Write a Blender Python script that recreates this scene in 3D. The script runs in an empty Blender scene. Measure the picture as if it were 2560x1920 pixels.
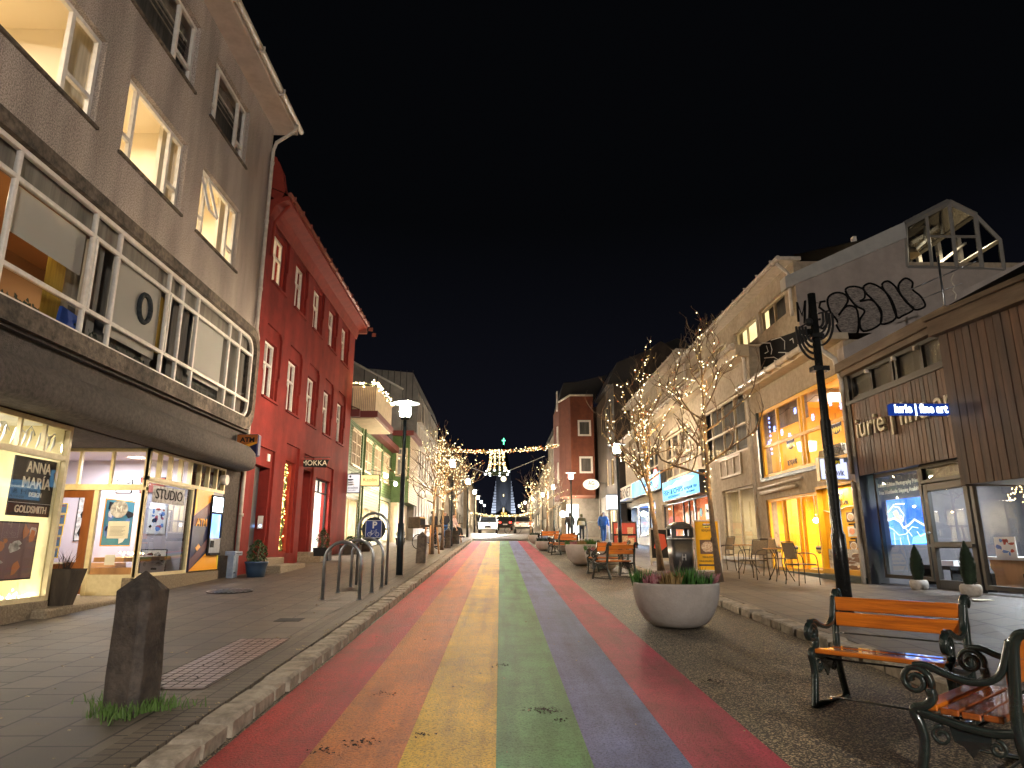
import bpy, bmesh, math, random
from mathutils import Vector, Matrix
R = random.Random(7)
S = bpy.context.scene
C = S.collection
# ---------------------------------------------------------------- camera numbers
f_, cx_, cy_ = 1678., 1280., 960.
pitch = math.radians(13.5048); sl = 0.0381; yaw = math.radians(0.996); H = 1.5
def ray(px, py):
    x = (px-cx_)/f_; z = -(py-cy_)/f_
    y2 = math.cos(pitch)-z*math.sin(pitch); z2 = math.sin(pitch)+z*math.cos(pitch)
    return x*math.cos(yaw)+y2*math.sin(yaw), -x*math.sin(yaw)+y2*math.cos(yaw), z2
def FX(px, py, X):      # measured point of the photo on the wall plane x = X -> (y, z)
    x, y, z = ray(px, py); t = X/x; return y*t, H+z*t
def FY(px, py, Y):      # ... on the wall plane y = Y -> (x, z)
    x, y, z = ray(px, py); t = Y/y; return x*t, H+z*t
def G(px, py, h=0.):
    x, y, z = ray(px, py); t = (H-h)/(sl*y-z); return x*t, y*t, H+z*t
def gz(y): return sl*y
KR = 0.11                # kerb rise
def pz(y): return sl*y+KR
cam = bpy.data.cameras.new('camera'); co = bpy.data.objects.new('camera', cam); C.objects.link(co)
cam.sensor_width = 36; cam.lens = 36*f_/2560; cam.clip_end = 5000; cam.clip_start = 0.05
co.location = (0, 0, H)
fwd = Vector((math.sin(yaw)*math.cos(pitch), math.cos(yaw)*math.cos(pitch), math.sin(pitch)))
co.rotation_euler = fwd.to_track_quat('-Z', 'Y').to_euler()
S.camera = co
# ---------------------------------------------------------------- materials
M = {}
def _nt(name):
    m = bpy.data.materials.new(name); m.use_nodes = True; n = m.node_tree.nodes; n.clear()
    o = n.new('ShaderNodeOutputMaterial'); M[name] = m
    return m, n, m.node_tree.links, o
def c4(c): return (c[0], c[1], c[2], 1)
def mat(name, col, col2=None, sc=6., rough=.6, bump=0., bsc=40., metal=0., det=5, lo=.35, hi=.65, spec=.5, coat=0., stretch=None, streak=None, coord='Object'):
    m, n, l, o = _nt(name)
    p = n.new('ShaderNodeBsdfPrincipled'); l.new(p.outputs[0], o.inputs[0])
    p.inputs['Base Color'].default_value = c4(col); p.inputs['Roughness'].default_value = rough
    p.inputs['Metallic'].default_value = metal; p.inputs['Specular IOR Level'].default_value = spec
    p.inputs['Coat Weight'].default_value = coat
    tc = n.new('ShaderNodeTexCoord'); src = tc.outputs[coord]
    if stretch:
        mp = n.new('ShaderNodeMapping'); mp.inputs['Scale'].default_value = stretch; l.new(src, mp.inputs[0]); src = mp.outputs[0]
    if col2:
        t = n.new('ShaderNodeTexNoise'); t.inputs['Scale'].default_value = sc; t.inputs['Detail'].default_value = det; t.inputs['Roughness'].default_value = .65
        l.new(src, t.inputs[0])
        r = n.new('ShaderNodeValToRGB'); r.color_ramp.elements[0].position = lo; r.color_ramp.elements[1].position = hi
        r.color_ramp.elements[0].color = c4(col); r.color_ramp.elements[1].color = c4(col2)
        l.new(t.outputs[0], r.inputs[0]); cc = r.outputs[0]
        if streak:
            mp2 = n.new('ShaderNodeMapping'); mp2.inputs['Scale'].default_value = (.9, .9, .2); l.new(tc.outputs[coord], mp2.inputs[0])
            t2 = n.new('ShaderNodeTexNoise'); t2.inputs['Scale'].default_value = 1.6; t2.inputs['Detail'].default_value = 7; l.new(mp2.outputs[0], t2.inputs[0])
            r2 = n.new('ShaderNodeValToRGB'); r2.color_ramp.elements[0].position = .38; r2.color_ramp.elements[1].position = .62
            r2.color_ramp.elements[0].color = c4((streak,)*3); r2.color_ramp.elements[1].color = (1, 1, 1, 1)
            l.new(t2.outputs[0], r2.inputs[0])
            mx = n.new('ShaderNodeMix'); mx.data_type = 'RGBA'; mx.blend_type = 'MULTIPLY'; mx.inputs[0].default_value = 1
            l.new(cc, mx.inputs[6]); l.new(r2.outputs[0], mx.inputs[7]); cc = mx.outputs[2]
        l.new(cc, p.inputs['Base Color'])
    if bump:
        t = n.new('ShaderNodeTexNoise'); t.inputs['Scale'].default_value = bsc; t.inputs['Detail'].default_value = 6
        l.new(src, t.inputs[0])
        b = n.new('ShaderNodeBump'); b.inputs['Strength'].default_value = bump; b.inputs['Distance'].default_value = .02
        l.new(t.outputs[0], b.inputs['Height']); l.new(b.outputs[0], p.inputs['Normal'])
    return m
def emis(name, col, s, samp=True, col2=None, sc=2., diff=None):
    m, n, l, o = _nt(name)
    e = n.new('ShaderNodeEmission'); e.inputs[0].default_value = c4(col); e.inputs[1].default_value = s
    if col2:
        tc = n.new('ShaderNodeTexCoord'); t = n.new('ShaderNodeTexNoise'); t.inputs['Scale'].default_value = sc; t.inputs['Detail'].default_value = 4
        l.new(tc.outputs['Object'], t.inputs[0])
        r = n.new('ShaderNodeValToRGB'); r.color_ramp.elements[0].position = .35; r.color_ramp.elements[1].position = .65
        r.color_ramp.elements[0].color = c4(col); r.color_ramp.elements[1].color = c4(col2)
        l.new(t.outputs[0], r.inputs[0]); l.new(r.outputs[0], e.inputs[0])
    l.new(e.outputs[0], o.inputs[0])
    if not samp: m.cycles.emission_sampling = 'NONE'
    return m
def glass(name, tint=(1, 1, 1), refl=.10, rough=.0):
    m, n, l, o = _nt(name)
    t = n.new('ShaderNodeBsdfTransparent'); t.inputs[0].default_value = c4(tint)
    g = n.new('ShaderNodeBsdfGlossy'); g.inputs['Roughness'].default_value = rough
    lw = n.new('ShaderNodeLayerWeight'); lw.inputs[0].default_value = .5
    pw = n.new('ShaderNodeMath'); pw.operation = 'POWER'; pw.inputs[1].default_value = 4.; l.new(lw.outputs['Facing'], pw.inputs[0])
    ad = n.new('ShaderNodeMath'); ad.operation = 'MULTIPLY_ADD'; ad.use_clamp = True; ad.inputs[1].default_value = .8; ad.inputs[2].default_value = refl; l.new(pw.outputs[0], ad.inputs[0])
    mx = n.new('ShaderNodeMixShader'); l.new(ad.outputs[0], mx.inputs[0]); l.new(t.outputs[0], mx.inputs[1]); l.new(g.outputs[0], mx.inputs[2])
    l.new(mx.outputs[0], o.inputs[0]); return m
# ---------------------------------------------------------------- mesh builder
def FL(X): return lambda u, z, d: (X+d, u, z)          # wall facing +X (left side of the street)
def FR(X): return lambda u, z, d: (X-d, u, z)          # wall facing -X (right side)
def FC(Y): return lambda u, z, d: (u, Y-d, z)          # wall facing the camera
def FRot(ox, oy, ang):                                 # wall whose u axis has heading ang from +Y, facing left
    ca, sa = math.cos(ang), math.sin(ang)
    return lambda u, z, d: (ox+u*sa-d*ca, oy+u*ca+d*sa, z)
ID = lambda x, y, z: (x, y, z)
class MB:
    def __init__(s): s.v = []; s.f = []; s.sm = []
    def q(s, pts, smooth=False):
        i = len(s.v); s.v += [tuple(p) for p in pts]; s.f.append(tuple(range(i, i+len(pts)))); s.sm.append(smooth); return s
    def box(s, a0, a1, b0, b1, c0, c1, F=ID):
        i = len(s.v)
        s.v += [F(a, b, c) for a in (a0, a1) for b in (b0, b1) for c in (c0, c1)]
        for f in ((0, 1, 3, 2), (4, 6, 7, 5), (0, 4, 5, 1), (2, 3, 7, 6), (0, 2, 6, 4), (1, 5, 7, 3)):
            s.f.append(tuple(i+k for k in f)); s.sm.append(False)
        return s
    def fq(s, F, u0, u1, z0, z1, d): return s.q([F(u0, z0, d), F(u1, z0, d), F(u1, z1, d), F(u0, z1, d)])
    def tube(s, pts, r, n=8, cap=True, smooth=True):
        pts = [Vector(p) for p in pts]; rs = r if isinstance(r, (list, tuple)) else [r]*len(pts)
        i0 = len(s.v); t0 = (pts[1]-pts[0]).normalized()
        a = Vector((0, 0, 1)) if abs(t0.z) < .9 else Vector((1, 0, 0)); nv = t0.cross(a).normalized()
        for k, p in enumerate(pts):
            t = ((pts[min(k+1, len(pts)-1)]-pts[max(k-1, 0)])).normalized()
            nv = (nv-t*nv.dot(t)).normalized(); b = t.cross(nv)
            for j in range(n):
                an = 2*math.pi*j/n; s.v.append(tuple(p+(nv*math.cos(an)+b*math.sin(an))*rs[k]))
        for k in range(len(pts)-1):
            for j in range(n):
                a_, b_ = i0+k*n+j, i0+k*n+(j+1) % n
                s.f.append((a_, b_, b_+n, a_+n)); s.sm.append(smooth)
        if cap:
            s.f.append(tuple(i0+j for j in range(n))[::-1]); s.sm.append(False)
            s.f.append(tuple(i0+(len(pts)-1)*n+j for j in range(n))); s.sm.append(False)
        return s
    def lathe(s, prof, cx, cy, n=24, z0=0., sx=1., sy=1., smooth=True):
        i0 = len(s.v)
        for r, z in prof:
            for j in range(n):
                a = 2*math.pi*j/n; s.v.append((cx+r*sx*math.cos(a), cy+r*sy*math.sin(a), z0+z))
        for k in range(len(prof)-1):
            for j in range(n):
                a_, b_ = i0+k*n+j, i0+k*n+(j+1) % n
                s.f.append((a_, b_, b_+n, a_+n)); s.sm.append(smooth)
        for k, rv in ((0, True), (len(prof)-1, False)):
            if prof[k][0] > 1e-4:
                t = tuple(i0+k*n+j for j in range(n)); s.f.append(t[::-1] if rv else t); s.sm.append(False)
        return s
    def prism(s, poly, F, d0, d1, smooth=False):      # poly of (u,z), extruded from d0 to d1
        n = len(poly); i = len(s.v)
        s.v += [F(u, z, d0) for u, z in poly]+[F(u, z, d1) for u, z in poly]
        s.f.append(tuple(range(i, i+n))); s.f.append(tuple(range(i+n, i+2*n))[::-1]); s.sm += [False, False]
        for k in range(n):
            s.f.append((i+k, i+(k+1) % n, i+n+(k+1) % n, i+n+k)); s.sm.append(smooth)
        return s
    def sweep(s, prof, pts):       # prof list of (a,b) -> offsets handled by pts function: pts(k,a,b)
        n = len(prof); i0 = len(s.v); K = len(pts)
        for k in range(K):
            for a, b in prof: s.v.append(tuple(pts[k](a, b)))
        for k in range(K-1):
            for j in range(n-1):
                a_ = i0+k*n+j; s.f.append((a_, a_+1, a_+1+n, a_+n)); s.sm.append(False)
        return s
    def ball(s, p, r, n=6, m=4, sz=1.):
        prof = [(r*math.sin(math.pi*k/m), -r*sz*math.cos(math.pi*k/m)) for k in range(m+1)]
        prof[0] = (1e-5, prof[0][1]); prof[-1] = (1e-5, prof[-1][1])
        return s.lathe(prof, p[0], p[1], n, p[2])
    def facade(s, F, u0, u1, z0, z1, ops, rev=.25, d=0.):
        us = sorted(set([u0, u1]+[min(max(x, u0), u1) for o in ops for x in o[:2]]))
        zs = sorted(set([z0, z1]+[min(max(x, z0), z1) for o in ops for x in o[2:4]]))
        def op(i, j):
            if i < 0 or j < 0 or i >= len(us)-1 or j >= len(zs)-1: return False
            u = (us[i]+us[i+1])/2; z = (zs[j]+zs[j+1])/2
            return any(o[0] < u < o[1] and o[2] < z < o[3] for o in ops)
        for i in range(len(us)-1):
            for j in range(len(zs)-1):
                if not op(i, j): s.fq(F, us[i], us[i+1], zs[j], zs[j+1], d)
                else:
                    a, b, c, e = us[i], us[i+1], zs[j], zs[j+1]
                    if not op(i-1, j): s.q([F(a, c, d), F(a, e, d), F(a, e, d-rev), F(a, c, d-rev)])
                    if not op(i+1, j): s.q([F(b, c, d), F(b, e, d), F(b, e, d-rev), F(b, c, d-rev)])
                    if not op(i, j-1): s.q([F(a, c, d), F(b, c, d), F(b, c, d-rev), F(a, c, d-rev)])
                    if not op(i, j+1): s.q([F(a, e, d), F(b, e, d), F(b, e, d-rev), F(a, e, d-rev)])
        return s
    def shell(s, F, u0, u1, z0, z1, D, top=True, d0=0.):
        s.q([F(u0, z0, d0), F(u0, z1, d0), F(u0, z1, -D), F(u0, z0, -D)]); s.q([F(u1, z0, d0), F(u1, z1, d0), F(u1, z1, -D), F(u1, z0, -D)])
        s.q([F(u0, z0, -D), F(u1, z0, -D), F(u1, z1, -D), F(u0, z1, -D)])
        if top: s.q([F(u0, z1, d0), F(u1, z1, d0), F(u1, z1, -D), F(u0, z1, -D)])
        return s
    def build(s, name, m, par=None, bevel=0., merge=False, local=False, normals=True, seg=1):
        me = bpy.data.meshes.new(name)
        off = Vector((0, 0, 0))
        if par is not None and not local:
            q = par
            while q is not None: off += q.location; q = q.parent
        me.from_pydata([(v[0]-off.x, v[1]-off.y, v[2]-off.z) for v in s.v], [], s.f)
        me.polygons.foreach_set('use_smooth', s.sm)
        if merge or bevel or normals:
            b = bmesh.new(); b.from_mesh(me)
            if merge: bmesh.ops.remove_doubles(b, verts=b.verts, dist=1e-4)
            if bevel: bmesh.ops.bevel(b, geom=[e for e in b.edges if e.is_manifold and e.calc_face_angle(0) > .5], offset=bevel, segments=seg, affect='EDGES', clamp_overlap=True)
            if normals: bmesh.ops.recalc_face_normals(b, faces=b.faces)
            b.to_mesh(me); b.free()
        me.materials.append(M[m] if isinstance(m, str) else m)
        o = bpy.data.objects.new(name, me); C.objects.link(o)
        if par is not None: o.parent = par
        return o
def tag(o, label=None, cat=None, group=None, kind=None):
    if label: o['label'] = label
    if cat: o['category'] = cat
    if group: o['group'] = group
    if kind: o['kind'] = kind
    return o
def thing(name, label, cat, loc=(0, 0, 0), rz=0, group=None):
    o = bpy.data.objects.new(name, None); C.objects.link(o); o.empty_display_size = .1
    o.location = loc; o.rotation_euler = (0, 0, rz); return tag(o, label, cat, group)
def struct(name, mb, m, label=None, cat=None, **k): return tag(mb.build(name, m, **k), label or name.replace('_', ' '), cat or name.split('_')[0], kind='structure')
def copy_tree(o, parent=None, loc=None, rz=None, label=None):
    c = o.copy(); C.objects.link(c)
    if parent is not None: c.parent = parent; c.matrix_parent_inverse = o.matrix_parent_inverse
    if loc is not None: c.location = loc
    if rz is not None: c.rotation_euler = (0, 0, rz)
    if label: c['label'] = label
    for ch in kids.get(o.name, ch_of(o)): copy_tree(ch, c)
    return c
kids = {}
def ch_of(o): return [x for x in C.objects if x.parent == o]
def text(par, name, s, p, right, up, m, size=.2, width=None, ext=.004, align='CENTER', bold=0., shear=0., local=False):
    cu = bpy.data.curves.new('t', 'FONT'); cu.body = s; cu.size = size; cu.extrude = ext; cu.align_x = align; cu.align_y = 'CENTER'; cu.offset = bold; cu.shear = shear; cu.resolution_u = 3
    to = bpy.data.objects.new('t', cu); C.objects.link(to)
    dg = bpy.context.evaluated_depsgraph_get(); dg.update()
    me = bpy.data.meshes.new_from_object(to.evaluated_get(dg)); bpy.data.objects.remove(to); bpy.data.curves.remove(cu)
    if width and len(me.vertices):
        xs = [v.co.x for v in me.vertices]; w = max(xs)-min(xs); k = width/w; mid = (max(xs)+min(xs))/2 if align == 'CENTER' else 0
        for v in me.vertices: v.co.x = (v.co.x-mid)*k
    r = Vector(right).normalized(); u = Vector(up).normalized(); nrm = r.cross(u)
    mt = Matrix((( r.x, u.x, nrm.x, p[0]), (r.y, u.y, nrm.y, p[1]), (r.z, u.z, nrm.z, p[2]), (0, 0, 0, 1)))
    me.transform(mt)
    if par is not None and not local:
        off = Vector((0, 0, 0)); q = par
        while q is not None: off += q.location; q = q.parent
        me.transform(Matrix.Translation(-off))
    me.materials.clear(); me.materials.append(M[m]); me.name = name
    o = bpy.data.objects.new(name, me); C.objects.link(o)
    if par is not None: o.parent = par
    return o
def window(par, F, u0, u1, z0, z1, d=-.14, vs=(), hs=(), fw=.06, m='white_frame', back='curtain_dark', bd=.3, g='glass', bar=None, lab=None, name='window', backname='curtain'):
    b = MB(); bar = bar or fw*.8; t = .07
    b.box(u0, u0+fw, z0, z1, d-t, d, F).box(u1-fw, u1, z0, z1, d-t, d, F).box(u0+fw, u1-fw, z0, z0+fw, d-t, d-.002, F).box(u0+fw, u1-fw, z1-fw, z1, d-t, d-.002, F)
    W = u1-u0; Z = z1-z0
    for v in vs:
        a, q0, q1 = (v if isinstance(v, tuple) else (v, 0, 1)); x = u0+W*a
        b.box(x-bar/2, x+bar/2, z0+Z*q0+(fw if q0 == 0 else 0), z0+Z*q1-(fw if q1 == 1 else 0), d-t, d-.004, F)
    for h in hs:
        a, q0, q1 = (h if isinstance(h, tuple) else (h, 0, 1)); x = z0+Z*a
        b.box(u0+W*q0+(fw if q0 == 0 else 0), u0+W*q1-(fw if q1 == 1 else 0), x-bar/2, x+bar/2, d-t, d-.006, F)
    o = b.build(name, m, par)
    if lab: o['label'] = lab
    MB().fq(F, u0+.01, u1-.01, z0+.01, z1-.01, d-.045).build('pane', g, o, normals=False)
    if back: MB().fq(F, u0-.15, u1+.15, z0-.15, z1+.1, d-bd).build(backname, back, o, normals=False)
    return o
def room(par, F, u0, u1, z0, z1, d0, D, m, power=0, col=(1, .85, .62), lr=.12, lamp='ceiling_light', size=None, lz=.12):
    b = MB(); b.q([F(u0, z0, d0), F(u0, z1, d0), F(u0, z1, -D), F(u0, z0, -D)]); b.q([F(u1, z0, d0), F(u1, z1, d0), F(u1, z1, -D), F(u1, z0, -D)])
    b.fq(F, u0, u1, z0, z1, -D); b.q([F(u0, z1, d0), F(u1, z1, d0), F(u1, z1, -D), F(u0, z1, -D)]); b.q([F(u0, z0, d0), F(u1, z0, d0), F(u1, z0, -D), F(u0, z0, -D)])
    o = b.build('interior', m, par, normals=False)
    if power: arealamp(F((u0+u1)/2, z1-lz, (d0-D)/2), power, col, size or min(1.2, (u1-u0)*.6))
    return o
NL = [0]
def arealamp(p, power, col, size, rot=(0, 0, 0), sy=None):
    l = bpy.data.lights.new('shop_ceiling_lamp', 'AREA'); l.energy = power; l.color = col; l.size = size
    if sy: l.shape = 'RECTANGLE'; l.size_y = sy
    o = bpy.data.objects.new('shop_ceiling_lamp', l); o.location = p; o.rotation_euler = rot; C.objects.link(o); return o
def pointlamp(p, power, col, r=.05):
    l = bpy.data.lights.new('lamp_bulb', 'POINT'); l.energy = power; l.color = col; l.shadow_soft_size = r
    o = bpy.data.objects.new('lamp_bulb', l); o.location = p; C.objects.link(o); return o
def bulbs(par, pts, r, m, name='bulbs', kind='stuff'):
    b = MB()
    for p in pts: 
        i = len(b.v); rr = r*R.uniform(.8, 1.2)
        b.v += [(p[0]+rr, p[1], p[2]), (p[0]-rr, p[1], p[2]), (p[0], p[1]+rr, p[2]), (p[0], p[1]-rr, p[2]), (p[0], p[1], p[2]+rr), (p[0], p[1], p[2]-rr)]
        for f in ((0, 2, 4), (2, 1, 4), (1, 3, 4), (3, 0, 4), (2, 0, 5), (1, 2, 5), (3, 1, 5), (0, 3, 5)): b.f.append(tuple(i+k for k in f)); b.sm.append(False)
    o = b.build(name, m, par, normals=False)
    if kind and len(pts) > 1: o['kind'] = kind
    return o
XL, XR = -6.6, 7.75
W_ = (1, 1, 1)
mat('white_frame', (.78, .75, .7), (.64, .61, .56), 9, .45)
mat('cream_frame', (.72, .62, .36), (.6, .5, .28), 8, .5)
mat('pebbledash', (.55, .48, .43), (.27, .23, .205), 42, .95, 1.0, 50, det=2, lo=.42, hi=.6, streak=.68)
mat('dark_render', (.1, .085, .075), (.055, .047, .042), 14, .9, .8, 60, streak=.8)
mat('canopy_concrete', (.105, .088, .076), (.05, .042, .037), 14, .9, .9, 45, streak=.85)
mat('plinth', (.3, .24, .16), (.16, .125, .085), 30, .95, 1., 40)
mat('red_wall', (.25, .027, .021), (.19, .022, .018), 2.5, .85, .25, 25, streak=.7, spec=.2)
mat('red_trim', (.24, .035, .022), (.18, .026, .018), 4, .75, spec=.2)
mat('roof_tile', (.3, .09, .055), (.2, .06, .04), 12, .6)
mat('dark_roof', (.02, .02, .022), None, rough=.7)
mat('gutter_white', (.6, .55, .48), (.42, .38, .32), 6, .4)
mat('soffit', (.5, .42, .36), (.42, .35, .3), 4, .7)
mat('curtain_dark', (.13, .125, .11), (.06, .058, .052), 1.3, .9, stretch=(6, 6, .6))
mat('curtain_grey', (.42, .38, .32), (.26, .235, .2), 1.3, .9, stretch=(6, 6, .4))
mat('curtain_blind', (.62, .6, .54), None, rough=.9)
mat('room_dark', (.05, .045, .04), None, rough=.9)
mat('cream_wall', (.62, .52, .38), None, rough=.8)
mat('wood_door', (.3, .11, .03), (.18, .055, .014), 3, .4, stretch=(1, 1, .15), coat=.3)
mat('wood_pale', (.5, .27, .11), (.38, .18, .06), 3, .45, stretch=(1, 1, .15))
mat('black', (.01, .01, .011), None, rough=.75, spec=.3)
mat('navy', (.012, .014, .06), None, rough=.3)
mat('amber', (.85, .38, .02), None, rough=.4)
mat('amber_dark', (.4, .12, .02), None, rough=.4)
mat('purple_brown', (.12, .05, .06), None, rough=.4)
mat('white', (.75, .75, .75), None, rough=.5)
mat('paper', (.7, .66, .52), None, rough=.7)
mat('steel', (.35, .37, .4), (.25, .27, .29), 10, .28, metal=.9)
mat('dark_metal', (.025, .032, .035), None, rough=.35, metal=.3)
mat('blue_pot', (.03, .06, .11), None, rough=.35)
mat('leaf', (.05, .11, .03), (.02, .05, .015), 10, .6)
mat('leaf_conifer', (.014, .035, .012), (.007, .018, .007), 10, .7)
mat('grass', (.09, .17, .03), (.04, .08, .015), 10, .7)
mat('litter', (.42, .33, .2), (.25, .18, .1), 20, .8)
mat('basalt', (.085, .065, .05), (.022, .017, .014), 6, .75, 1.0, 14, streak=.7)
mat('kerb', (.36, .31, .24), (.17, .14, .105), 7, .8, 1., 12)
mat('soil', (.02, .015, .01), None, rough=.95)
glass('glass'); glass('glass_dark', (.3, .32, .34), .18); glass('glass_shop', (1, 1, 1), .06)
# ---- ground materials
def brickmat(name, c1, c2, mortar, bw, rh, ms, bump=.4, rough=.6, rot=0, squash=1, seed=0):
    m, n, l, o = _nt(name); p = n.new('ShaderNodeBsdfPrincipled'); l.new(p.outputs[0], o.inputs[0])
    tc = n.new('ShaderNodeTexCoord'); mp = n.new('ShaderNodeMapping'); mp.inputs['Rotation'].default_value = (0, 0, rot); l.new(tc.outputs['Object'], mp.inputs[0])
    b = n.new('ShaderNodeTexBrick'); b.inputs['Scale'].default_value = 1; b.inputs['Brick Width'].default_value = bw; b.inputs['Row Height'].default_value = rh
    b.inputs['Mortar Size'].default_value = ms; b.inputs['Mortar Smooth'].default_value = .2; b.offset = .5
    b.inputs['Color1'].default_value = c4(c1); b.inputs['Color2'].default_value = c4(c2); b.inputs['Mortar'].default_value = c4(mortar)
    l.new(mp.outputs[0], b.inputs[0])
    t = n.new('ShaderNodeTexNoise'); t.inputs['Scale'].default_value = 1.3; t.inputs['Detail'].default_value = 9; t.inputs['Roughness'].default_value = .72; l.new(tc.outputs['Object'], t.inputs[0])
    r = n.new('ShaderNodeValToRGB'); r.color_ramp.elements[0].position = .35; r.color_ramp.elements[1].position = .65
    r.color_ramp.elements[0].color = (.62, .6, .58, 1); r.color_ramp.elements[1].color = (1.15, 1.1, 1.05, 1); l.new(t.outputs[0], r.inputs[0])
    mx = n.new('ShaderNodeMix'); mx.data_type = 'RGBA'; mx.blend_type = 'MULTIPLY'; mx.inputs[0].default_value = 1
    l.new(b.outputs[0], mx.inputs[6]); l.new(r.outputs[0], mx.inputs[7]); l.new(mx.outputs[2], p.inputs['Base Color'])
    g = n.new('ShaderNodeTexNoise'); g.inputs['Scale'].default_value = 120; g.inputs['Detail'].default_value = 4; l.new(tc.outputs['Object'], g.inputs[0])
    ad = n.new('ShaderNodeMath'); ad.operation = 'MULTIPLY_ADD'; ad.inputs[1].default_value = -2.2; l.new(b.outputs['Fac'], ad.inputs[0]); l.new(g.outputs[0], ad.inputs[2])
    bp = n.new('ShaderNodeBump'); bp.inputs['Strength'].default_value = bump; bp.inputs['Distance'].default_value = .006; l.new(ad.outputs[0], bp.inputs['Height']); l.new(bp.outputs[0], p.inputs['Normal'])
    r3 = n.new('ShaderNodeMapRange'); r3.inputs[3].default_value = rough-.15; r3.inputs[4].default_value = rough+.15; l.new(t.outputs[0], r3.inputs[0]); l.new(r3.outputs[0], p.inputs['Roughness'])
    return m
brickmat('paving', (.13, .107, .086), (.088, .073, .06), (.016, .013, .01), .42, .42, .011, 1., .6, rot=math.pi/2)
brickmat('paving_small', (.12, .098, .075), (.085, .07, .055), (.014, .012, .01), .105, .21, .007, 1., .7, rot=math.pi/2)
def paint(name, c, worn=.12):
    m, n, l, o = _nt(name); p = n.new('ShaderNodeBsdfPrincipled'); l.new(p.outputs[0], o.inputs[0]); tc = n.new('ShaderNodeTexCoord')
    t = n.new('ShaderNodeTexNoise'); t.inputs['Scale'].default_value = 1.1; t.inputs['Detail'].default_value = 10; t.inputs['Roughness'].default_value = .75; l.new(tc.outputs['Object'], t.inputs[0])
    r = n.new('ShaderNodeValToRGB'); r.color_ramp.elements[0].position = .34; r.color_ramp.elements[1].position = .6
    r.color_ramp.elements[0].color = c4([x*.55+.008 for x in c]); r.color_ramp.elements[1].color = c4(c); l.new(t.outputs[0], r.inputs[0])
    v = n.new('ShaderNodeTexNoise'); v.inputs['Scale'].default_value = 55; v.inputs['Detail'].default_value = 3; v.inputs['Roughness'].default_value = .8; l.new(tc.outputs['Object'], v.inputs[0])
    r2 = n.new('ShaderNodeValToRGB'); r2.color_ramp.elements[0].position = .36; r2.color_ramp.elements[1].position = .52
    r2.color_ramp.elements[0].color = (.3, .3, .3, 1); r2.color_ramp.elements[1].color = (1.1, 1.1, 1.1, 1); l.new(v.outputs[0], r2.inputs[0])
    mx = n.new('ShaderNodeMix'); mx.data_type = 'RGBA'; mx.blend_type = 'MULTIPLY'; mx.inputs[0].default_value = .8
    l.new(r.outputs[0], mx.inputs[6]); l.new(r2.outputs[0], mx.inputs[7])
    # fine cracks and tyre dirt running along the road
    mp = n.new('ShaderNodeMapping'); mp.inputs['Scale'].default_value = (3.2, .25, 1); l.new(tc.outputs['Object'], mp.inputs[0])
    t4 = n.new('ShaderNodeTexNoise'); t4.inputs['Scale'].default_value = 1.5; t4.inputs['Detail'].default_value = 8; l.new(mp.outputs[0], t4.inputs[0])
    r4 = n.new('ShaderNodeValToRGB'); r4.color_ramp.elements[0].position = .3; r4.color_ramp.elements[1].position = .55
    r4.color_ramp.elements[0].color = (.6, .57, .55, 1); r4.color_ramp.elements[1].color = (1, 1, 1, 1); l.new(t4.outputs[0], r4.inputs[0])
    m2 = n.new('ShaderNodeMix'); m2.data_type = 'RGBA'; m2.blend_type = 'MULTIPLY'; m2.inputs[0].default_value = .9
    l.new(mx.outputs[2], m2.inputs[6]); l.new(r4.outputs[0], m2.inputs[7]); l.new(m2.outputs[2], p.inputs['Base Color'])
    bp = n.new('ShaderNodeBump'); bp.inputs['Strength'].default_value = 1.; bp.inputs['Distance'].default_value = .02; l.new(v.outputs[0], bp.inputs['Height']); l.new(bp.outputs[0], p.inputs['Normal'])
    p.inputs['Roughness'].default_value = .62; p.inputs['Specular IOR Level'].default_value = .22
    return m
SC = [('red', (.55, .03, .03)), ('orange', (.7, .2, .03)), ('yellow', (.85, .52, .03)), ('green', (.12, .34, .12)), ('blue_grey', (.15, .195, .44)), ('crimson', (.48, .04, .09))]
for n_, c_ in SC: paint('paint_'+n_, c_)
def asphalt(name, base, speck):
    m, n, l, o = _nt(name); p = n.new('ShaderNodeBsdfPrincipled'); l.new(p.outputs[0], o.inputs[0]); tc = n.new('ShaderNodeTexCoord')
    v = n.new('ShaderNodeTexVoronoi'); v.inputs['Scale'].default_value = 100; l.new(tc.outputs['Object'], v.inputs[0])
    sep = n.new('ShaderNodeSeparateColor'); l.new(v.outputs['Color'], sep.inputs[0])
    r = n.new('ShaderNodeValToRGB'); r.color_ramp.elements[0].position = .6; r.color_ramp.elements[1].position = .97
    r.color_ramp.elements[0].color = c4(base); r.color_ramp.elements[1].color = c4(speck); l.new(sep.outputs[0], r.inputs[0])
    t = n.new('ShaderNodeTexNoise'); t.inputs['Scale'].default_value = .8; t.inputs['Detail'].default_value = 8; l.new(tc.outputs['Object'], t.inputs[0])
    r2 = n.new('ShaderNodeValToRGB'); r2.color_ramp.elements[0].position = .35; r2.color_ramp.elements[1].position = .65
    r2.color_ramp.elements[0].color = (.6, .6, .6, 1); r2.color_ramp.elements[1].color = (1.1, 1.1, 1.1, 1); l.new(t.outputs[0], r2.inputs[0])
    mx = n.new('ShaderNodeMix'); mx.data_type = 'RGBA'; mx.blend_type = 'MULTIPLY'; mx.inputs[0].default_value = 1
    l.new(r.outputs[0], mx.inputs[6]); l.new(r2.outputs[0], mx.inputs[7]); l.new(mx.outputs[2], p.inputs['Base Color'])
    bp = n.new('ShaderNodeBump'); bp.inputs['Strength'].default_value = .9; bp.inputs['Distance'].default_value = .008; l.new(v.outputs['Distance'], bp.inputs['Height']); l.new(bp.outputs[0], p.inputs['Normal'])
    p.inputs['Roughness'].default_value = .6; return m
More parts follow.
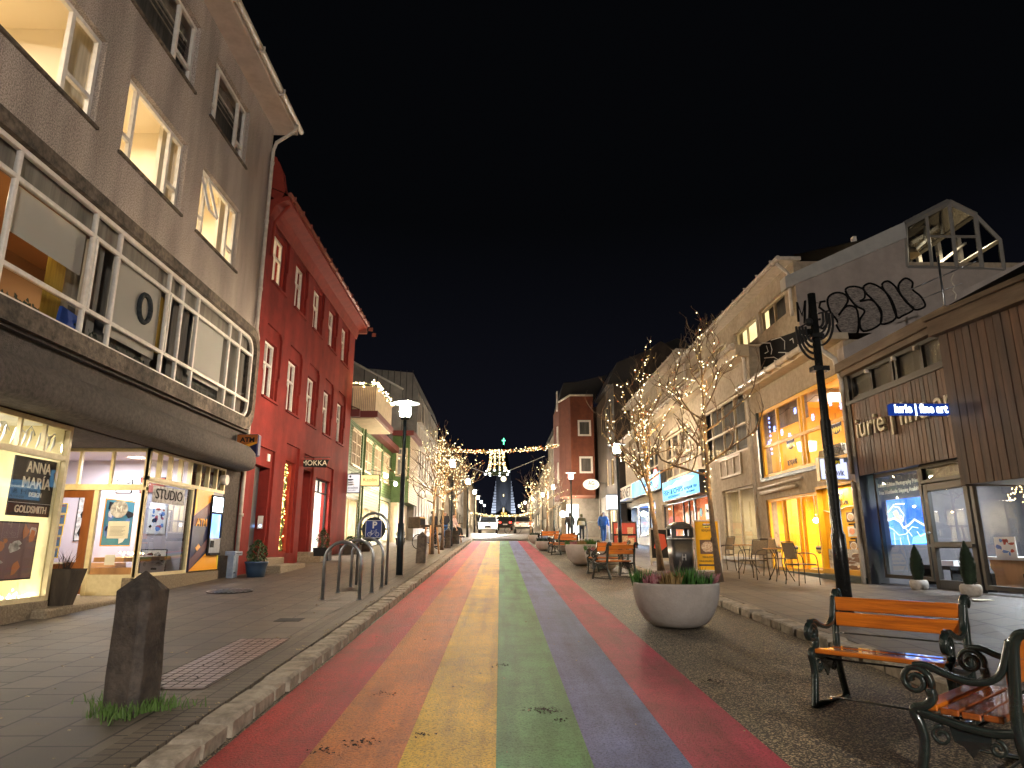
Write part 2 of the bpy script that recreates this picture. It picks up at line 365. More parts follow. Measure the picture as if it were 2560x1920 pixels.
asphalt('asphalt', (.018, .014, .01), (.5, .4, .26)); asphalt('far_road', (.12, .1, .08), (.24, .2, .16))
# ---- ground
Y0, YE = -25, 46.5
def sheet(x0, x1, y0, y1, dz, th=None):
    b = MB()
    if th is None: b.q([(x0, y0, gz(y0)+dz), (x1, y0, gz(y0)+dz), (x1, y1, gz(y1)+dz), (x0, y1, gz(y1)+dz)])
    else:
        P = [(x, y, gz(y)+d) for x in (x0, x1) for y in (y0, y1) for d in (dz, dz-th)]; i = len(b.v); b.v += P
        for f in ((0, 1, 3, 2), (4, 6, 7, 5), (0, 4, 5, 1), (2, 3, 7, 6), (0, 2, 6, 4), (1, 5, 7, 3)): b.f.append(f); b.sm.append(False)
    return b
struct('ground', MB().q([(-900, -300, -12.), (900, -300, -12.), (900, 0, -.06), (-900, 0, -.06)]).q([(-900, 0, -.06), (900, 0, -.06), (900, 480, 18.2), (-900, 480, 18.2)]).q([(-900, 480, 18.2), (900, 480, 18.2), (900, 1800, 20), (-900, 1800, 20)]), 'far_road', 'dark ground under and beyond the town', 'ground', normals=False)
struct('road', sheet(-1.95, 3.85, Y0, YE+1.5, 0), 'asphalt', 'speckled asphalt road of the shopping street', 'road', normals=False)
struct('junction', sheet(-6.6, 7.75, YE+1.5, 64, .075), 'far_road', 'pale paved crossing at the end of the rainbow', 'road', normals=False)
struct('uphill_road', sheet(-2.6, 4.5, 64, 470, .02), 'far_road', 'street going on uphill to the church', 'road', normals=False)
SW = 3.62/6
for k, (n_, c_) in enumerate(SC):
    b = MB(); x0 = -1.83+SW*k; x1 = x0+SW; N = 60; rr = random.Random(k)
    for j in range(N):
        ya = Y0+(YE-Y0)*j/N; yb = Y0+(YE-Y0)*(j+1)/N
        b.q([(x0, ya, gz(ya)+.004), (x1, ya, gz(ya)+.004), (x1, yb, gz(yb)+.004), (x0, yb, gz(yb)+.004)])
    o = struct('painted_stripe', b, 'paint_'+n_, ('%s stripe of the rainbow painted on the road' % n_.replace('_', ' ')), 'road marking', normals=False)
struct('left_pavement', sheet(-7.6, -2.42, Y0, YE+1.5, KR, .25), 'paving', 'paving slab pavement on the left of the street', 'pavement')
struct('left_pavement_border', sheet(-2.42, -2.12, Y0, YE+1.5, KR, .25), 'paving_small', 'band of small bricks along the left kerb', 'pavement')
struct('right_pavement', sheet(4.08, 10.6, Y0, YE+1.5, KR, .25), 'paving', 'paving slab pavement on the right of the street', 'pavement')
def kerbstones(x0, x1, seed, lab, name):
    rr = random.Random(seed); b = MB(); y = Y0 if Y0 > -4 else -4
    while y < YE+1.4:
        L = rr.uniform(.3, .52); g = .03; e0 = rr.uniform(-.012, .012); e1 = rr.uniform(-.016, .016); t = rr.uniform(-.008, .01)
        ys = [y+g, y+g+.025, y+L*.5, y+L-g-.025, y+L-g]; xa = x0+e0; xb = x1+e1
        xs = [xa, xa+.02, (xa+xb)/2, xb-.03, xb]
        i = len(b.v)
        for a, yy in enumerate(ys):
            for c, xx in enumerate(xs):
                edge = (a in (0, 4)) or (c in (0, 4)); j = rr.uniform(-.004, .004)
                b.v.append((xx+j, yy+j, gz(yy)+KR+t+j+(-.022 if edge else 0)+.008))
            b.v.append((xs[0], yy, gz(yy)-.1)); b.v.append((xs[4], yy, gz(yy)-.1))
        for a in range(4):
            for c in range(4): k = i+a*7+c; b.f.append((k, k+1, k+8, k+7)); b.sm.append(False)
            k = i+a*7; b.f.append((k+5, k, k+7, k+12)); b.sm.append(False); b.f.append((k+4, k+6, k+13, k+11)); b.sm.append(False)
        b.f.append(tuple(i+q for q in (5, 6, 4, 3, 2, 1, 0))); b.sm.append(False); b.f.append(tuple(i+28+q for q in (0, 1, 2, 3, 4, 6, 5))); b.sm.append(False)
        y += L
    struct(name, b, 'kerb', lab, 'kerb')
kerbstones(-2.1, -1.86, 3, 'rough stone kerb along the left of the rainbow', 'left_kerb')
kerbstones(3.83, 4.08, 5, 'rough stone kerb along the right pavement', 'right_kerb')
# ---- sky
w = bpy.data.worlds.new('World'); S.world = w; w.use_nodes = True; n = w.node_tree.nodes; l = w.node_tree.links
bg = n['Background']; tc = n.new('ShaderNodeTexCoord'); sp = n.new('ShaderNodeSeparateXYZ'); l.new(tc.outputs['Generated'], sp.inputs[0])
r = n.new('ShaderNodeValToRGB'); r.color_ramp.elements[0].position = .0; r.color_ramp.elements[1].position = .45
r.color_ramp.elements[0].color = (.009, .0095, .0165, 1); r.color_ramp.elements[1].color = (.0021, .0024, .0032, 1)
l.new(sp.outputs[2], r.inputs[0]); l.new(r.outputs[0], bg.inputs[0]); bg.inputs[1].default_value = 1.
S.view_settings.view_transform = 'Standard'; S.view_settings.look = 'None'; S.view_settings.exposure = 0.0
S.cycles.use_denoising = True; S.cycles.max_bounces = 6; S.cycles.sample_clamp_indirect = 4; S.cycles.transparent_max_bounces = 12
S.cycles.caustics_reflective = False; S.cycles.caustics_refractive = False
# ---- street things on the ground (covers, litter)
mat('cover_tile', (.46, .36, .33), (.34, .27, .26), 9, .28, .3, 50)
mat('cover_line', (.05, .04, .035), None, rough=.8)
def gframe(y): return lambda x, yy, d: (x, yy, gz(yy)+KR+d)
g0 = lambda x, y, d: (x, y, gz(y)+KR+d)
t = thing('manhole_cover', 'long pinkish tiled metal cover set in the left pavement', 'manhole cover', (-2.75, 7.2, gz(7.2)+KR))
b = MB(); b.box(-3.02, -2.45, 6.05, 8.35, .004, .012, g0); b.build('plate', 'cover_tile', t)
b = MB()
for k in range(7): x = -3.02+.57*k/6; b.box(x-.004, x+.004, 6.05, 8.35, .012, .0145, g0)
for k in range(24): y = 6.05+2.3*k/23; b.box(-3.02, -2.45, y-.004, y+.004, .0135, .0155, g0)
for k in range(4):
    yc = 6.35+.57*k
    for a in range(20):
        a0, a1 = 2*math.pi*a/20, 2*math.pi*(a+1)/20; b.q([g0(-2.735+rr_*math.cos(q), yc+rr_*math.sin(q), .017) for rr_, q in ((.1, a0), (.1, a1), (.086, a1), (.086, a0))])
b.build('groove', 'cover_line', t)
t = thing('grille', 'round drain grille with pale bars in the left pavement', 'grille', (-5.2, 13.6, gz(13.6)+KR))
b = MB(); b.lathe([(.42, 0), (.42, .006), (.001, .006)], -5.2, 13.6, 32, gz(13.6)+KR, 1, 1); b.build('pit', 'black', t)
b = MB()
for k in range(9): x = -5.2-.34+.085*k; h = math.sqrt(.38**2-(x+5.2)**2); b.box(x-.012, x+.012, 13.6-h, 13.6+h, .012, .02, g0)
for a in range(32):
    a0, a1 = 2*math.pi*a/32, 2*math.pi*(a+1)/32; b.q([g0(-5.2+rr_*math.cos(q), 13.6+rr_*math.sin(q), .021) for rr_, q in ((.42, a0), (.42, a1), (.385, a1), (.385, a0))])
b.build('bar', 'steel', t)
t = MB().box(-3.1, -2.75, 9.75, 10.05, .002, .006, g0).build('drain_hole', 'black'); tag(t, 'small dark drain opening in the left pavement beyond the tiled cover', 'drain')
# bollards
def bollard(x, y, h, lab, w=.3, rz=.0, lean=.035):
    z = gz(y)+KR if x < -2.1 or x > 4 else gz(y)
    t = thing('stone_bollard', lab, 'bollard', (x, y, z), rz, 'dark stone bollards along the left kerb')
    b = MB(); rr = random.Random(int(x*100+y)); lv = []
    for zz, ww in ((-.05, w*.98), (h*.25, w*1.0), (h*.5, w*.97), (h*.7, w*.96), (h*.85, w*.95)):
        lv.append((zz, ww/2))
    i = 0; sq = [(-1, -1), (-.3, -1.02), (.62, -1), (1, -.6), (1, .3), (1, 1), (0, 1), (-1, 1), (-1, 0)]
    for zz, ww in lv:
        for sx, sy in sq: b.v.append((sx*ww+rr.uniform(-.006, .006)+lean*zz, sy*ww+rr.uniform(-.006, .006), zz))
    n = len(sq)
    for k in range(len(lv)-1):
        for j in range(n): b.f.append((k*n+j, k*n+(j+1) % n, (k+1)*n+(j+1) % n, (k+1)*n+j)); b.sm.append(False)
    b.v.append((lean*h, 0, h)); T = len(b.v)-1
    for j in range(n): b.f.append(((len(lv)-1)*n+j, (len(lv)-1)*n+(j+1) % n, T)); b.sm.append(False)
    b.build('post', 'basalt', t, bevel=.006, local=True)
    return t
def tuft(name, lab, cx, cy, z, r, n, h, m='grass', inner=0., par=None):
    b = MB()
    for _ in range(n):
        a = R.uniform(0, 6.283); q = inner+abs(R.gauss(0, (r-inner)*(.35+.3*math.sin(a*3)+.25*math.sin(a*5+1)))); x = cx+q*math.cos(a); y = cy+q*math.sin(a)*.9; hh = h*R.uniform(.4, 1.1); dx = R.uniform(-.5, .5)*hh; dy = R.uniform(-.5, .5)*hh; w_ = .006
        an = R.uniform(0, 3.14); ux, uy = math.cos(an)*w_, math.sin(an)*w_
        b.q([(x-ux, y-uy, z), (x+ux, y+uy, z), (x+ux*.7+dx*.4, y+uy*.7+dy*.4, z+hh*.6), (x-ux*.7+dx*.4, y-uy*.7+dy*.4, z+hh*.6)]).q([(x-ux*.7+dx*.4, y-uy*.7+dy*.4, z+hh*.6), (x+ux*.7+dx*.4, y+uy*.7+dy*.4, z+hh*.6), (x+dx, y+dy, z+hh)])
    o = b.build(name, m, par, normals=False)
    return o
bx, by = -2.72, 5.42
bollard(bx, by, 1.0, 'tall dark basalt bollard with pointed top in the near left foreground', .27, -.22, -.01)
tag(tuft('grass_tuft', '', bx, by-.02, pz(by), .36, 620, .1, inner=.13), 'ring of green grass growing round the foot of the near bollard', 'grass', kind='stuff')
bollard(-2.52, 22.1, .98, 'brown stone bollard beside the wooden stool on the left kerb', .3)
bollard(-2.5, 32.9, .95, 'stone bollard just past the second lamp post', .3)
bollard(-2.5, 38.4, 1.1, 'farthest broad stone block by the seated visitor', .45)
# litter: dead leaves and scraps
def leafmesh(b, x, y, z, s, a):
    pts = []
    for k in range(8):
        q = 2*math.pi*k/8; rr_ = s*(1 if k % 4 == 0 else .55)*R.uniform(.7, 1.2); pts.append((x+rr_*math.cos(q+a), y+rr_*math.sin(q+a)*.6, z+R.uniform(.002, .016)))
    b.q(pts)
b = MB()
for _ in range(70):
    x = R.uniform(-6.2, -2.2); y = R.uniform(3.5, 14); leafmesh(b, x, y, pz(y)+.003, R.uniform(.012, .035), R.uniform(0, 6))
for _ in range(70):
    x = R.uniform(-1.8, 3.7); y = R.uniform(3.5, 16); leafmesh(b, x, y, gz(y)+.008, R.uniform(.008, .024), R.uniform(0, 6))
for _ in range(120):
    y = R.uniform(3.5, 20); leafmesh(b, -2.13+R.uniform(-.04, .03), y, pz(y)+.004, R.uniform(.008, .025), R.uniform(0, 6))
tag(b.build('fallen_leaves', 'litter', normals=False), 'dry leaves and scraps scattered over the near pavement and road', 'leaves', kind='stuff')
b = MB()
for cx, cy, n_, s in ((.36, 5.75, 60, .05), (.47, 5.5, 14, .03), (-.95, 5.0, 30, .05), (-1.15, 4.85, 20, .04), (.0, 7.4, 16, .04), (-.55, 5.15, 12, .03), (-1.0, 6.3, 14, .05), (2.0, 6.7, 30, .06)):
    for _ in range(n_): x = cx+R.gauss(0, s*1.3); y = cy+R.gauss(0, s); leafmesh(b, x, y, gz(y)+.006, R.uniform(.006, .02), R.uniform(0, 6))
tag(b.build('mud_crumbs', 'soil', normals=False), 'small dark clumps of mud lying on the rainbow stripes', 'mud', kind='stuff')
def RL(a, c, X=XL):   # tl, br pixel -> u0,u1,z0,z1
    y0, zt = FX(a[0], a[1], X); y1, zb = FX(c[0], c[1], X); return y0, y1, zb, zt
def UX(px, py, X): return FX(px, py, X)[0]
# =============================================================== grey corner building (left)
F = FL(XL)
gy0, gy1 = -6., UX(655, 600, XL)   # far corner at the downpipe
gy1 = 17.32
zE = 13.2
T = thing('grey_building', 'grey roughcast corner building with a long ribbon window and lit rooms above', 'building', (XL, 8, gz(8)))
# upper windows: bottoms share one sill line per storey
z3b, z3t = FX(612, 417, XL)[1], FX(628, 286, XL)[1]
z2b, z2t = FX(449, 534, XL)[1], FX(472, 365, XL)[1]
W3 = [(UX(358, 29, XL), UX(485, 218, XL)), (UX(526, 285, XL), UX(612, 417, XL))]
W3 = [(W3[0][1]-3.2, W3[0][1]), W3[1]]
W2 = [(UX(236, 312, XL)-3.2, UX(236, 312, XL)), (UX(298, 384, XL), UX(449, 534, XL)), (UX(488, 591, XL), UX(586, 689, XL))]
W3 = [(W3[0][0]-5.6, W3[0][1]-5.6)]+W3; W2 = [(W2[0][0]-5.6, W2[0][1]-5.6)]+W2
rb0, rb1 = FX(0, 715, XL+.12)[1], FX(300, 515, XL+.12)[1]   # ribbon window bottom/top
rb0 = FX(300, 890, XL+.12)[1]; rb1 = FX(300, 566, XL+.12)[1]
zc = 3.75    # bottom of the upper wall (above the canopy)
ops = [(a, b_, z3b, z3t) for a, b_ in W3]+[(a, b_, z2b, z2t) for a, b_ in W2]
wl = MB().facade(F, gy0, gy1, rb1+.12, zE, ops, .16).shell(F, gy0, gy1, rb1+.12, zE, 9)
wl.build('wall', 'pebbledash', T, normals=False)
# concrete bay around the ribbon window: protrudes, rounded far end
mat('window_ledge', (.2, .16, .12), (.06, .05, .04), 8, .9, .6, 40, streak=.5)
bY1 = 17.15
def rrect(u0, u1, z0, z1, r, n=6, rl=False):
    p = [(u0, z0)]
    for k in range(n+1): a = -math.pi/2+math.pi/2*k/n; p.append((u1-r+r*math.cos(a), z0+r+r*math.sin(a)))
    for k in range(n+1): a = math.pi/2*k/n; p.append((u1-r+r*math.cos(a), z1-r+r*math.sin(a)))
    p.append((u0, z1)); return p
def ring(b, F, o_, i_, d0, d1):
    n = len(o_)
    for k in range(n):
        j = (k+1) % n
        b.q([F(*o_[k], d1), F(*o_[j], d1), F(*i_[j], d1), F(*i_[k], d1)]); b.q([F(*o_[k], d0), F(*o_[j], d0), F(*o_[j], d1), F(*o_[k], d1)]); b.q([F(*i_[k], d0), F(*i_[j], d0), F(*i_[j], d1), F(*i_[k], d1)])
O_ = rrect(gy0, bY1+.12, rb0-.3, rb1+.22, .55); I_ = rrect(gy0+.2, bY1-.08, rb0, rb1, .38)
b = MB(); ring(b, F, O_, I_, -.2, .2); b.build('bay_surround', 'window_ledge', T, merge=True)
MB().box(gy0, gy1, rb0-.34, rb0-.28, -.2, .1, F).build('ledge', 'dark_render', T)
# ribbon window frame: outer ring, transoms, mullions
fr = MB(); I2 = rrect(gy0+.27, bY1-.15, rb0+.07, rb1-.07, .32); ring(fr, F, I_, I2, .03, .105)
zt1 = FX(735, 735, XL+.12)[1] if 0 else rb0+(rb1-rb0)*.79
zt0 = rb0+(rb1-rb0)*.22
fr.box(gy0+.2, bY1-.1, zt1-.035, zt1+.035, .035, .1, F).box(gy0+.2, bY1-.1, zt0-.035, zt0+.035, .035, .1, F)
# mullions measured along the sill line of the photo
def mu(cx2, cy2): return UX(cx2/3.072, 500+cy2/3.072, XL+.12)
ms = [mu(20, 520), mu(642, 930), mu(842, 1060), mu(1240, 1290), mu(1350, 1350), mu(1470, 1420), mu(1725, 1560), mu(1805, 1600)]
step = ms[3]-ms[1]
ms = [ms[0]-1.9, ms[0]-1.25, ms[0]-4.2, ms[0]-5.0]+ms
for x in ms: fr.box(x-.034, x+.034, rb0+.05, rb1-.05, .032, .102, F)
for k in (5, 7): fr.box(ms[k+0]+.045, ms[k+0]+.1, zt0, zt1, .05, .115, F)
glass('glass_ribbon', (.85, .87, .88), .12)
rbw = fr.build('window', 'white_frame', T, bevel=.008); rbw['label'] = 'long white ribbon window with rounded far end'
MB().fq(F, gy0+.25, bY1-.12, rb0+.04, rb1-.04, .075).build('pane', 'glass_ribbon', rbw, normals=False)
# behind the ribbon glass: blinds, curtains, dim rooms
rng = random.Random(4)
b1 = MB(); b2 = MB(); b3 = MB(); b4 = MB()
zs = sorted(ms)
mi = ms[4:]
b1.fq(F, mi[0]+.08, mi[1]-.05, zt0+(zt1-zt0)*.42, zt1-.02, -.02)          # big blind, half down
b1.fq(F, mi[2]+.02, mi[3]-.08, rb0+.3, zt1, -.02).fq(F, mi[5]+.02, mi[6]-.1, zt0-.1, zt1, -.02)
b1.fq(F, gy0+.5, mi[0]-.1, zt0, rb1, -.1)
MB().fq(F, gy0+.3, bY1-.2, zt1+.0, rb1, -.03).build('curtain', 'curtain_grey', rbw, normals=False); MB().fq(F, mi[1], bY1-.2, rb0, zt0+.05, -.16).build('curtain', 'curtain_dark', rbw, normals=False)
MB().fq(F, mi[1]-.02, bY1-.2, rb0, rb1, -.3).fq(F, gy0+.3, mi[0], rb0, rb1, -.3).build('curtain', 'curtain_grey', rbw, normals=False)
b1.build('roller_blind', 'curtain_blind', rbw, normals=False)
for a, c in ((mi[1]+.1, mi[2]-.15), (mi[4], mi[5]-.05), (mi[6]+.05, bY1-.2), (mi[3]-.35, mi[3]-.1)):
    n_ = int((c-a)/.07)
    for k in range(n_): u = a+(c-a)*k/n_; b2.q([F(u, rb0+.15, -.1), F(u+.035, rb0+.15, -.05), F(u+.035, zt1, -.05), F(u, zt1, -.1)]).q([F(u+.035, rb0+.15, -.05), F(u+.07, rb0+.15, -.1), F(u+.07, zt1, -.1), F(u+.035, zt1, -.05)])
b2.build('curtain', 'curtain_grey', rbw, normals=False)
mat('ochre_curtain', (.42, .27, .03), (.3, .19, .02), 4, .9, stretch=(6, 6, .3)); mat('brown_wall', (.34, .2, .1), None, rough=.9)
b3.fq(F, mi[1]-.55, mi[1]-.12, rb0+.1, zt1, -.2).fq(F, mi[3]+.1, mi[4]-.08, rb0+.1, zt1, -.16); b3.build('curtain', 'ochre_curtain', rbw, normals=False)
room(T, F, gy0+.3, gy1-.3, rb0-.1, rb1+.1, -.22, 2.6, 'brown_wall', 0)
arealamp((XL-1.3, (mi[0]+mi[1])/2, rb1-.1), 26, (1, .78, .5), .5); arealamp((XL-1.3, (mi[3]+mi[4])/2, rb1-.1), 6, (1, .78, .5), .5)
# plants and ornaments on the ribbon sill
b = MB()
for a, c, h in ((mi[1]+.05, mi[2]-.1, .2), (mi[2]+.05, mi[3]-.3, .16), (mi[4]+.1, mi[5]-.1, .15), (mi[5]+.1, mi[6]-.2, .2), (mi[0]+.1, mi[0]+1., .15)):
    for _ in range(60):
        u = rng.uniform(a, c); z = rb0+.06+rng.uniform(0, h)*rng.uniform(.3, 1); s = .03
        b.q([F(u-s, z, -.03+rng.uniform(-.02, .02)), F(u+s*rng.uniform(.2, 1), z-s, -.03), F(u+s*.6, z+s, -.04+rng.uniform(-.02, .02)), F(u-s*.5, z+s*1.3, -.03)])
b.build('sill_plants', 'leaf_conifer', rbw, normals=False)
mat('blue_cloth', (.02, .08, .4), None, rough=.7); mat('wreath', (.07, .08, .085), (.03, .035, .04), 20, .9)
MB().prism([(mi[0]+1.45, rb0+.05), (mi[0]+2.0, rb0+.05), (mi[0]+1.95, rb0+.36), (mi[0]+1.5, rb0+.4)], F, -.1, -.05).build('blue_shade', 'blue_cloth', rbw)
b = MB(); wy, wz = (mi[2]+mi[3])/2+.25, (zt0+zt1)/2+.05; b.tube([F(wy+.2*math.cos(a*.3142), wz+.26*math.sin(a*.3142), -.0) for a in range(21)], .05, 6); b.build('wreath', 'wreath', rbw)
# windows of the two upper storeys
def upwin(u0, u1, z0, z1, lit, side='R', vs=(.2, .78), hs=((.3, 0, .2), (.3, .78, 1))):
    o = window(T, F, u0, u1, z0, z1, d=-.1, vs=vs, hs=hs, fw=.075, bar=.085, back=None, g='glass')
    b = MB(); b.box(u0-.06, u1+.06, z0-.05, z0, -.16, .05, F).build('sill', 'window_ledge', o)
    return o
emis('room_globe', (1, .85, .6), 2.); mat('curtain_warm_', (.75, .7, .6), (.6, .55, .46), 2, .9, stretch=(8, 8, .3))
mat('cream_room', (.8, .7, .52), None, rough=.9)
for k, (a, c) in enumerate(W2):
    o = upwin(a, c, z2b, z2t, True)
    if k == 1: o['label'] = 'white window of a lit cream room'
    room(T, F, a-.5, c+.5, z2b-.7, z2t+.45, -.17, 3.2, 'cream_room', 15 if k < 3 else 19, (1, .86, .66), lz=.35)
    MB().box(a+.5, a+1.4, z2b-.7, z2b+.75, -3.1, -2.6, F).build('cupboard', 'white', T); lq = MB().tube([F((a+c)/2, z2t+.45, -1.2), F((a+c)/2, z2t+.05, -1.2)], .012, 5).build('pendant_cord', 'black', T); MB().ball(F((a+c)/2, z2t-.05, -1.2), .12, 12, 8).build('globe', 'room_globe', lq); MB().box(c-.25, c+.3, z2b-.6, z2t+.3, -.5, -.42, F).build('curtain', 'curtain_warm_', T)
    MB().facade(F, a-.55, c+.55, z2b-.7, z2t+.45, [(a, c, z2b, z2t)], .01, -.165).build('inner_wall', 'cream_room', T, normals=False)
for k, (a, c) in enumerate(W3):
    o = upwin(a, c, z3b, z3t, False)
    MB().fq(F, a-.1, c+.1, z3b-.1, z3t+.1, -.42).build('curtain', 'curtain_dark', o, normals=False)
    bb = MB()
    for j in range(3): bb.box(a, c, z3t-.35-j*.16, z3t-.33-j*.16, -.3, -.28, F)
    bb.build('blind_rail', 'curtain_grey', o)
# open vent sash on the last lit window
o_ = MB(); a = W2[3][0]; c = a+(W2[3][1]-a)*.2; zz = z2b+(z2t-z2b)*.32
def sash(d): return [F(a+.02, z2t-.05, -.08), F(c, z2t-.05, -.08), F(c, zz, .22), F(a+.02, zz, .22)]
P_ = sash(0); q0, q1, q2, q3 = [Vector(p) for p in P_]
for s_, e_ in ((q0, q1), (q1, q2), (q2, q3), (q3, q0)): o_.tube([s_, e_], .035, 4, smooth=False)
ob = o_.build('open_sash', 'white_frame', T)
# eaves, gutter, roof, downpipe
mat('eaves_paint', (.5, .42, .36), (.4, .33, .28), 3, .6)
MB().box(gy0, gy1+.25, zE-.001, zE+.16, -1, .62, F).build('eaves', 'eaves_paint', T, bevel=.01)
rf = MB().q([F(gy0, zE+.17, .66), F(gy1+.3, zE+.17, .66), F(gy1+.3, zE+2.6, -4.5), F(gy0, zE+2.6, -4.5)]).q([F(gy0, zE+.17, -9.6), F(gy1+.3, zE+.17, -9.6), F(gy1+.3, zE+2.6, -4.5), F(gy0, zE+2.6, -4.5)]).build('roof', 'dark_roof', T, normals=False)
b = MB(); b.tube([F(gy0, zE+.13, .7), F(gy1+.3, zE+.13, .7)], .075, 8)
for k in range(14): y = gy0+1+k*1.6; b.box(y-.02, y+.02, zE+.03, zE+.2, .6, .79, F)
b.build('gutter', 'gutter_white', T)
b = MB(); py = gy1-.14; b.tube([F(py, zE+.08, .7), F(py, zE-.12, .66), F(py, zE-.5, .16), F(py, zE-.75, .09), F(py, rb1+.35, .09), F(py+.08, rb1+.1, .12), F(py+.12, rb1-.1, .09), F(py+.12, 3.5, .07), F(py+.12, pz(gy1)+.1, .07)], .05, 8)
for z in (zE-1.2, zE-3, zE-5, 6, 2.2): b.tube([F(py+(.12 if z < rb1 else 0), z, .09), F(py+(.12 if z < rb1 else 0), z+.08, .09)], .062, 8)
b.build('downpipe', 'gutter_white', T)
# dark render band between ribbon and canopy, lower shell
MB().facade(F, gy0, gy1, 3.3, rb0-.25, [], .1, -.02).shell(F, gy0, gy1, 3.28, rb1+.12, 9, False).build('wall', 'dark_render', T, normals=False)
# canopy with rounded lip
cz = 3.28; CP = XL+.62; cD = .62
prof = [(-.02, cz+.02), (cD-.1, cz), (cD, cz+.05), (cD+.03, cz+.2), (cD, cz+.4), (cD-.14, cz+.56), (cD-.3, cz+.62), (.05, cz+.72), (-.02, cz+.72)]
b = MB(); n_ = len(prof); ys = [gy0, 16.35]; K = []
for y in ys: K.append([F(y, z, d) for d, z in prof])
for a in range(1, 7):
    an = math.pi/2*a/6; K.append([F(16.35+max(d, 0)*math.sin(an), z, d*math.cos(an) if d > 0 else d) for d, z in prof])
for k in range(len(K)-1):
    for j in range(n_-1): b.q([K[k][j], K[k+1][j], K[k+1][j+1], K[k][j+1]], True)
b.build('canopy', 'canopy_concrete', T, merge=True)
# ---- ground floor shopfront
PF = FL(XL)
zs0, zs1 = .98, 3.3
y_b1 = UX(150, 1300, XL); 
y_b1 = 10.38; y_r = 12.75; y_d = 14.75; y_a = 16.35
mat('yellow_frame', (.72, .64, .35), None, rough=.45)
# base walls
MB().box(gy0, y_b1, pz(8)-.3, .72, -.25, .02, F).build('plinth', 'plinth', T, bevel=.015)
MB().box(y_r, y_a+.1, pz(14)-.5, .93, -.25, .0, F).build('plinth', 'plinth', T, bevel=.015)
MB().box(y_a+.02, gy1, pz(16)-.4, 3.29, -.3, -.01, F).build('pier', 'canopy_concrete', T)
MB().box(y_b1-.35, y_r+.2, pz(11)-.3, .62, -1.9, .22, F).build('step', 'plinth', T, bevel=.03)
# bay window 1
zt = 2.78
w1 = window(T, F, 5.6, y_b1, .72, cz, d=-.0, vs=(), hs=(.805,), fw=.07, bar=.08, m='cream_frame', back=None, g='glass_shop')
b = MB()
for k in range(1, 12): y = y_b1-.07-k*.52; b.box(y-.02, y+.02, zt+.05, cz-.05, -.07, -.01, F)
b.build('glazing_bar', 'cream_frame', w1)
MB().box(y_b1-.1, y_b1-.03, .72, cz, -1.3, -.07, F).build('frame', 'yellow_frame', w1)
mat('display_wall', (.75, .74, .68), (.62, .61, .55), 2, .8)
room(T, F, 3., y_b1-.02, .7, cz, -.08, 1.25, 'display_wall', 7, (1, .95, .85), size=1.6)
arealamp((XL-.55, 9., 3.18), 7, (1, .95, .85), .5)
# entrance recess: door wall facing down the street, at y_r
FD = FC(y_r); xr0 = XL-2.1
mat('gallery_wall', (.5, .46, .52), None, rough=.8)
dw = window(T, FD, XL-2.6, XL-.0, 2.55, cz, d=.0, vs=(.2, .5, .73), fw=.06, m='cream_frame', back=None, g='glass_shop', name='transom')
MB().box(XL-.95, XL-.87, .62, 2.55, -.07, .0, FD).box(XL-.07, XL+.0, .62, 2.55, -.07, .0, FD).box(XL-2.6, XL, 2.5, 2.56, -.08, .01, FD).box(XL-.87, XL-.07, .62, .98, -.07, -.01, FD).build('door_frame', 'cream_frame', T)
MB().fq(FD, XL-.9, XL-.05, .95, 2.5, -.03).build('pane', 'glass_shop', T, normals=False)
dr = MB().box(XL-2.0, XL-.97, 2.36, 2.5, -.06, -.012, FD).box(XL-1.12, XL-.97, .64, 2.36, -.06, -.012, FD).box(XL-2.0, XL-1.85, .64, 2.36, -.06, -.012, FD).box(XL-1.85, XL-1.12, .64, 1.2, -.06, -.012, FD).build('door', 'wood_door', T)
MB().fq(FD, XL-1.85, XL-1.12, 1.2, 2.36, -.03).build('pane', 'glass_shop', dr, normals=False)
MB().box(XL-1.6, XL-1.3, 1.17, 1.2, -.01, .02, FD).build('letter_slot', 'white_frame', dr)
# gallery interior behind the door wall
b = MB(); b.q([(XL-3, y_r+.1, .6), (XL-.02, y_r+.1, .6), (XL-.02, gy1-.3, .6), (XL-3, gy1-.3, .6)]).q([(XL-3, y_r+1.9, .6), (XL-.1, y_r+1.9, .6), (XL-.1, y_r+1.9, cz), (XL-3, y_r+1.9, cz)]).q([(XL-3, y_r+.1, .6), (XL-3, y_r+2, .6), (XL-3, y_r+2, cz), (XL-3, y_r+.1, cz)]).q([(XL-3, y_r+.05, cz), (XL-.02, y_r+.05, cz), (XL-.02, gy1-.3, cz), (XL-3, gy1-.3, cz)])
b.build('interior', 'gallery_wall', T, normals=False)
arealamp((XL-1.4, y_r+.9, cz-.06), 13, (1, .95, .93), .9)
# soffit lamp over the entrance
arealamp((XL-.9, 11.6, cz-.02), 12, (1, .75, .42), .3)
MB().lathe([(.09, 0), (.09, .03), (.001, .03)], XL-.9, 11.6, 12, cz-.02).build('soffit_lamp', emis('lamp_disc', (1, .8, .5), 6), T)
MB().box(y_b1-.02, y_r+.1, cz-.0, cz+.05, -2.7, -.0, F).build('soffit', 'canopy_concrete', T)
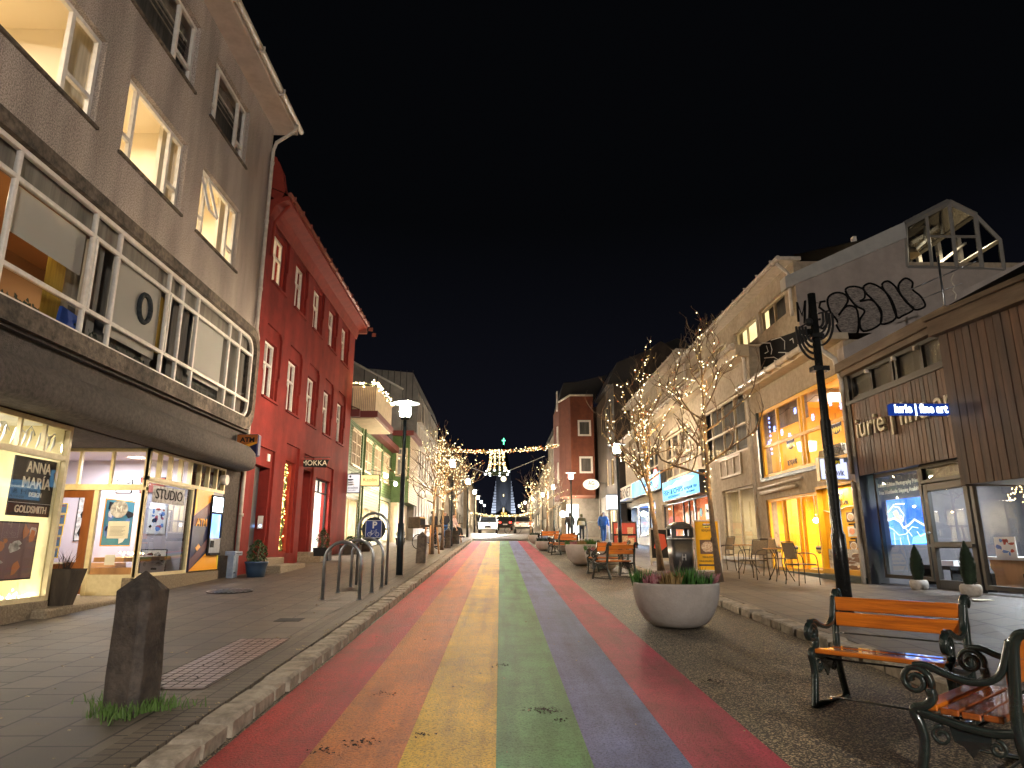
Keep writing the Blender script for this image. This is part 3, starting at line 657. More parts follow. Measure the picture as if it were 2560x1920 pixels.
# art and leaflets in the doorway
FDI = FC(y_r+1.88)
AC = {}
def art(par, F_, u0, u1, z0, z1, d, base, marks, seed=0, frame='black', nm='picture'):
    rr = random.Random(seed); fr_ = MB().box(u0-.02, u1+.02, z0-.02, z1+.02, d-.015, d, F_).build(nm, frame, par)
    MB().box(u0, u1, z0, z1, d-.003, d+.003, F_).build('print', base, fr_)
    for mi_, m_ in enumerate(marks):
        b_ = MB()
        for _ in range(5):
            cu = rr.uniform(u0+.1*(u1-u0), u1-.1*(u1-u0)); cz_ = rr.uniform(z0+.1*(z1-z0), z1-.1*(z1-z0)); w_ = (u1-u0)*rr.uniform(.06, .22); h_ = (z1-z0)*rr.uniform(.04, .16)
            pts = [(min(max(cu+w_*math.cos(k*1.047)*rr.uniform(.5, 1.2), u0), u1), min(max(cz_+h_*math.sin(k*1.047)*rr.uniform(.5, 1.2), z0), z1)) for k in range(6)]
            b_.q([F_(p[0], p[1], d+.006+.002*mi_) for p in pts])
        b_.build('drawing', m_, fr_, normals=False)
    return fr_
mat('art_red', (.45, .06, .03), None); mat('art_teal', (.05, .25, .35), None); mat('art_tan', (.55, .38, .16), None); mat('art_grey', (.2, .2, .2), (.6, .6, .6), 14); mat('art_blue', (.12, .25, .6), None); mat('art_yellow', (.85, .65, .05), None)
art(T, FDI, XL-1.75, XL-1.25, 1.7, 2.4, .0, 'art_tan', ['art_red', 'black', 'art_teal'], 1)
art(T, FDI, XL-.85, XL-.5, 1.75, 2.3, .0, 'white', ['art_red', 'art_blue', 'black'], 2, 'white')
art(T, FDI, XL-2.35, XL-1.95, 1.6, 2.6, .0, 'art_grey', ['black'], 3)
art(T, FDI, XL-1.6, XL-1.3, 2.6, 2.85, .0, 'white', ['black'], 4); art(T, FDI, XL-1.1, XL-.6, 2.6, 2.9, .0, 'art_red', ['white'], 5)
art(T, FDI, XL-.8, XL-.3, .95, 1.4, .2, 'white', ['black', 'art_grey'], 6)
MB().box(XL-2.6, XL-1.2, .6, 1.15, -.0, .4, FDI).build('display_table', 'wood_pale', T); MB().box(XL-.9, XL-.1, .62, 1.1, -.3, -.1, FC(y_r)).build('display_table', 'wood_pale', T)
lf = thing('leaflet_rack', 'column of five blue and yellow leaflets hanging inside the gallery door', 'leaflets', (XL-1.5, y_r+.1, 1.3))
for k in range(5):
    z = 1.27+k*.2; u = XL-1.6+k*.012
    o = MB().box(u-.15, u+.1, z, z+.19+(.12 if k == 0 else 0)*0, -.09, -.08, FD).build('leaflet', 'art_yellow', lf)
    MB().box(u-.135, u+.085, z+.015, z+.175, -.08, -.076, FD).build('picture', 'art_blue', o)
    text(o, 'title', 'LUNDI', (u-.03, y_r+.0745, z+.14), (1, 0, 0), (0, 0, 1), 'art_red', .05, .18)
sg = thing('door_sticker', 'round grey sticker and pale notice on the glass beside the gallery door', 'sticker', (XL-.45, y_r, 2.1))
b = MB(); b.prism([(XL-.46+.16*math.cos(k*.2618), 2.15+.16*math.sin(k*.2618)) for k in range(24)], FD, -.02, -.012); b.build('disc', 'art_grey', sg)
text(sg, 'lettering', 'M', (XL-.46, y_r+.008, 2.15), (1, 0, 0), (0, 0, 1), 'white', .16)
MB().box(XL-.62, XL-.24, 1.62, 1.93, -.02, -.012, FD).build('notice', 'paper', sg); MB().box(XL-.6, XL-.42, 1.15, 1.33, -.02, -.012, FD).build('notice', 'paper', sg)
b = MB()
for k in range(8): b.box(XL-.58, XL-.3-.03*(k % 3), 1.83-k*.022, 1.834-k*.022, -.012, -.0095, FD)
b.build('print', 'black', sg)
# second shop window (dark glass) + glazed transoms
w2 = window(T, F, y_r, y_d+.05, .93, 2.72, d=-.02, fw=.06, m='cream_frame', back=None, g='glass_dark', lab='dark shop window beside the cash machine')
ztr0, ztr1 = 2.72, cz
tr = MB(); tr.box(y_r, y_a, ztr0-.03, ztr0+.04, -.09, .0, F).box(y_r, y_a, ztr1-.05, ztr1, -.09, .0, F)
for k in range(9): y = y_r+.03+(y_a-y_r-.06)*k/8; tr.box(y-.03, y+.03, ztr0+.03, ztr1-.04, -.09, -.005, F)
tr = tr.build('transom', 'cream_frame', T); MB().fq(F, y_r, y_a, ztr0, ztr1, -.05).build('pane', 'glass', tr, normals=False)
fr_ = art(T, FL(XL-.9), y_r+.35, y_r+1.35, 1.5, 2.35, 0, 'art_teal', ['art_blue', 'black', 'white'], 8, 'amber')
tag(MB().box(y_r+.3, y_r+1.6, 2.3, 2.62, -.03, -.018, F).build('studio_panel', 'art_grey', T), 'grey panel reading STUDIO')
text(T, 'lettering', 'STUDIO', (XL-.012, y_r+.95, 2.46), (0, 1, 0), (0, 0, 1), 'black', .28, 1.1)
arealamp((XL-.8, y_r+1., 3.1), 10, (.8, .9, 1), .5)
bb = MB().box(y_r+.1, y_d-.05, 1.2, 1.28, -.85, -.3, F).build('display_shelf', 'wood_pale', T)
bulbs(T, [F(y_r+.4+rng.uniform(0, .9), 1.32+rng.uniform(0, .05), -.5+rng.uniform(-.1, .1)) for _ in range(26)], .012, emis('tiny_warm', (1, .75, .3), 14, False), 'tea_lights')
# goldsmith window contents
gs = thing('shop_sign', 'black goldsmith shop sign with white capitals in the display window', 'shop sign', F(9.75, 2.2, -.12))
su0, su1 = 9.4, 10.28
MB().box(su0, su1, 1.9, 2.72, -.13, -.11, F).build('board', 'black', gs); MB().box(su0, su1, 2.08, 2.085, -.11, -.107, F).build('rule', 'white', gs)
for s_, z_, h_, w_ in (('ANNA', 2.58, .22, .52), ('MARÍA', 2.36, .22, .6), ('DESIGN', 2.2, .09, .26), ('GOLDSMITH', 1.99, .14, .66)):
    text(gs, 'lettering', s_, (XL-.104, 9.86 if z_ < 2.1 else 9.9, z_), (0, 1, 0), (0, 0, 1), 'paper', h_, w_, bold=.002)
pp = art(T, F, 9.3, 10.12, 1.05, 1.8, -.14, 'purple_brown', ['art_grey', 'amber_dark'], 11, 'black', 'poster'); pp['label'] = 'dark jewellery poster'
mat('bright_poster_paint', (.8, .72, .6), None)
lb = MB().box(7.2, 8.7, .95, 2.35, -.2, -.16, F).build('light_box', emis('lightbox_glow', (1, .84, .6), .6), T); lb['label'] = 'bright backlit display panel'
MB().box(8.75, 8.8, .75, 1.5, -.25, -.2, F).box(8.3, 8.8, 1.45, 1.5, -.25, -.2, F).box(8.3, 8.35, .75, 1.5, -.25, -.2, F).box(8.3, 8.8, 1.1, 1.14, -.25, -.2, F).build('stand', 'steel', T)
fl = thing('string_lights', 'heap of white fairy lights along the foot of the goldsmith window', 'fairy lights', F(9, .75, -.15), group=None)
bulbs(fl, [F(rng.uniform(6.5, 10.25), .76+abs(rng.gauss(0, .045)), -.12-rng.uniform(0, .18)) for _ in range(260)], .013, emis('fairy_white', (1, .88, .6), 6, False))
b = MB()
for k in range(6):
    yy = 10.15-k*.52; b.tube([F(yy-.2+.1*j, zt+.33+.07*math.sin(j*2.3+k), -.2) for j in range(5)], .01, 4)
    for j in range(4): b.tube([F(yy-.2+.11*j, zt+.33, -.2), F(yy-.22+.11*j, zt+.2, -.2), F(yy-.24+.11*j, zt+.1, -.22)], [.012, .02, .005], 5)
b.build('antler_ornament', 'white', T)
# trough planter by the entrance
pt = thing('door_planter', 'tall tapered dark wooden planter with dry grass beside the gallery door', 'planter', (XL+.02, 10.75, .62))
mat('old_wood', (.06, .045, .03), (.03, .022, .015), 6, .9, .6, 20, stretch=(1, 1, .2))
b = MB(); x_, y_ = XL-.02, 10.72
P0 = [(x_-.14, y_-.12, .62), (x_+.12, y_-.12, .62), (x_+.12, y_+.12, .62), (x_-.14, y_+.12, .62)]; P1_ = [(x_-.2, y_-.2, 1.15), (x_+.22, y_-.2, 1.15), (x_+.22, y_+.2, 1.15), (x_-.2, y_+.2, 1.15)]
for k in range(4): b.q([P0[k], P0[(k+1) % 4], P1_[(k+1) % 4], P1_[k]])
b.q(P0).q([(p[0], p[1], 1.1) for p in P1_]); b.build('trough', 'old_wood', pt); b = tuft('dry_grass', '', x_, y_, 1.08, .18, 60, .35, 'old_wood', par=None); b.parent = pt; b.location = -Vector(pt.location)
# ---- cash machine panel
at = thing('cash_machine', 'cash machine in a navy and amber panel under the canopy', 'cash machine', F(15.6, .93, 0))
a0, a1 = y_d+.1, y_a-.03
MB().box(a0, a1, .95, 2.69, -.07, -.0, F).build('panel', 'navy', at, bevel=.005)
mat('yellow', (.85, .68, .03), None, rough=.4)
aw = a1-a0
MB().prism([(a0, .96), (a1, .96), (a1, 1.66), (a1-.06, 1.62)], F, 0, .006).build('shape', 'amber', at)
MB().prism([(a0, .96), (a0+aw*.62, 1.52), (a0+aw*.62, 1.7), (a0, 1.2)], F, .0, .008).build('shape', 'purple_brown', at)
MB().prism([(a1, .96), (a1, 1.7), (a1-.16, 1.45)], F, .006, .011).build('shape', 'yellow', at)
MB().prism([(a0, 2.69), (a0+aw*.6, 2.69), (a0+aw*.6, 2.5), (a0, 2.12)], F, 0, .006).build('shape', 'amber', at)
MB().prism([(a0, 2.12), (a0, 2.69), (a0+.12, 2.3)], F, .006, .010).build('shape', 'yellow', at)
MB().prism([(a0, 1.9), (a0+aw*.58, 2.2), (a0+aw*.58, 2.5), (a0, 2.12)], F, .0, .004).build('shape', 'purple_brown', at)
text(at, 'lettering', 'ATM', (XL+.01, a0+aw*.27, 1.98), (0, 1, 0), (0, 0, 1), 'amber', .22, aw*.38, bold=.008)
b = MB(); b.prism([(a0+aw*.25, 1.35), (a0+aw*.35, 1.44), (a0+aw*.25, 1.53), (a0+aw*.15, 1.44)], F, 0, .006); b.build('emblem', 'amber', at)
n0, n1 = a0+aw*.56, a1-.06
b = MB(); b.box(n0-.04, n0, 1.28, 2.62, 0, .05, F).box(n1, n1+.04, 1.28, 2.62, 0, .05, F).box(n0, n1, 2.58, 2.62, 0, .05, F).box(n0, n1, 1.28, 1.33, 0, .08, F).box(n0, n1, 2.2, 2.25, 0, .05, F); b.build('surround', 'black', at, bevel=.006)
MB().box(n0, n1, 2.25, 2.58, .0, .03, F).build('light_sign', emis('atm_light', (.75, .9, 1), 2.2), at)
MB().box(n0, n1, 1.66, 2.2, .0, .01, F).build('screen', emis('atm_screen', (.16, .36, 1), .5, col2=(.45, .65, 1), sc=1.5), at)
MB().prism([(n0, 1.33), (n1, 1.33), (n1, 1.66), (n0, 1.66)], F, .0, .05).build('keypad_deck', 'steel', at)
MB().box(n0+.05, n0+.22, 1.45, 1.6, .05, .06, F).build('keypad', 'black', at)
# round vent, utility post
vb = MB(); vb.tube([F(y_a-.25, 3.0, .0), F(y_a-.25, 3.0, .14)], .12, 16); vb.build('vent', 'gutter_white', T)
up = thing('service_post', 'pale blue grey painted service post with graffiti by the corner of the grey building', 'post', F(16.85, pz(16.8), .2))
b = MB(); q_ = 16.62; b.box(q_-.09, q_+.09, pz(16.6), 1.26, .15, .3, F).box(q_+.16, q_+.27, pz(16.6), 1.26, .15, .28, F).box(q_-.14, q_+.33, 1.26, 1.36, .1, .34, F)
mat('post_paint', (.3, .38, .5), (.2, .26, .36), 9, .5); b.build('post', 'post_paint', up, bevel=.008)
b = MB(); b.tube([F(q_-.05+.02*k, .85+.04*((k*7) % 5)/5, .304) for k in range(7)], .006, 4); b.tube([F(q_-.06+.03*k, 1.3+.03*((k*5) % 3)/3, .344) for k in range(12)], .006, 4); b.build('graffiti', 'black', up)
# ATM hanging sign (faces down the street)
sn = thing('hanging_sign', 'navy and amber square cash machine sign projecting from the corner of the grey building', 'hanging sign', (XL+.4, 17.0, 4.2))
sx0 = FY(590, 1110, 16.6)[0]; sx1 = FY(645, 1110, 16.6)[0]; sz1 = FY(620, 1085, 16.6)[1]; sz0 = FY(620, 1140, 16.6)[1]
FS = FC(16.6)
MB().box(sx0, sx1, sz0, sz1, -.22, 0, FS).build('box', 'navy', sn, bevel=.03)
MB().prism([(sx0+.02, sz0+.1), (sx1-.02, sz0+.32), (sx1-.02, sz1-.02), (sx0+.02, sz1-.02)], FS, 0, .006).build('shape', 'amber_dark', sn)
MB().prism([(sx0+.02, sz0+.1), (sx0+.02, sz0+.22), (sx1-.03, sz0+.36), (sx1-.03, sz0+.31)], FS, .006, .009).build('shape', 'amber', sn)
text(sn, 'lettering', 'ATM', ((sx0+sx1)/2, 16.588, sz1-.15), (1, 0, 0), (0, 0, 1), 'black', .16, (sx1-sx0)*.66, bold=.006)
MB().prism([((sx0+sx1)/2-.11, sz0+.11), ((sx0+sx1)/2, sz0+.06), ((sx0+sx1)/2+.11, sz0+.11), ((sx0+sx1)/2, sz0+.18)], FS, .0, .012).build('emblem', 'white', sn)
MB().box(XL-.05, sx0, (sz0+sz1)/2-.04, (sz0+sz1)/2+.04, -.15, -.07, FS).build('bracket', 'dark_metal', sn)
# =============================================================== red building
F = FL(XL+.02)
RX = XL+.02
ry0, ry1 = gy1+.0, UX(886, 813, RX)
def rr4(*p): return FX(*p, RX)
zRe = rr4(886, 820)[1]
T2 = thing('red_building', 'dark red plastered three storey building with tall white windows', 'building', (RX, 23, gz(23)))
top_ = [((687, 572), (706, 730)), ((741, 654), (757, 793)), ((785, 714), (797, 838)), ((821, 766), (830, 880)), ((855, 814), (863, 918))]
mid_ = [((661, 835), (681, 1001)), ((722, 892), (737, 1036)), ((767, 936), (780, 1065)), ((805, 970), (819, 1092)), ((839, 1004), (849, 1112))]
def row(l_):
    R_ = [RL(a, c, RX) for a, c in l_]; z0 = sum(r_[2] for r_ in R_)/5; z1 = sum(r_[3] for r_ in R_)/5
    return [(r_[0], r_[1], z0, z1) for r_ in R_]
tw, mw = row(top_), row(mid_)
# regular spacing
def reg(l_, wd):
    c0 = (l_[0][0]+l_[0][1])/2; c1 = (l_[4][0]+l_[4][1])/2
    return [(c0+(c1-c0)*k/4-wd/2, c0+(c1-c0)*k/4+wd/2, l_[0][2], l_[0][3]) for k in range(5)]
tw = reg(tw, 1.0); mw = reg([(t_[0], t_[1], m_[2], m_[3]) for t_, m_ in zip(tw, mw)], 1.0)
d1 = RL((629, 1156), (670, 1391), RX); d1 = (UX(618, 1373, RX), UX(656, 1391, RX), pz(18.6)+.35, rr4(629, 1156)[1])
lw_ = (UX(694, 1382, RX), UX(722, 1382, RX), rr4(700, 1383)[1], rr4(715, 1150)[1])
d2 = (UX(742, 1380, RX), UX(762, 1380, RX), pz(24)+.2, rr4(760, 1173)[1])
sw = (UX(775, 1382, RX), UX(815, 1378, RX), rr4(795, 1383)[1], rr4(806, 1198)[1])
G_ = [d1, lw_, d2, sw]
# recessed panels drawn as a thicker outer skin with chamfered openings
skin = .07
panels = [(a-.22, b_+.22, z0-.02, z1+.42) for a, b_, z0, z1 in tw+mw]+[(a-.15, b_+.15, z0-(.5 if i in (0, 2) else .0), z1+.5) for i, (a, b_, z0, z1) in enumerate(G_)]
MB().facade(F, ry0, ry1, pz(18)-.3, zRe+.0, panels, skin, skin).build('wall', 'red_wall', T2, normals=False)
MB().facade(F, ry0, ry1, pz(18)-.3, zRe, tw+mw+G_, .32).shell(F, ry0, ry1, pz(18)-.3, zRe, 9, d0=skin).build('wall', 'red_wall', T2, normals=False)
b = MB()
for a, b_, z0, z1 in panels[:10]:          # chamfer wedges in the upper corners of the recesses
    for s_, x in ((1, a), (-1, b_)):
        b.prism([(x, z1), (x+s_*.16, z1), (x, z1-.16)], F, .001, skin-.001)
    b.prism([(b_, z0), (b_, z0+.75), (b_-.1, z0+.65), (b_-.1, z0)], F, .001, skin-.001); b.prism([(a, z0), (a, z0+.75), (a+.1, z0+.65), (a+.1, z0)], F, .001, skin-.001)
    b.box(a+.08, b_-.08, z0-.08, z0-.02, 0, .14, F)
b.build('trim', 'red_wall', T2)
mat('curtain_warm', (.5, .38, .2), (.35, .25, .12), 2, .9, stretch=(8, 8, .3))
glowc = emis('lit_curtain', (1, .62, .24), .3, col2=(1, .75, .4), sc=3)
glowd = emis('dim_curtain', (.8, .4, .16), .06, col2=(.9, .55, .25), sc=3)
for k, (a, b_, z0, z1) in enumerate(tw+mw):
    window(T2, F, a, b_, z0, z1, d=-.1, vs=(.5,), hs=(.62,), fw=.07, bar=.07, back=('lit_curtain' if k in (0,) else 'dim_curtain' if k < 5 else 'curtain_grey'), g='glass', lab='white window of a lit room' if k == 0 else None)
# doors, lit garland window, shop window
MB().fq(F, d1[0]-.02, d1[1]+.02, d1[2], d1[3], -.3).build('door', 'black', T2, normals=False)
MB().box(d1[0]+.0, d1[1]-.25, d1[2], d1[3], -.29, -.2, F).build('door', 'dark_metal', T2)
MB().box(d2[0], d2[1], d2[2], d2[3], -.32, -.25, F).build('door', 'red_trim', T2)
window(T2, F, *lw_, d=-.1, fw=.05, m='red_trim', back=None, g='glass_shop', lab='tall window wound with golden lights')
room(T2, F, lw_[0]-.2, lw_[1]+.2, lw_[2]-.2, lw_[3]+.1, -.33, 2.5, 'brown_wall', 30, (1, .6, .22), size=.5)
MB().box(lw_[0]+.1, lw_[1]-.1, lw_[2], lw_[2]+.9, -1.2, -.6, F).build('shelf', 'wood_door', T2)
window(T2, F, *sw, d=-.12, vs=((.5, .82, 1),), hs=(.82,), fw=.05, m='black', back=None, g='glass_shop')
mat('white_room', (.8, .8, .78), (.6, .62, .58), 3, .8)
room(T2, F, sw[0]-.3, sw[1]+.3, sw[2]-.1, sw[3]+.1, -.33, 2.2, 'white_room', 50, (1, .93, .82), size=1.)
b = MB()
for k in range(7): b.box(sw[0]+.1+k*.25, sw[0]+.26+k*.25, sw[2]+.1+.3*(k % 3), sw[2]+.4+.35*(k % 2)+.3*(k % 3), -1.4, -.9+.1*(k % 2), F)
b.build('goods', 'wood_pale', T2)
# steps
b = MB(); b.box(d1[0]-.15, d1[1]+.9, pz(17)-.3, pz(18.5)+.18, -.2, .95, F).box(d1[0]-.05, d1[1]+.35, pz(18.5)+.1, pz(18.5)+.36, -.2, .5, F).build('step', 'plinth', T2, bevel=.02)
b = MB(); b.box(d2[0]-.15, d2[1]+.5, pz(23)-.3, pz(24)+.12, -.2, .8, F).box(d2[0]-.05, d2[1]+.15, pz(24)+.1, pz(24)+.26, -.2, .4, F).build('step', 'plinth', T2, bevel=.02)
# cornice, gutter, roof tiles edge, end bracket
b = MB(); b.prism([(0, zRe-.5), (.0, zRe+.0), (.5, zRe+.12), (.5, zRe+.0), (.16, zRe-.15), (.1, zRe-.3), (.04, zRe-.5)], lambda u, z, d: (RX+.07+u, d, z), ry0, ry1+.12)
b.build('cornice', 'red_trim', T2)
b = MB(); b.tube([F(ry0, zRe+.16, .6), F(ry1+.16, zRe+.16, .6)], .07, 8); b.box(ry1+.05, ry1+.15, zRe-.25, zRe+.1, 0, .55, F)
for k in range(16): y = ry0+.3+k*.85; b.box(y-.018, y+.018, zRe+.08, zRe+.24, .5, .69, F)
b.build('gutter', 'roof_tile', T2)
MB().q([F(ry0, zRe+.16, .55), F(ry1+.15, zRe+.16, .55), F(ry1+.15, zRe+2.4, -4.5), F(ry0, zRe+2.4, -4.5)]).q([F(ry0, zRe+.16, -9), F(ry1+.15, zRe+.16, -9), F(ry1+.15, zRe+2.4, -4.5), F(ry0, zRe+2.4, -4.5)]).build('roof', 'dark_roof', T2, normals=False)
b = MB(); b.box(ry0+.05, ry0+.28, zRe-.3, zRe+1.5, -2.6, -.2, F); b.prism([(-.2, zRe+1.5), (-.2, zRe+.3), (.12, zRe+.1), (.3, zRe-.1), (.42, zRe+.3), (.3, zRe+.9), (.1, zRe+1.35)], lambda u, z, d: (RX+u, d, z), ry0+.05, ry0+.28)
b.build('parapet', 'red_trim', T2, bevel=.02)
b = MB(); b.tube([F(ry0+.35, zRe+.1, .55), F(ry0+.3, zRe-.3, .3), F(ry0+.22, zRe-.6, .16), F(ry0+.22, zRe-1.6, .14)], .045, 8); b.build('downpipe', 'red_trim', T2)
MB().box(d1[1]-.2, d1[1]-.12, 2.15, 2.5, -.0, .02, FC(d1[1]-.0)).build('intercom', 'white_frame', T2)
ic = MB().box(RX-.2, RX-.06, 1.95, 2.3, .01, .04, FC(d1[1])); ic.build('intercom', 'white_frame', T2); MB().box(RX-.15, RX-.1, 2.0, 2.05, .04, .045, FC(d1[1])).build('button', emis('intercom_led', (.3, .5, 1), 3, False), T2)
MB().box(d1[1]-.3, d1[1]-.12, d1[3]+.18, d1[3]+.38, .0, .03, F).build('house_number', 'white_frame', T2)
# lights wound in the tall window
ft = thing('window_garland', 'dense golden fairy light garland filling the tall red building window', 'fairy lights', F((lw_[0]+lw_[1])/2, lw_[2], -.1))
pts = []
for _ in range(620):
    u = rng.uniform(lw_[0]+.05, lw_[1]-.05); z = rng.uniform(lw_[2]+.05, lw_[3]-.05); e = abs(u-(lw_[0]+lw_[1])/2)/((lw_[1]-lw_[0])/2)
    if e > .55 or z < lw_[2]+.5 or rng.random() < .5 or z > lw_[3]-.3: pts.append(F(u, z, -.2-rng.uniform(0, .12)))
bulbs(ft, pts, .02, emis('fairy_gold', (1, .6, .16), 2.2, False))
b = MB()
for x in (lw_[0]+.15, lw_[1]-.15, (lw_[0]+lw_[1])/2): b.tube([F(x+.08*math.sin(k*1.3), lw_[2]+(lw_[3]-lw_[2])*k/20, -.24) for k in range(21)], .05, 5)
b.build('greenery', 'leaf', ft)
# hanging word sign
mk = thing('hanging_sign', 'black cafe sign with thin white capitals on an iron bracket over the red door', 'hanging sign', (RX+.6, 22.6, 4))
my = 22.3; mx0, mx1 = FY(748, 1155, my)[0], FY(822, 1155, my)[0]; mz = FY(785, 1158, my)[1]; FM = FC(my)
b = MB(); b.tube([(RX, my, mz+.2), (mx1+.05, my, mz+.2)], .012, 6).tube([(mx0+.2, my, mz+.2), (mx0+.2, my, mz+.1)], .008, 4).tube([(mx1-.2, my, mz+.2), (mx1-.2, my, mz+.1)], .008, 4); b.build('bracket', 'dark_metal', mk)
MB().prism([(mx0, mz+.1), (mx0+.15, mz-.12), (mx1-.08, mz-.14), (mx1, mz+.12)], FM, -.03, .0).build('board', 'black', mk)
text(mk, 'lettering', 'MOKKA', ((mx0+mx1)/2+.02, my-.008, mz), (1, 0, 0), (0, 0, 1), 'paper', .24, (mx1-mx0)*.85)
# =============================================================== right side
def RR(a, c, X=XR):   # tl, br pixel -> u0,u1,z0,z1 (on the right, left pixel = farther)
    y1, zt = FX(a[0], a[1], X); y0, zb = FX(c[0], c[1], X); return y0, y1, zb, zt
mat('beige_render', (.42, .35, .26), (.29, .24, .175), 7, .9, .5, 35, streak=.82)
mat('beige_trim', (.5, .42, .3), (.4, .33, .23), 5, .6)
mat('gable_render', (.4, .35, .32), (.33, .29, .265), 3, .9, .3, 30, streak=.85)
mat('coping', (.42, .42, .4), (.34, .34, .33), 3, .45)
mat('timber', (.16, .075, .035), (.075, .035, .018), 2.2, .6, .4, 14, stretch=(3, 3, .25), streak=.5)
mat('timber_b', (.115, .058, .03), (.055, .028, .016), 2.2, .6, .4, 14, stretch=(3, 3, .25), streak=.5)
mat('timber_c', (.2, .1, .05), (.1, .045, .022), 2.2, .6, .4, 14, stretch=(3, 3, .25), streak=.5)
mat('fascia_wood', (.16, .115, .075), (.08, .055, .035), 3, .8, .3, 14, stretch=(.4, .4, 3))
mat('yellow_paint', (.75, .42, .015), (.68, .36, .012), 3, .5)
mat('yellow_room', (.85, .48, .015), (.8, .42, .012), 2, .8)
mat('orange_room', (.8, .5, .13), None, rough=.8)
mat('red_art', (.6, .08, .03), (.5, .04, .03), 3, .8)
mat('spray_black', (.004, .004, .005), (.009, .009, .009), 9, .8, spec=.1); mat('spray_grey', (.1, .09, .085), (.33, .29, .265), 14, .8, lo=.4, hi=.6, stretch=(1, 1, 5)); mat('spray_white', (.5, .5, .48), None)
mat('charcoal', (.03, .028, .026), None, rough=.45)
mat('frosted', (.12, .12, .1), (.085, .085, .075), 2, .35)
mat('dark_green', (.01, .03, .03), None, rough=.4)
# ---------------------------------------------------------------- long beige building
F = FR(XR)
yA = FX(1880, 1000, XR)[0]; yB = 41.5
zc_ = FX(1858, 883, XR)[1]+.1       # cornice between the second and third storey
XT = 8.15; FT = FR(XT); yG = FX(1985, 690, XT)[0]; zT1 = FX(1858, 780, XT)[1]+.1; zT2 = zT1+.55; yS = FX(1718, 890, XT)[0]
gy_ = lambda a, b_: FY(a, b_, yG)[1]
TB = thing('beige_building', 'long beige rendered building with shops below and a set back top floor', 'building', (XR, 28, gz(28)))
big = []
tz1 = FX(1866, 965, XR)[1]; tz0 = FX(1877, 1119, XR)[1]
u0 = FX(1875, 1100, XR)[0]; wv = FX(1755, 1090, XR)[0]-u0
for k in range(4):
    a = u0+.25+k*(wv+1.15)
    if a+wv < yB: big.append((a, a+wv, tz0+(.1 if k > 1 else 0), tz1))
shop1 = RR((1808, 1228), (1893, 1385)); shop1 = (yA+.3, FX(1810, 1300, XR)[0], FX(1850, 1392, XR)[1], FX(1808, 1228, XR)[1])
fx0, fx1 = FX(1783, 1300, XR)[0], FX(1656, 1300, XR)[0]       # fish restaurant opening
bl0, bl1 = FX(1640, 1300, XR)[0], FX(1548, 1300, XR)[0]
zsh = FX(1748, 1240, XR)[1]
ops = big+[shop1, (fx0, fx1, gz(27)-.1, zsh), (bl0, bl1, gz(36)+.1, zsh+.35)]
MB().facade(F, yA, yB, gz(18)-.2, zc_, ops, .3).shell(F, yA, yB, gz(18)-.2, zc_, 10).build('wall', 'beige_render', TB, normals=False)
for k, (a, c, z0, z1) in enumerate(big):
    window(TB, F, a, c, z0, z1, d=-.08, vs=(.25, .5, .75), hs=(.46,), fw=.08, m='beige_trim', g='glass', back='curtain_dark' if k != 1 else 'curtain_grey')
# top floor
spec = [((1899, 812), (1969, 818), 2, 0), ((1837, 870), (1896, 872), 2, 1), ((1779, 900), (1819, 920), 2, 2), ((1729, 940), (1769, 960), 2, 0), ((1649, 1000), (1715, 1000), 4, 0), ((1614, 1050), (1645, 1050), 2, 0), ((1585, 1060), (1608, 1060), 2, 0)]
tops = []
zb3 = FX(1837, 888, XT)[1]; zt3 = FX(1837, 833, XT)[1]
for a, c, nv, lit in spec:
    ya, yc = FX(a[0], a[1], XT)[0], FX(c[0], c[1], XT)[0]; tops.append((yc, ya, zb3, zt3, nv, lit))
MB().facade(FT, yG, yS, zc_-.3, zT1, [t_[:4] for t_ in tops if t_[1] < yS], .2).shell(FT, yG, yS, zc_-.3, zT1, 9.6).build('upper_wall', 'beige_render', TB, normals=False)
MB().facade(FT, yS, yB, zc_-.3, zT2, [t_[:4] for t_ in tops if t_[1] > yS], .2).shell(FT, yS, yB, zc_-.3, zT2, 9.6).build('upper_wall', 'beige_render', TB, normals=False)
litm = emis('lit_room_top', (1, .74, .3), .28, col2=(1, .82, .45), sc=1.2)
for a, c, z0, z1, nv, lit in tops:
    window(TB, FT, a, c, z0, z1, d=-.08, vs=tuple(k/nv for k in range(1, nv)), fw=.07, m='beige_trim', back='lit_room_top' if lit else 'curtain_dark', lab='window of a lit top floor room' if lit else None, backname='lit_wall' if lit else 'curtain')
MB().fq(FT, yG, yA+.05, 4.8, zc_-.3, 0).build('upper_wall', 'beige_render', TB, normals=False)
# cornice, gutters
b = MB(); b.box(yA-.1, yB, zc_-.32, zc_, 0, .42, F).box(yA-.1, yB, zc_, zc_+.05, -.42, .46, F); b.build('cornice', 'beige_trim', TB, bevel=.01)
b = MB(); b.tube([F(yA-.1, zc_+.02, .5), F(yB, zc_+.02, .5)], .07, 8)
for k in range(20): b.box(yA+k*1.05, yA+k*1.05+.04, zc_-.1, zc_+.08, .42, .585, F)
b.build('gutter', 'gutter_white', TB)
for y0_, y1_, z_ in ((yG-.1, yS, zT1), (yS, yB, zT2)):
    b = MB(); b.box(y0_, y1_, z_, z_+.1, -.2, .38, FT); b.tube([FT(y0_, z_+.06, .44), FT(y1_, z_+.06, .44)], .07, 8)
    for k in range(int((y1_-y0_)/1.05)): b.box(y0_+.4+k*1.05, y0_+.44+k*1.05, z_-.03, z_+.15, .36, .52, FT)
    b.build('gutter', 'gutter_white', TB)
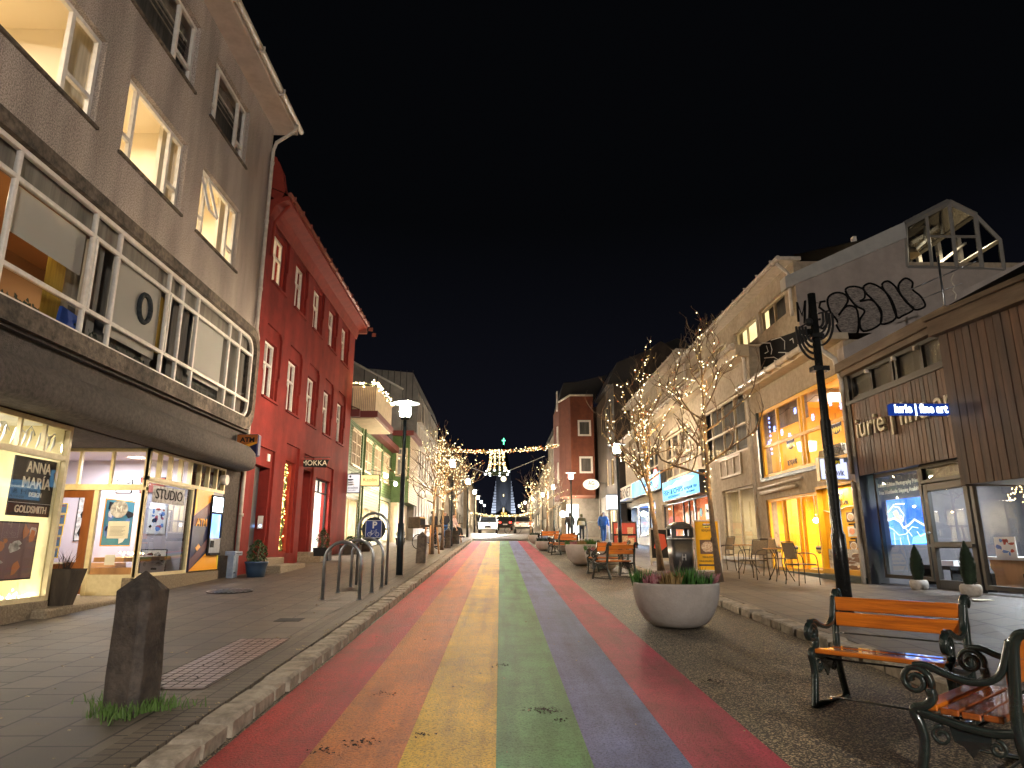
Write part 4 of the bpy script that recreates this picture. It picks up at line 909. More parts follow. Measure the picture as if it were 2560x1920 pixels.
for P_ in ([FT(yS+.1, zT2, .4), FT(yS+.1, zT2-.25, .12), FT(yS+.1, zc_, .1)], [F(yA+.15, zc_, .4), F(yA+.15, zc_-.35, .1), F(yA+.15, pz(20)+.1, .08)], [FT(yG+.15, zT1, .4), FT(yG+.15, zT1-.3, .1), FT(yG+.15, zc_+.1, .1)]): MB().tube(P_, .052, 8).build('downpipe', 'gutter_white', TB)
RF_ = lambda y0_, y1_, z_, k_: MB().q([FT(y0_, z_+.1, .4), FT(y1_, z_+.1, .4), FT(y1_, z_+.1+k_*4.4, -4.), FT(y0_, z_+.1+k_*4.4, -4.)]).build('roof', 'dark_roof', TB, normals=False)
sl0 = (gy_(2257, 563)-gy_(1975, 690))/(FY(2257, 563, yG)[0]-XT)
RF_(yG+.05, yS, zT1, sl0*.5); RF_(yS, yB, zT2, sl0*.3)
# gable wall facing the camera with graffiti
FG = FC(yG-.03)
def gp(px, py, d=0): x, z = FY(px, py, yG-d); return (x, z)
A_ = gp(1975, 690); Bq = gp(2257, 563); Cq = gp(2265, 668); Dq = gp(2560, 700)
zlow = 5.2
MB().prism([(XT, zlow), (XT, A_[1]), Bq, (Bq[0], Cq[1]), (22.5, Cq[1]), (22.5, zlow)], FG, -.025, 0).build('gable_wall', 'gable_render', TB)
dx = Bq[0]-XT; sl_ = (Bq[1]-A_[1])/dx
MB().prism([(XT-.3, A_[1]-.05), (XT-.3, A_[1]-.4), (Bq[0]+.0, Bq[1]-.42), (Bq[0], Bq[1]+.06)], FG, -.28, .06).build('coping', 'coping', TB)
gr = thing('graffiti', 'grey bubble letter graffiti and black MFS tag sprayed on the gable wall', 'graffiti', (gp(2180, 760)[0], yG, gp(2180, 760)[1]))
def cz(px, py): return gp(1900+px/3.351, 480+py/3.351)
def blob(pts, m, d, nm='letter'):
    P = [cz(*p) for p in pts]; n = len(P); Q = []
    for k in range(n):
        p0, p1, p2, p3 = P[k-1], P[k], P[(k+1) % n], P[(k+2) % n]
        for j in range(4):
            t_ = j/4; Q.append(tuple(.5*((2*p1[i])+(-p0[i]+p2[i])*t_+(2*p0[i]-5*p1[i]+4*p2[i]-p3[i])*t_*t_+(-p0[i]+3*p1[i]-3*p2[i]+p3[i])*t_**3) for i in (0, 1)))
    MB().prism(Q, FG, .0, d).build(nm, m, gr); MB().tube([FG(u, z, d+.002) for u, z in Q+[Q[0]]], .03, 5, False).build('outline', 'spray_black', gr)
blob([(560, 900), (620, 850), (700, 860), (730, 920), (650, 1040), (720, 960), (800, 980), (820, 1100), (800, 1195), (690, 1195), (635, 1120), (640, 1080), (580, 1000)], 'spray_grey', .004)
blob([(710, 830), (770, 795), (860, 820), (870, 890), (830, 920), (930, 910), (1000, 1000), (1000, 1110), (860, 1170), (830, 1080), (870, 1000), (790, 950)], 'spray_grey', .005)
blob([(860, 800), (920, 770), (1020, 820), (1100, 920), (1130, 1060), (1010, 1110), (1010, 1000), (930, 900), (880, 850)], 'spray_grey', .006)
blob([(1015, 790), (1060, 750), (1120, 790), (1160, 850), (1220, 930), (1280, 985), (1190, 1040), (1140, 1050), (1080, 900)], 'spray_grey', .005)
blob([(1155, 780), (1210, 728), (1270, 760), (1270, 820), (1340, 880), (1375, 960), (1290, 990), (1220, 920), (1165, 850)], 'spray_grey', .006)
for pts in ([(318, 1090), (305, 930), (345, 1040), (372, 915), (368, 1105)], [(405, 1105), (410, 925), (480, 935), (410, 930), (408, 1010), (455, 1005)], [(540, 920), (500, 925), (490, 970), (555, 1020), (570, 1090), (520, 1150), (460, 1120), (460, 1075), (500, 1070)], [(540, 1280), (555, 1210), (550, 1270)], [(580, 1215), (620, 1195), (640, 1215), (600, 1235), (585, 1215), (600, 1235), (640, 1250)]):
    MB().tube([FG(*cz(*p), .012) for p in pts], .032, 6).build('tag', 'spray_black', gr)
bg_ = thing('graffiti', 'large black painted graffiti block with thin white scrawls above the restaurant gutter', 'graffiti', (XT, yG+1, 7))
def c5(px, py): y, z = FX(1600+px/4.254, 780+py/4.254, XT-.02); return (y, z)
P = [c5(1225, 400), c5(1290, 350), c5(1400, 290), c5(1540, 250), c5(1640, 215), (yG, c5(1650, 215)[1]), (yG, c5(1650, 460)[1]), c5(1290, 735), c5(1265, 500)]
MB().prism(P, FT, .0, .03).build('paint', 'spray_black', bg_)
def g5(px, py): return gp(1600+px/4.254, 780+py/4.254)
P = [(XT-.012, g5(1660, 215)[1]), g5(1690, 195), g5(1835, 178), g5(1900, 230), g5(1950, 330), g5(1900, 380), (XT-.012, g5(1660, 560)[1])]
MB().prism(P, FG, .0, .014).build('paint', 'spray_black', bg_)
for pts in ([(1230, 440), (1235, 370), (1300, 330), (1390, 330), (1410, 400), (1400, 450)], [(1350, 360), (1370, 420), (1335, 440)], [(1400, 300), (1500, 270), (1545, 310), (1545, 400)], [(1330, 490), (1430, 480), (1500, 520), (1510, 590), (1460, 640), (1410, 650)], [(1440, 550), (1410, 590), (1450, 585)], [(1480, 430), (1560, 430), (1610, 480), (1625, 540)], [(1600, 300), (1630, 280), (1640, 330)]):
    MB().tube([FT(*c5(*p), .036) for p in pts], .013, 5).build('scrawl', 'spray_white', bg_)
for pts in ([(1680, 400), (1700, 350), (1760, 370), (1790, 440), (1740, 500), (1680, 470)], [(1790, 250), (1830, 330), (1780, 350)], [(1690, 240), (1760, 260), (1840, 250)]):
    MB().tube([FG(*g5(*p), .02) for p in pts], .012, 5).build('scrawl', 'spray_white', bg_)
# conservatory on the roof
mat('grey_frame', (.2, .195, .185), None, rough=.5)
CV = thing('roof_conservatory', 'glazed conservatory with white frame lit dimly on top of the gable wall', 'conservatory', (Cq[0]+1.5, yG-.0, Cq[1]))
FV = FC(yG-.01)
v = {k: gp(*p) for k, p in dict(bl=(2267, 668), tl=(2262, 562), m1t=(2315, 533), m1b=(2330, 668), ap=(2372, 505), m2b=(2392, 668), rt=(2438, 537), rb=(2455, 672), e1=(2500, 600), e1b=(2510, 676)).items()}
b = MB(); DV = 3.2
def bar(p, q, r_=.06, d0=0, d1=0): b.tube([FV(p[0], p[1], d0), FV(q[0], q[1], d1)], r_, 4, smooth=False)
for d in (0, -DV):
    bar(v['bl'], v['tl'], .07, d, d); bar(v['tl'], v['ap'], .1, d, d); bar(v['ap'], v['rt'], .1, d, d); bar(v['rt'], v['rb'], .07, d, d); bar(v['bl'], v['rb'], .06, d, d)
    bar(v['m1t'], v['m1b'], .05, d, d); bar(v['ap'], v['m2b'], .06, d, d); hz = (v['m1t'][1]*.35+v['m1b'][1]*.65); hh = v['tl'][1]-.35
    bar((v['m1t'][0], hh), (v['rt'][0], hh), .04, d, d); bar(v['rt'], v['e1'], .06, d, d); bar(v['e1'], v['e1b'], .06, d, d); bar(v['rb'], v['e1b'], .05, d, d)
for k in ('tl', 'ap', 'rt', 'e1', 'm1t'): bar(v[k], v[k], .07, 0, -DV)
b.build('frame', 'grey_frame', CV)
pn = MB(); pn.q([FV(*v['bl'], -.02), FV(*v['tl'], -.02), FV(*v['ap'], -.02), FV(*v['rt'], -.02), FV(*v['rb'], -.02)]).q([FV(*v['rb'], -.02), FV(*v['rt'], -.02), FV(*v['e1'], -.02), FV(*v['e1b'], -.02)])
pn.q([FV(*v['tl'], 0), FV(*v['ap'], 0), FV(*v['ap'], -DV), FV(*v['tl'], -DV)]).q([FV(*v['rt'], 0), FV(*v['ap'], 0), FV(*v['ap'], -DV), FV(*v['rt'], -DV)]); pn.build('pane', 'glass_dark', CV, normals=False)
mat('conserv_wall', (.35, .28, .18), (.2, .15, .1), 1.5, .9)
MB().q([FV(*v['bl'], -DV), FV(*v['tl'], -DV), FV(v['ap'][0], v['ap'][1]-.3, -DV), FV(*v['rt'], -DV), FV(*v['rb'], -DV)]).q([FV(*v['rb'], -DV), FV(*v['rt'], -DV), FV(*v['e1'], -DV), FV(*v['e1b'], -DV)]).build('back_wall', 'conserv_wall', CV, normals=False)
b = MB(); x0_ = v['bl'][0]; 
for k in range(6): b.box(x0_+.3+k*.7, x0_+.42+k*.7, v['bl'][1], v['bl'][1]+2.4, -DV+.05, -DV+.2, FV)
b.tube([FV(x0_+.2, v['bl'][1]+.2, -2), FV(x0_+2.4, v['bl'][1]+2.1, -2)], .05, 4).tube([FV(x0_+1.2, v['bl'][1]+.1, -2.4), FV(x0_+3.6, v['bl'][1]+1.9, -2.4)], .05, 4).build('rafter', 'white_frame', CV)
MB().lathe([(.2, 0), (.3, -.22), (.29, -.22), (.19, 0)], x0_+.9, yG+1.2, 16, v['bl'][1]+1.1).build('lamp_shade', 'cream_wall', CV); MB().tube([(x0_+.9, yG+1.2, v['bl'][1]), (x0_+.9, yG+1.2, v['bl'][1]+1.)], .02, 6).build('lamp_stand', 'black', CV)
arealamp((x0_+2.8, yG+1.6, v['bl'][1]+1.9), 60, (1, .8, .5), .4)
# ---------------------------------------------------------------- restaurant (yellow windows)
y_p = FX(2160, 1300, XR)[0]     # boundary with the timber gallery
zg = FX(1870, 990, XR)[1]; zg = (zg+FX(2112, 845, XR)[1])/2
TR = thing('restaurant_building', 'low beige restaurant with bright yellow framed windows on two floors', 'building', (XR, 17, gz(17)))
up_ = (y_p+.05, FX(1900, 1100, XR)[0], FX(1908, 1197, XR)[1], FX(1894, 1033, XR)[1])
gw = (FX(2046, 1300, XR)[0], FX(1922, 1330, XR)[0], FX(1929, 1423, XR)[1], FX(1912, 1250, XR)[1])
mb_ = (y_p+.25, gw[0]-.02, FX(2078, 1428, XR)[1], FX(2058, 1221, XR)[1])
MB().facade(F, y_p, yA, gz(14)-.2, zg, [up_, gw, mb_], .3).shell(F, y_p, yA, gz(14)-.2, zg, 10, False).build('wall', 'beige_render', TR, normals=False)
MB().box(y_p, gw[1]+.1, gw[2]-.12, gw[2]-.0, -.0, .1, F).build('sill', 'dark_green', TR); MB().box(up_[0], up_[1]+.1, up_[2]-.1, up_[2], 0, .06, F).box(up_[1], up_[1]+.12, up_[2], up_[3], -.02, .05, F).build('trim', 'dark_green', TR)
window(TR, F, *up_, d=-.04, vs=(.23, .46, .5, .77), hs=(.46,), fw=.1, bar=.09, m='yellow_paint', back=None, g='glass_shop')
window(TR, F, *gw, d=-.04, vs=(.3, .38, .68), fw=.08, bar=.07, m='yellow_paint', back=None, g='glass_shop')
b = MB()
for k, u in enumerate((.68,)): b.box(gw[0]+(gw[1]-gw[0])*u-.1, gw[0]+(gw[1]-gw[0])*u+.1, gw[2], gw[3], -.5, -.12, F)
b.build('pillar', 'yellow_paint', TR)
room(TR, F, gw[0]-.1, gw[1]+.3, gw[2]-.3, gw[3]+.15, -.3, 2.0, 'yellow_room', 34, (1, .92, .7), size=1.2)
room(TR, F, up_[0], up_[1]+.2, up_[2]-.5, up_[3]+.2, -.3, 3.2, 'orange_room', 46, (1, .9, .68), size=1.5)
MB().box(up_[0]+.6, up_[1]-1.6, up_[2]+.2, up_[2]+1.2, -3.15, -3.1, F).build('mural', 'red_art', TR)
# diners' chairs and tables upstairs (dark rounded backs), lamps
b = MB()
for k in range(4):
    y = up_[0]+.8+k*1.25; b.prism([(y-.32, up_[2]-.3), (y-.35, up_[2]+.45), (y-.2, up_[2]+.75), (y+.2, up_[2]+.75), (y+.35, up_[2]+.45), (y+.32, up_[2]-.3)], F, -1.6-.2*(k % 2), -1.3-.2*(k % 2))
b.build('chair_backs', 'charcoal', TR)
shade = emis('lamp_shade_glow', (1, .82, .5), 1.2)
for u, d in ((.12, -1.), (.88, -1.1)):
    y = up_[0]+(up_[1]-up_[0])*u; zz = up_[3]-.6 if u < .5 else up_[2]+.75
    o = MB().lathe([(.24, 0), (.27, .24), (.001, .24)], XR-d, y, 16, zz).build('lamp_shade', 'lamp_shade_glow', TR)
pend = emis('bulb_glow', (1, .8, .45), 12)
for u in (.2, .52):
    y = gw[0]+(gw[1]-gw[0])*u; b = MB(); b.tube([F(y, gw[3], -.7), F(y, gw[3]-.55, -.7)], .008, 5); o = b.build('pendant_cord', 'black', TR); MB().ball(F(y, gw[3]-.64, -.7), .07, 10, 8).build('bulb', 'bulb_glow', o); MB().lathe([(.035, 0), (.03, .1), (.001, .1)], F(y, 0, -.7)[0], y, 10, gw[3]-.58).build('socket', 'wood_door', o)
# bowls with chopsticks painted on the panes (window stickers)
def bowl(par, C3, r_, right, up, k=1.):
    """bowl emblem: dark bowl, yellow noodles, chopsticks"""
    R3, U3 = Vector(right), Vector(up); N3 = R3.cross(U3); c = Vector(C3)
    def P3(a, b_, d=0): return tuple(c+R3*a*r_+U3*b_*r_+N3*d)
    def poly(pts, m, d, nm): MB().prism([(p[0], p[1]) for p in pts], lambda u, z, dd: P3(u, z, dd), d-.002, d).build(nm, m, par)
    half = [(-1, .45)]+[(math.cos(math.pi+math.pi*j/12), .4+.95*math.sin(math.pi+math.pi*j/12)) for j in range(13)]+[(1, .45)]
    poly(half, 'navy_black', .004, 'bowl'); poly([(-.95, .47), (-.7, .62), (.7, .62), (.95, .47), (.6, .36), (-.6, .36)], 'white', .006, 'rim')
    for q in range(5): x = -.8+.4*q; poly([(x-.22, .0-.1*(q % 2)), (x, .12), (x+.2, -.05), (x+.1, -.42+.05*q*(q % 2)), (x-.12, -.4)], 'yellow', .008, 'noodles')
    poly([(-.08, .35), (.06, 1.35), (.2, 1.35), (.1, .35)], 'amber', .01, 'chopsticks')
mat('navy_black', (.015, .015, .03), None)
def rk_sign(par, C3, w_, right, up):
    R3, U3 = Vector(right), Vector(up); c = Vector(C3)
    bowl(par, tuple(c+U3*w_*.33), w_*.3, right, up)
    text(par, 'lettering', 'REYKJAVÍK', tuple(c-U3*w_*.2+R3.cross(U3)*.006), right, up, 'navy_black', w_*.28, w_*.85, bold=.004, ext=.002)
    text(par, 'lettering', 'STREET   FOOD', tuple(c-U3*w_*.42+R3.cross(U3)*.006), right, up, 'navy_black', w_*.1, w_*.85, ext=.002)
rs = (0, -1, 0)
st_ = thing('window_stickers', 'noodle bowl stickers on the lower panes of the yellow restaurant windows', 'window stickers', F(17, gw[2]+.5, -.05), group=None)
for u in (.08, .5, .84):
    y = gw[0]+(gw[1]-gw[0])*u; bowl(st_, F(y, gw[2]+.55, -.06), .16, rs, (0, 0, 1))
for u, z in ((.15, up_[2]+.75), (.63, up_[2]+.75)):
    y = up_[0]+(up_[1]-up_[0])*u; bowl(st_, F(y, z, -.06), .26, rs, (0, 0, 1)); text(st_, 'lettering', 'REYKJAVÍK', F(y, z-.5, -.06), rs, (0, 0, 1), 'navy_black', .2, .6)
# snowflake lights in the upper window
sf = thing('snowflake_lights', 'string of small blue snowflake lights across the upper restaurant window', 'lights', F(17, up_[3]-.3, -.2))
emis('blue_light', (.22, .3, 1), 1.1, False); b = MB()
for k in range(11):
    y = up_[0]+.2+(up_[1]-up_[0]-.4)*k/10; z = up_[3]-.35-.18*((k*5) % 3)-(.25 if k > 6 else 0)
    for a in range(3): an = a*math.pi/3; c_, s_ = math.cos(an)*.09, math.sin(an)*.09; b.tube([F(y-c_, z-s_, -.18), F(y+c_, z+s_, -.18)], .011, 4)
for k in range(9): z = up_[3]-.2-k*.13; b.tube([F(up_[1]-.35, z, -.18), F(up_[1]-.35, z-.05, -.18)], .02, 5)
b.build('snowflake', 'blue_light', sf)
b = MB(); b.tube([F(up_[0]+.2+(up_[1]-up_[0]-.4)*k/20, up_[3]-.2-.07*math.sin(k*.9)**2, -.18) for k in range(21)], .006, 4); b.build('cord', 'black', sf)
# yellow menu board
mn = thing('menu_board', 'tall yellow menu board with dish photos beside the restaurant window', 'menu board', F((mb_[0]+mb_[1])/2, mb_[2], 0))
MB().box(mb_[0]+.05, mb_[1]-.04, mb_[2], mb_[3], -.2, -.12, F).build('board', 'yellow_room', mn)
b = MB(); b.box(mb_[0], mb_[0]+.06, mb_[2]-.02, mb_[3]+.05, -.2, .02, F).box(mb_[1]-.06, mb_[1], mb_[2]-.02, mb_[3]+.05, -.2, .02, F).box(mb_[0], mb_[1], mb_[3], mb_[3]+.06, -.2, .02, F).box(mb_[0], mb_[1], mb_[2]-.05, mb_[2]+.05, -.2, .02, F); b.build('frame', 'yellow_paint', mn)
mc = (mb_[0]+mb_[1])/2; mw_ = mb_[1]-mb_[0]; mh = mb_[3]-mb_[2]
arealamp(F(mc, mb_[3]-.05, -.03), 5, (1, .8, .5), .1, sy=.8)
bowl(mn, F(mc, mb_[3]-mh*.12, -.112), .17, rs, (0, 0, 1)); text(mn, 'lettering', 'REYKJAVÍK', F(mc, mb_[3]-mh*.2, -.115), rs, (0, 0, 1), 'navy_black', .13, mw_*.42)
b = MB(); b.tube([F(mb_[0]+.08+(mw_-.16)*k/20, mb_[3]-mh*.27+.05*math.sin(k*.32), -.112) for k in range(21)], .014, 5); b.build('rope', 'paper', mn)
mat('dish', (.35, .14, .04), (.7, .55, .3), 30, .4); mat('dish_soup', (.75, .25, .07), None, rough=.3); mat('plate', (.75, .74, .7), None, rough=.3); mat('dish_wood', (.14, .07, .035), None)
for j in range(3):
    for i in range(2):
        u = mc+(.5-i)*mw_*.44; z = mb_[3]-mh*(.37+.165*j)
        ph = MB().box(u-.19, u+.19, z-.11, z+.11, -.12, -.112, F).build('dish_photo', 'dish_wood' if (i+j) % 2 else 'plate', mn)
        MB().prism([(u+.15*math.cos(k*.393), z+.09*math.sin(k*.393)) for k in range(16)], F, -.112, -.108).build('plate', 'plate', ph)
        MB().prism([(u+.11*math.cos(k*.393)*(1+.1*(k % 2)), z+.065*math.sin(k*.393)*(1+.15*(k % 3 == 0))) for k in range(16)], F, -.108, -.103).build('food', 'dish_soup' if (i, j) == (1, 1) else 'dish', ph)
        MB().prism([(u-.17+.06*math.cos(k*.393), z+.12+.06*math.sin(k*.393)) for k in range(16)], F, -.112, -.1).build('price_dot', 'black', ph)
        text(mn, 'caption', ('FISH & CHIPS', 'NOODLE SOUP', 'PLOKKFISKUR', 'LOBSTER SOUP', 'MEAT SOUP', 'SEAFOOD')[j*2+i], F(u, z-.16, -.113), rs, (0, 0, 1), 'black', .045, .24)
art(mn, F, mb_[0]+.1, mb_[1]-.1, mb_[2]+.06, mb_[2]+.5, -.11, 'art_grey', ['dish_wood', 'paper', 'dish_wood'], 21, 'yellow_paint', 'lower_photo')
# hanging sign
hs = thing('hanging_sign', 'square white sign with noodle bowl projecting from the restaurant wall', 'hanging sign', (XR-.3, y_p+.5, 3.4))
hy = y_p+.45; hx0, hx1 = FY(2051, 1170, hy)[0], FY(2119, 1170, hy)[0]; hz0, hz1 = FY(2085, 1198, hy)[1], FY(2085, 1147, hy)[1]; FH = FC(hy)
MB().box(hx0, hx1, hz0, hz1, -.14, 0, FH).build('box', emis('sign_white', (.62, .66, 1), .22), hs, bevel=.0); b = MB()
b.box(hx0-.03, hx0, hz0-.03, hz1+.03, -.15, .01, FH).box(hx1, hx1+.03, hz0-.03, hz1+.03, -.15, .01, FH).box(hx0, hx1, hz1, hz1+.03, -.15, .01, FH).box(hx0, hx1, hz0-.03, hz0, -.15, .01, FH).box(hx1, XR, (hz0+hz1)/2-.03, (hz0+hz1)/2+.03, -.1, -.04, FH); b.build('frame', 'yellow_frame', hs)
rk_sign(hs, ((hx0+hx1)/2, hy-.004, (hz0+hz1)/2+.0), .52, (1, 0, 0), (0, 0, 1))
# gutter of the restaurant, soffit, pipes, lean-to roof
b = MB(); b.box(y_p-.1, yA, zg-.02, zg+.14, -.1, .38, F); b.build('eaves', 'beige_trim', TR, bevel=.01)
b = MB(); b.tube([F(y_p-.15, zg+.12, .46), F(yA-.05, zg+.12, .46)], .075, 8)
for k in range(8): b.box(y_p+.3+k*.72, y_p+.34+k*.72, zg+.0, zg+.2, .38, .545, F)
b.tube([F(y_p-.2, zg+.32, .2), F(yA-.1, zg+.32, .2)], .02, 6); b.build('gutter', 'gutter_white', TR)
b = MB(); b.tube([F(y_p+.2, zg+.08, .46), F(y_p+.2, zg-.2, .4), F(y_p+.22, zg-.4, .12), F(y_p+.1, zg-.9, .08), F(y_p+.1, 3, .08)], .06, 8); b.tube([F(y_p+.08, mb_[3], .08), F(y_p+.08, pz(14.6), .1)], .06, 8); b.build('downpipe', 'gutter_white', TR)
b = MB(); b.tube([F(gw[1]+.2, up_[2]-.28, .12), F(gw[0]+.4, up_[2]-.24, .12)], .035, 6).tube([F(gw[1]+.1, up_[2]-.42, .1), F(gw[0]+.8, up_[2]-.4, .1)], .05, 6); b.build('pipe', 'gutter_white', TR)
MB().q([F(y_p, zg+.15, .38), F(yG, zg+.15, .38), F(yG, zg+.2, -8), F(y_p, zg+.2, -8)]).build('roof', 'dark_roof', TR, normals=False)
# side wall between restaurant and gallery: grey fascia over yellow band
yW = y_p+.02; FW = FC(yW)
def gw_(px, py): return FY(px, py, yW)
p0, p1 = gw_(2105, 868), gw_(2330, 762); s2 = (p1[1]-p0[1])/(p1[0]-p0[0]); XE = 16
MB().prism([(p0[0], p0[1]), (XE, p0[1]+s2*(XE-p0[0])), (XE, p0[1]+s2*(XE-p0[0])-.33), (p0[0], p0[1]-.33)], FW, -.25, .05).build('fascia', 'gable_render', TR)
MB().prism([(p0[0]+.03, p0[1]-.33), (11, p0[1]+s2*(11-p0[0])-.33), (11, p0[1]+s2*(11-p0[0])-.55), (p0[0]+.03, p0[1]-.75)], FW, -.2, .02).build('band', 'yellow_paint', TR)
MB().prism([(p0[0]+.03, p0[1]-.4), (XE, p0[1]+s2*(XE-p0[0])-.4), (XE, 3), (p0[0]+.03, 3)], FW, -.2, .0).build('side_wall', 'beige_render', TR)
# ---------------------------------------------------------------- timber gallery
TG = thing('timber_gallery', 'timber clad gallery building with dark framed shop windows', 'building', (XR, 12, gz(12)))
FA = FR(XR)
yq = FX(2385, 1050, XR)[0]; zt0_ = (FX(2130, 1193, XR)[1]+FX(2395, 1146, XR)[1])/2; zt1_ = FX(2112, 1018, XR)[1]; zf0 = FX(2095, 958, XR)[1]; zf1 = FX(2090, 925, XR)[1]
zf1 = (zf1+FX(2320, 795, XR)[1])/2; zf0 = zf1-.3
def planks(par, F_, u0, u1, z0, z1, w_=.125, seed=1, d=0.0):
    rr = random.Random(seed); bs = {k: MB() for k in ('timber', 'timber_b', 'timber_c')}; n = int((u1-u0)/w_); w_ = (u1-u0)/n
    for k in range(n):
        m_ = rr.choice(('timber', 'timber', 'timber_b', 'timber_b', 'timber_c')); dd = d+rr.uniform(0, .008)
        bs[m_].box(u0+k*w_+.007, u0+(k+1)*w_-.007, z0, z1, dd-.03, dd, F_)
    for m_, b_ in bs.items():
        o_ = b_.build('cladding', m_, par)
    MB().box(u0, u1, z0+.01, z1-.01, d-.09, d-.032, F_).build('cladding_backing', 'black', par)
planks(TG, FA, yq-.3, y_p+.0, zt0_, zt1_, .12, 3, .06)
MB().box(yq-.5, y_p-.0, zf0-.02, zf0+.12, -.3, .14, FA).box(yq-.5, y_p+.1, zf0+.1, zf1, -.3, .2, FA).build('fascia', 'fascia_wood', TG)
MB().box(yq-.3, y_p, zt1_-.02, zt1_+.05, -.3, .1, FA).build('ledge', 'charcoal', TG)
window(TG, FA, yq-.3, y_p-.15, zt1_+.05, zf0-.02, d=.02, vs=(.26, .5, .54, .76), fw=.08, bar=.07, m='charcoal', g='glass', back='frosted', bd=.1)
MB().box(y_p-.15, y_p-.0, gz(14)-.2, zf0, -.3, .08, FA).build('pier', 'charcoal', TG)
b = MB()
for u in (.2, .42, .72): y = yq+(y_p-yq)*u; b.box(y-.03, y+.03, zf0-.16, zf0-.08, .02, .1, FA)
b.build('bracket', 'gutter_white', TG)
# ground floor glazing
GX = XR+.12; FGl = FR(GX); zfl = .74
yd0, yd1 = FX(2430, 1300, GX)[0], FX(2318, 1300, GX)[0]; yg1 = FX(2196, 1300, GX)[0]
MB().box(yq-3, y_p-.1, -.2, zfl, -.3, .0, FGl).build('threshold', 'charcoal', TG)
w_a = window(TG, FGl, yd1+.04, yg1, zfl+.12, zt0_, d=0, fw=.07, m='charcoal', back=None, g='glass_shop')
w_d = window(TG, FGl, yd0, yd1, zt0_-.33, zt0_, d=.02, fw=.06, m='charcoal', back='frosted', bd=.1, g='glass')
d_ = MB(); fd = .11; d_.box(yd0, yd0+fd, zfl, zt0_-.35, -.08, .0, FGl).box(yd1-fd, yd1, zfl, zt0_-.35, -.08, .0, FGl).box(yd0+fd, yd1-fd, zt0_-.47, zt0_-.35, -.08, -.002, FGl).box(yd0+fd, yd1-fd, zfl, zfl+.16, -.08, -.002, FGl).box(yd0+fd, yd1-fd, 1.45, 1.56, -.08, -.002, FGl)
d_ = d_.build('door', 'charcoal', TG, bevel=.004); MB().fq(FGl, yd0+.08, yd1-.08, zfl+.1, zt0_-.4, -.04).build('pane', 'glass_shop', d_, normals=False); MB().ball(FGl(yd1-.06, 1.72, .04), .03, 8, 6).build('handle', 'steel', d_); MB().box(yd0+.02, yd1-.02, 1.47, 1.52, .0, .05, FGl).build('push_bar', 'charcoal', d_)
w_b = window(TG, FGl, yd0-1.55, yd0-.06, zfl+.06, zt0_-.05, d=.0, fw=.07, m='charcoal', back=None, g='glass_shop')
window(TG, FGl, yd0-4.6, yd0-1.75, zfl+.06, zt0_-.05, d=.0, fw=.07, m='charcoal', back=None, g='glass_shop')
MB().box(yd0-1.78, yd0-1.52, zfl, zt0_, -.1, .1, FGl).build('pier', 'charcoal', TG)
mat('gallery_room', (.16, .15, .15), (.1, .095, .1), 1, .8)
room(TG, FGl, yq-3, y_p-.1, zfl-.02, zt0_+.05, -.1, 3.4, 'gallery_room', 0)
arealamp(FGl((yd0+yd1)/2-.3, zt0_-.02, -1.4), 36, (.85, .92, 1), .8); arealamp(FGl(yg1-.6, zt0_-.02, -2.), 6, (.8, .88, 1), .5)
# light box landscape (blue aerial picture), green wall, display counters
lbx = thing('light_box_picture', 'glowing blue landscape picture standing in the gallery window', 'light box', FGl((yd1+yg1)/2, 1.2, -.4))
l0, l1 = FX(2330, 1300, GX+.35)[0]+.02, FX(2205, 1300, GX+.35)[0]; lz0, lz1 = FX(2225, 1362, GX+.35)[1], FX(2210, 1252, GX+.35)[1]
FLb = FR(GX+.35)
MB().box(l0, l1, lz0, lz1, -.06, 0, FLb).build('panel', emis('blue_picture', (.03, .13, .75), .34, col2=(.12, .35, 1), sc=1.6), lbx)
emis('pic_white', (.75, .88, 1), .45); emis('pic_orange', (1, .6, .3), .3); emis('pic_ice', (.2, .85, 1), .4)
def lp(px, py): # crop8 pixel -> frame coords
    y, z = FX(1900+px/3.318, 940+py/3.318, GX+.34); return (min(max(y, l0), l1), min(max(z, lz0), lz1))
for pts, r_ in (([(1015, 1160), (1060, 1200), (1110, 1180), (1160, 1210), (1190, 1260), (1230, 1240), (1280, 1190), (1350, 1230), (1405, 1270)], .018), ([(1060, 1130), (1100, 1080), (1150, 1090), (1190, 1150), (1180, 1210)], .012), ([(1040, 1240), (1100, 1270), (1150, 1320), (1210, 1310), (1260, 1250), (1310, 1260)], .006), ([(1060, 1300), (1075, 1380), (1060, 1405)], .006), ([(1110, 1300), (1120, 1400)], .005), ([(1160, 1340), (1170, 1400)], .005), ([(1220, 1320), (1240, 1400)], .005), ([(1300, 1290), (1330, 1330), (1400, 1290)], .006), ([(1200, 1260), (1240, 1300), (1260, 1330)], .006)):
    MB().tube([FLb(*lp(*p), .004) for p in pts], r_, 5).build('river_line', 'pic_white', lbx)
MB().prism([lp(1100, 1130), lp(1130, 1110), (lp(1150, 1150)), lp(1175, 1200), lp(1130, 1190)], FLb, 0, .006).build('patch', 'pic_orange', lbx)
MB().prism([lp(1260, 1390), lp(1270, 1340), lp(1340, 1310), lp(1400, 1290), lp(1415, 1385)], FLb, 0, .006).build('ice', 'pic_ice', lbx)
text(TG, 'window_lettering', 'Limited Edition Photography Prints', FGl((yd1+yg1)/2, FX(2240, 1208, GX)[1]+.0, .004-.03), rs, (0, 0, 1), 'paper', .115, (yg1-yd1)*.86)
text(TG, 'window_lettering', 'Free Worldwide Shipping Available', FGl((yd1+yg1)/2, FX(2240, 1208, GX)[1]-.15, .004-.03), rs, (0, 0, 1), 'paper', .115, (yg1-yd1)*.86)
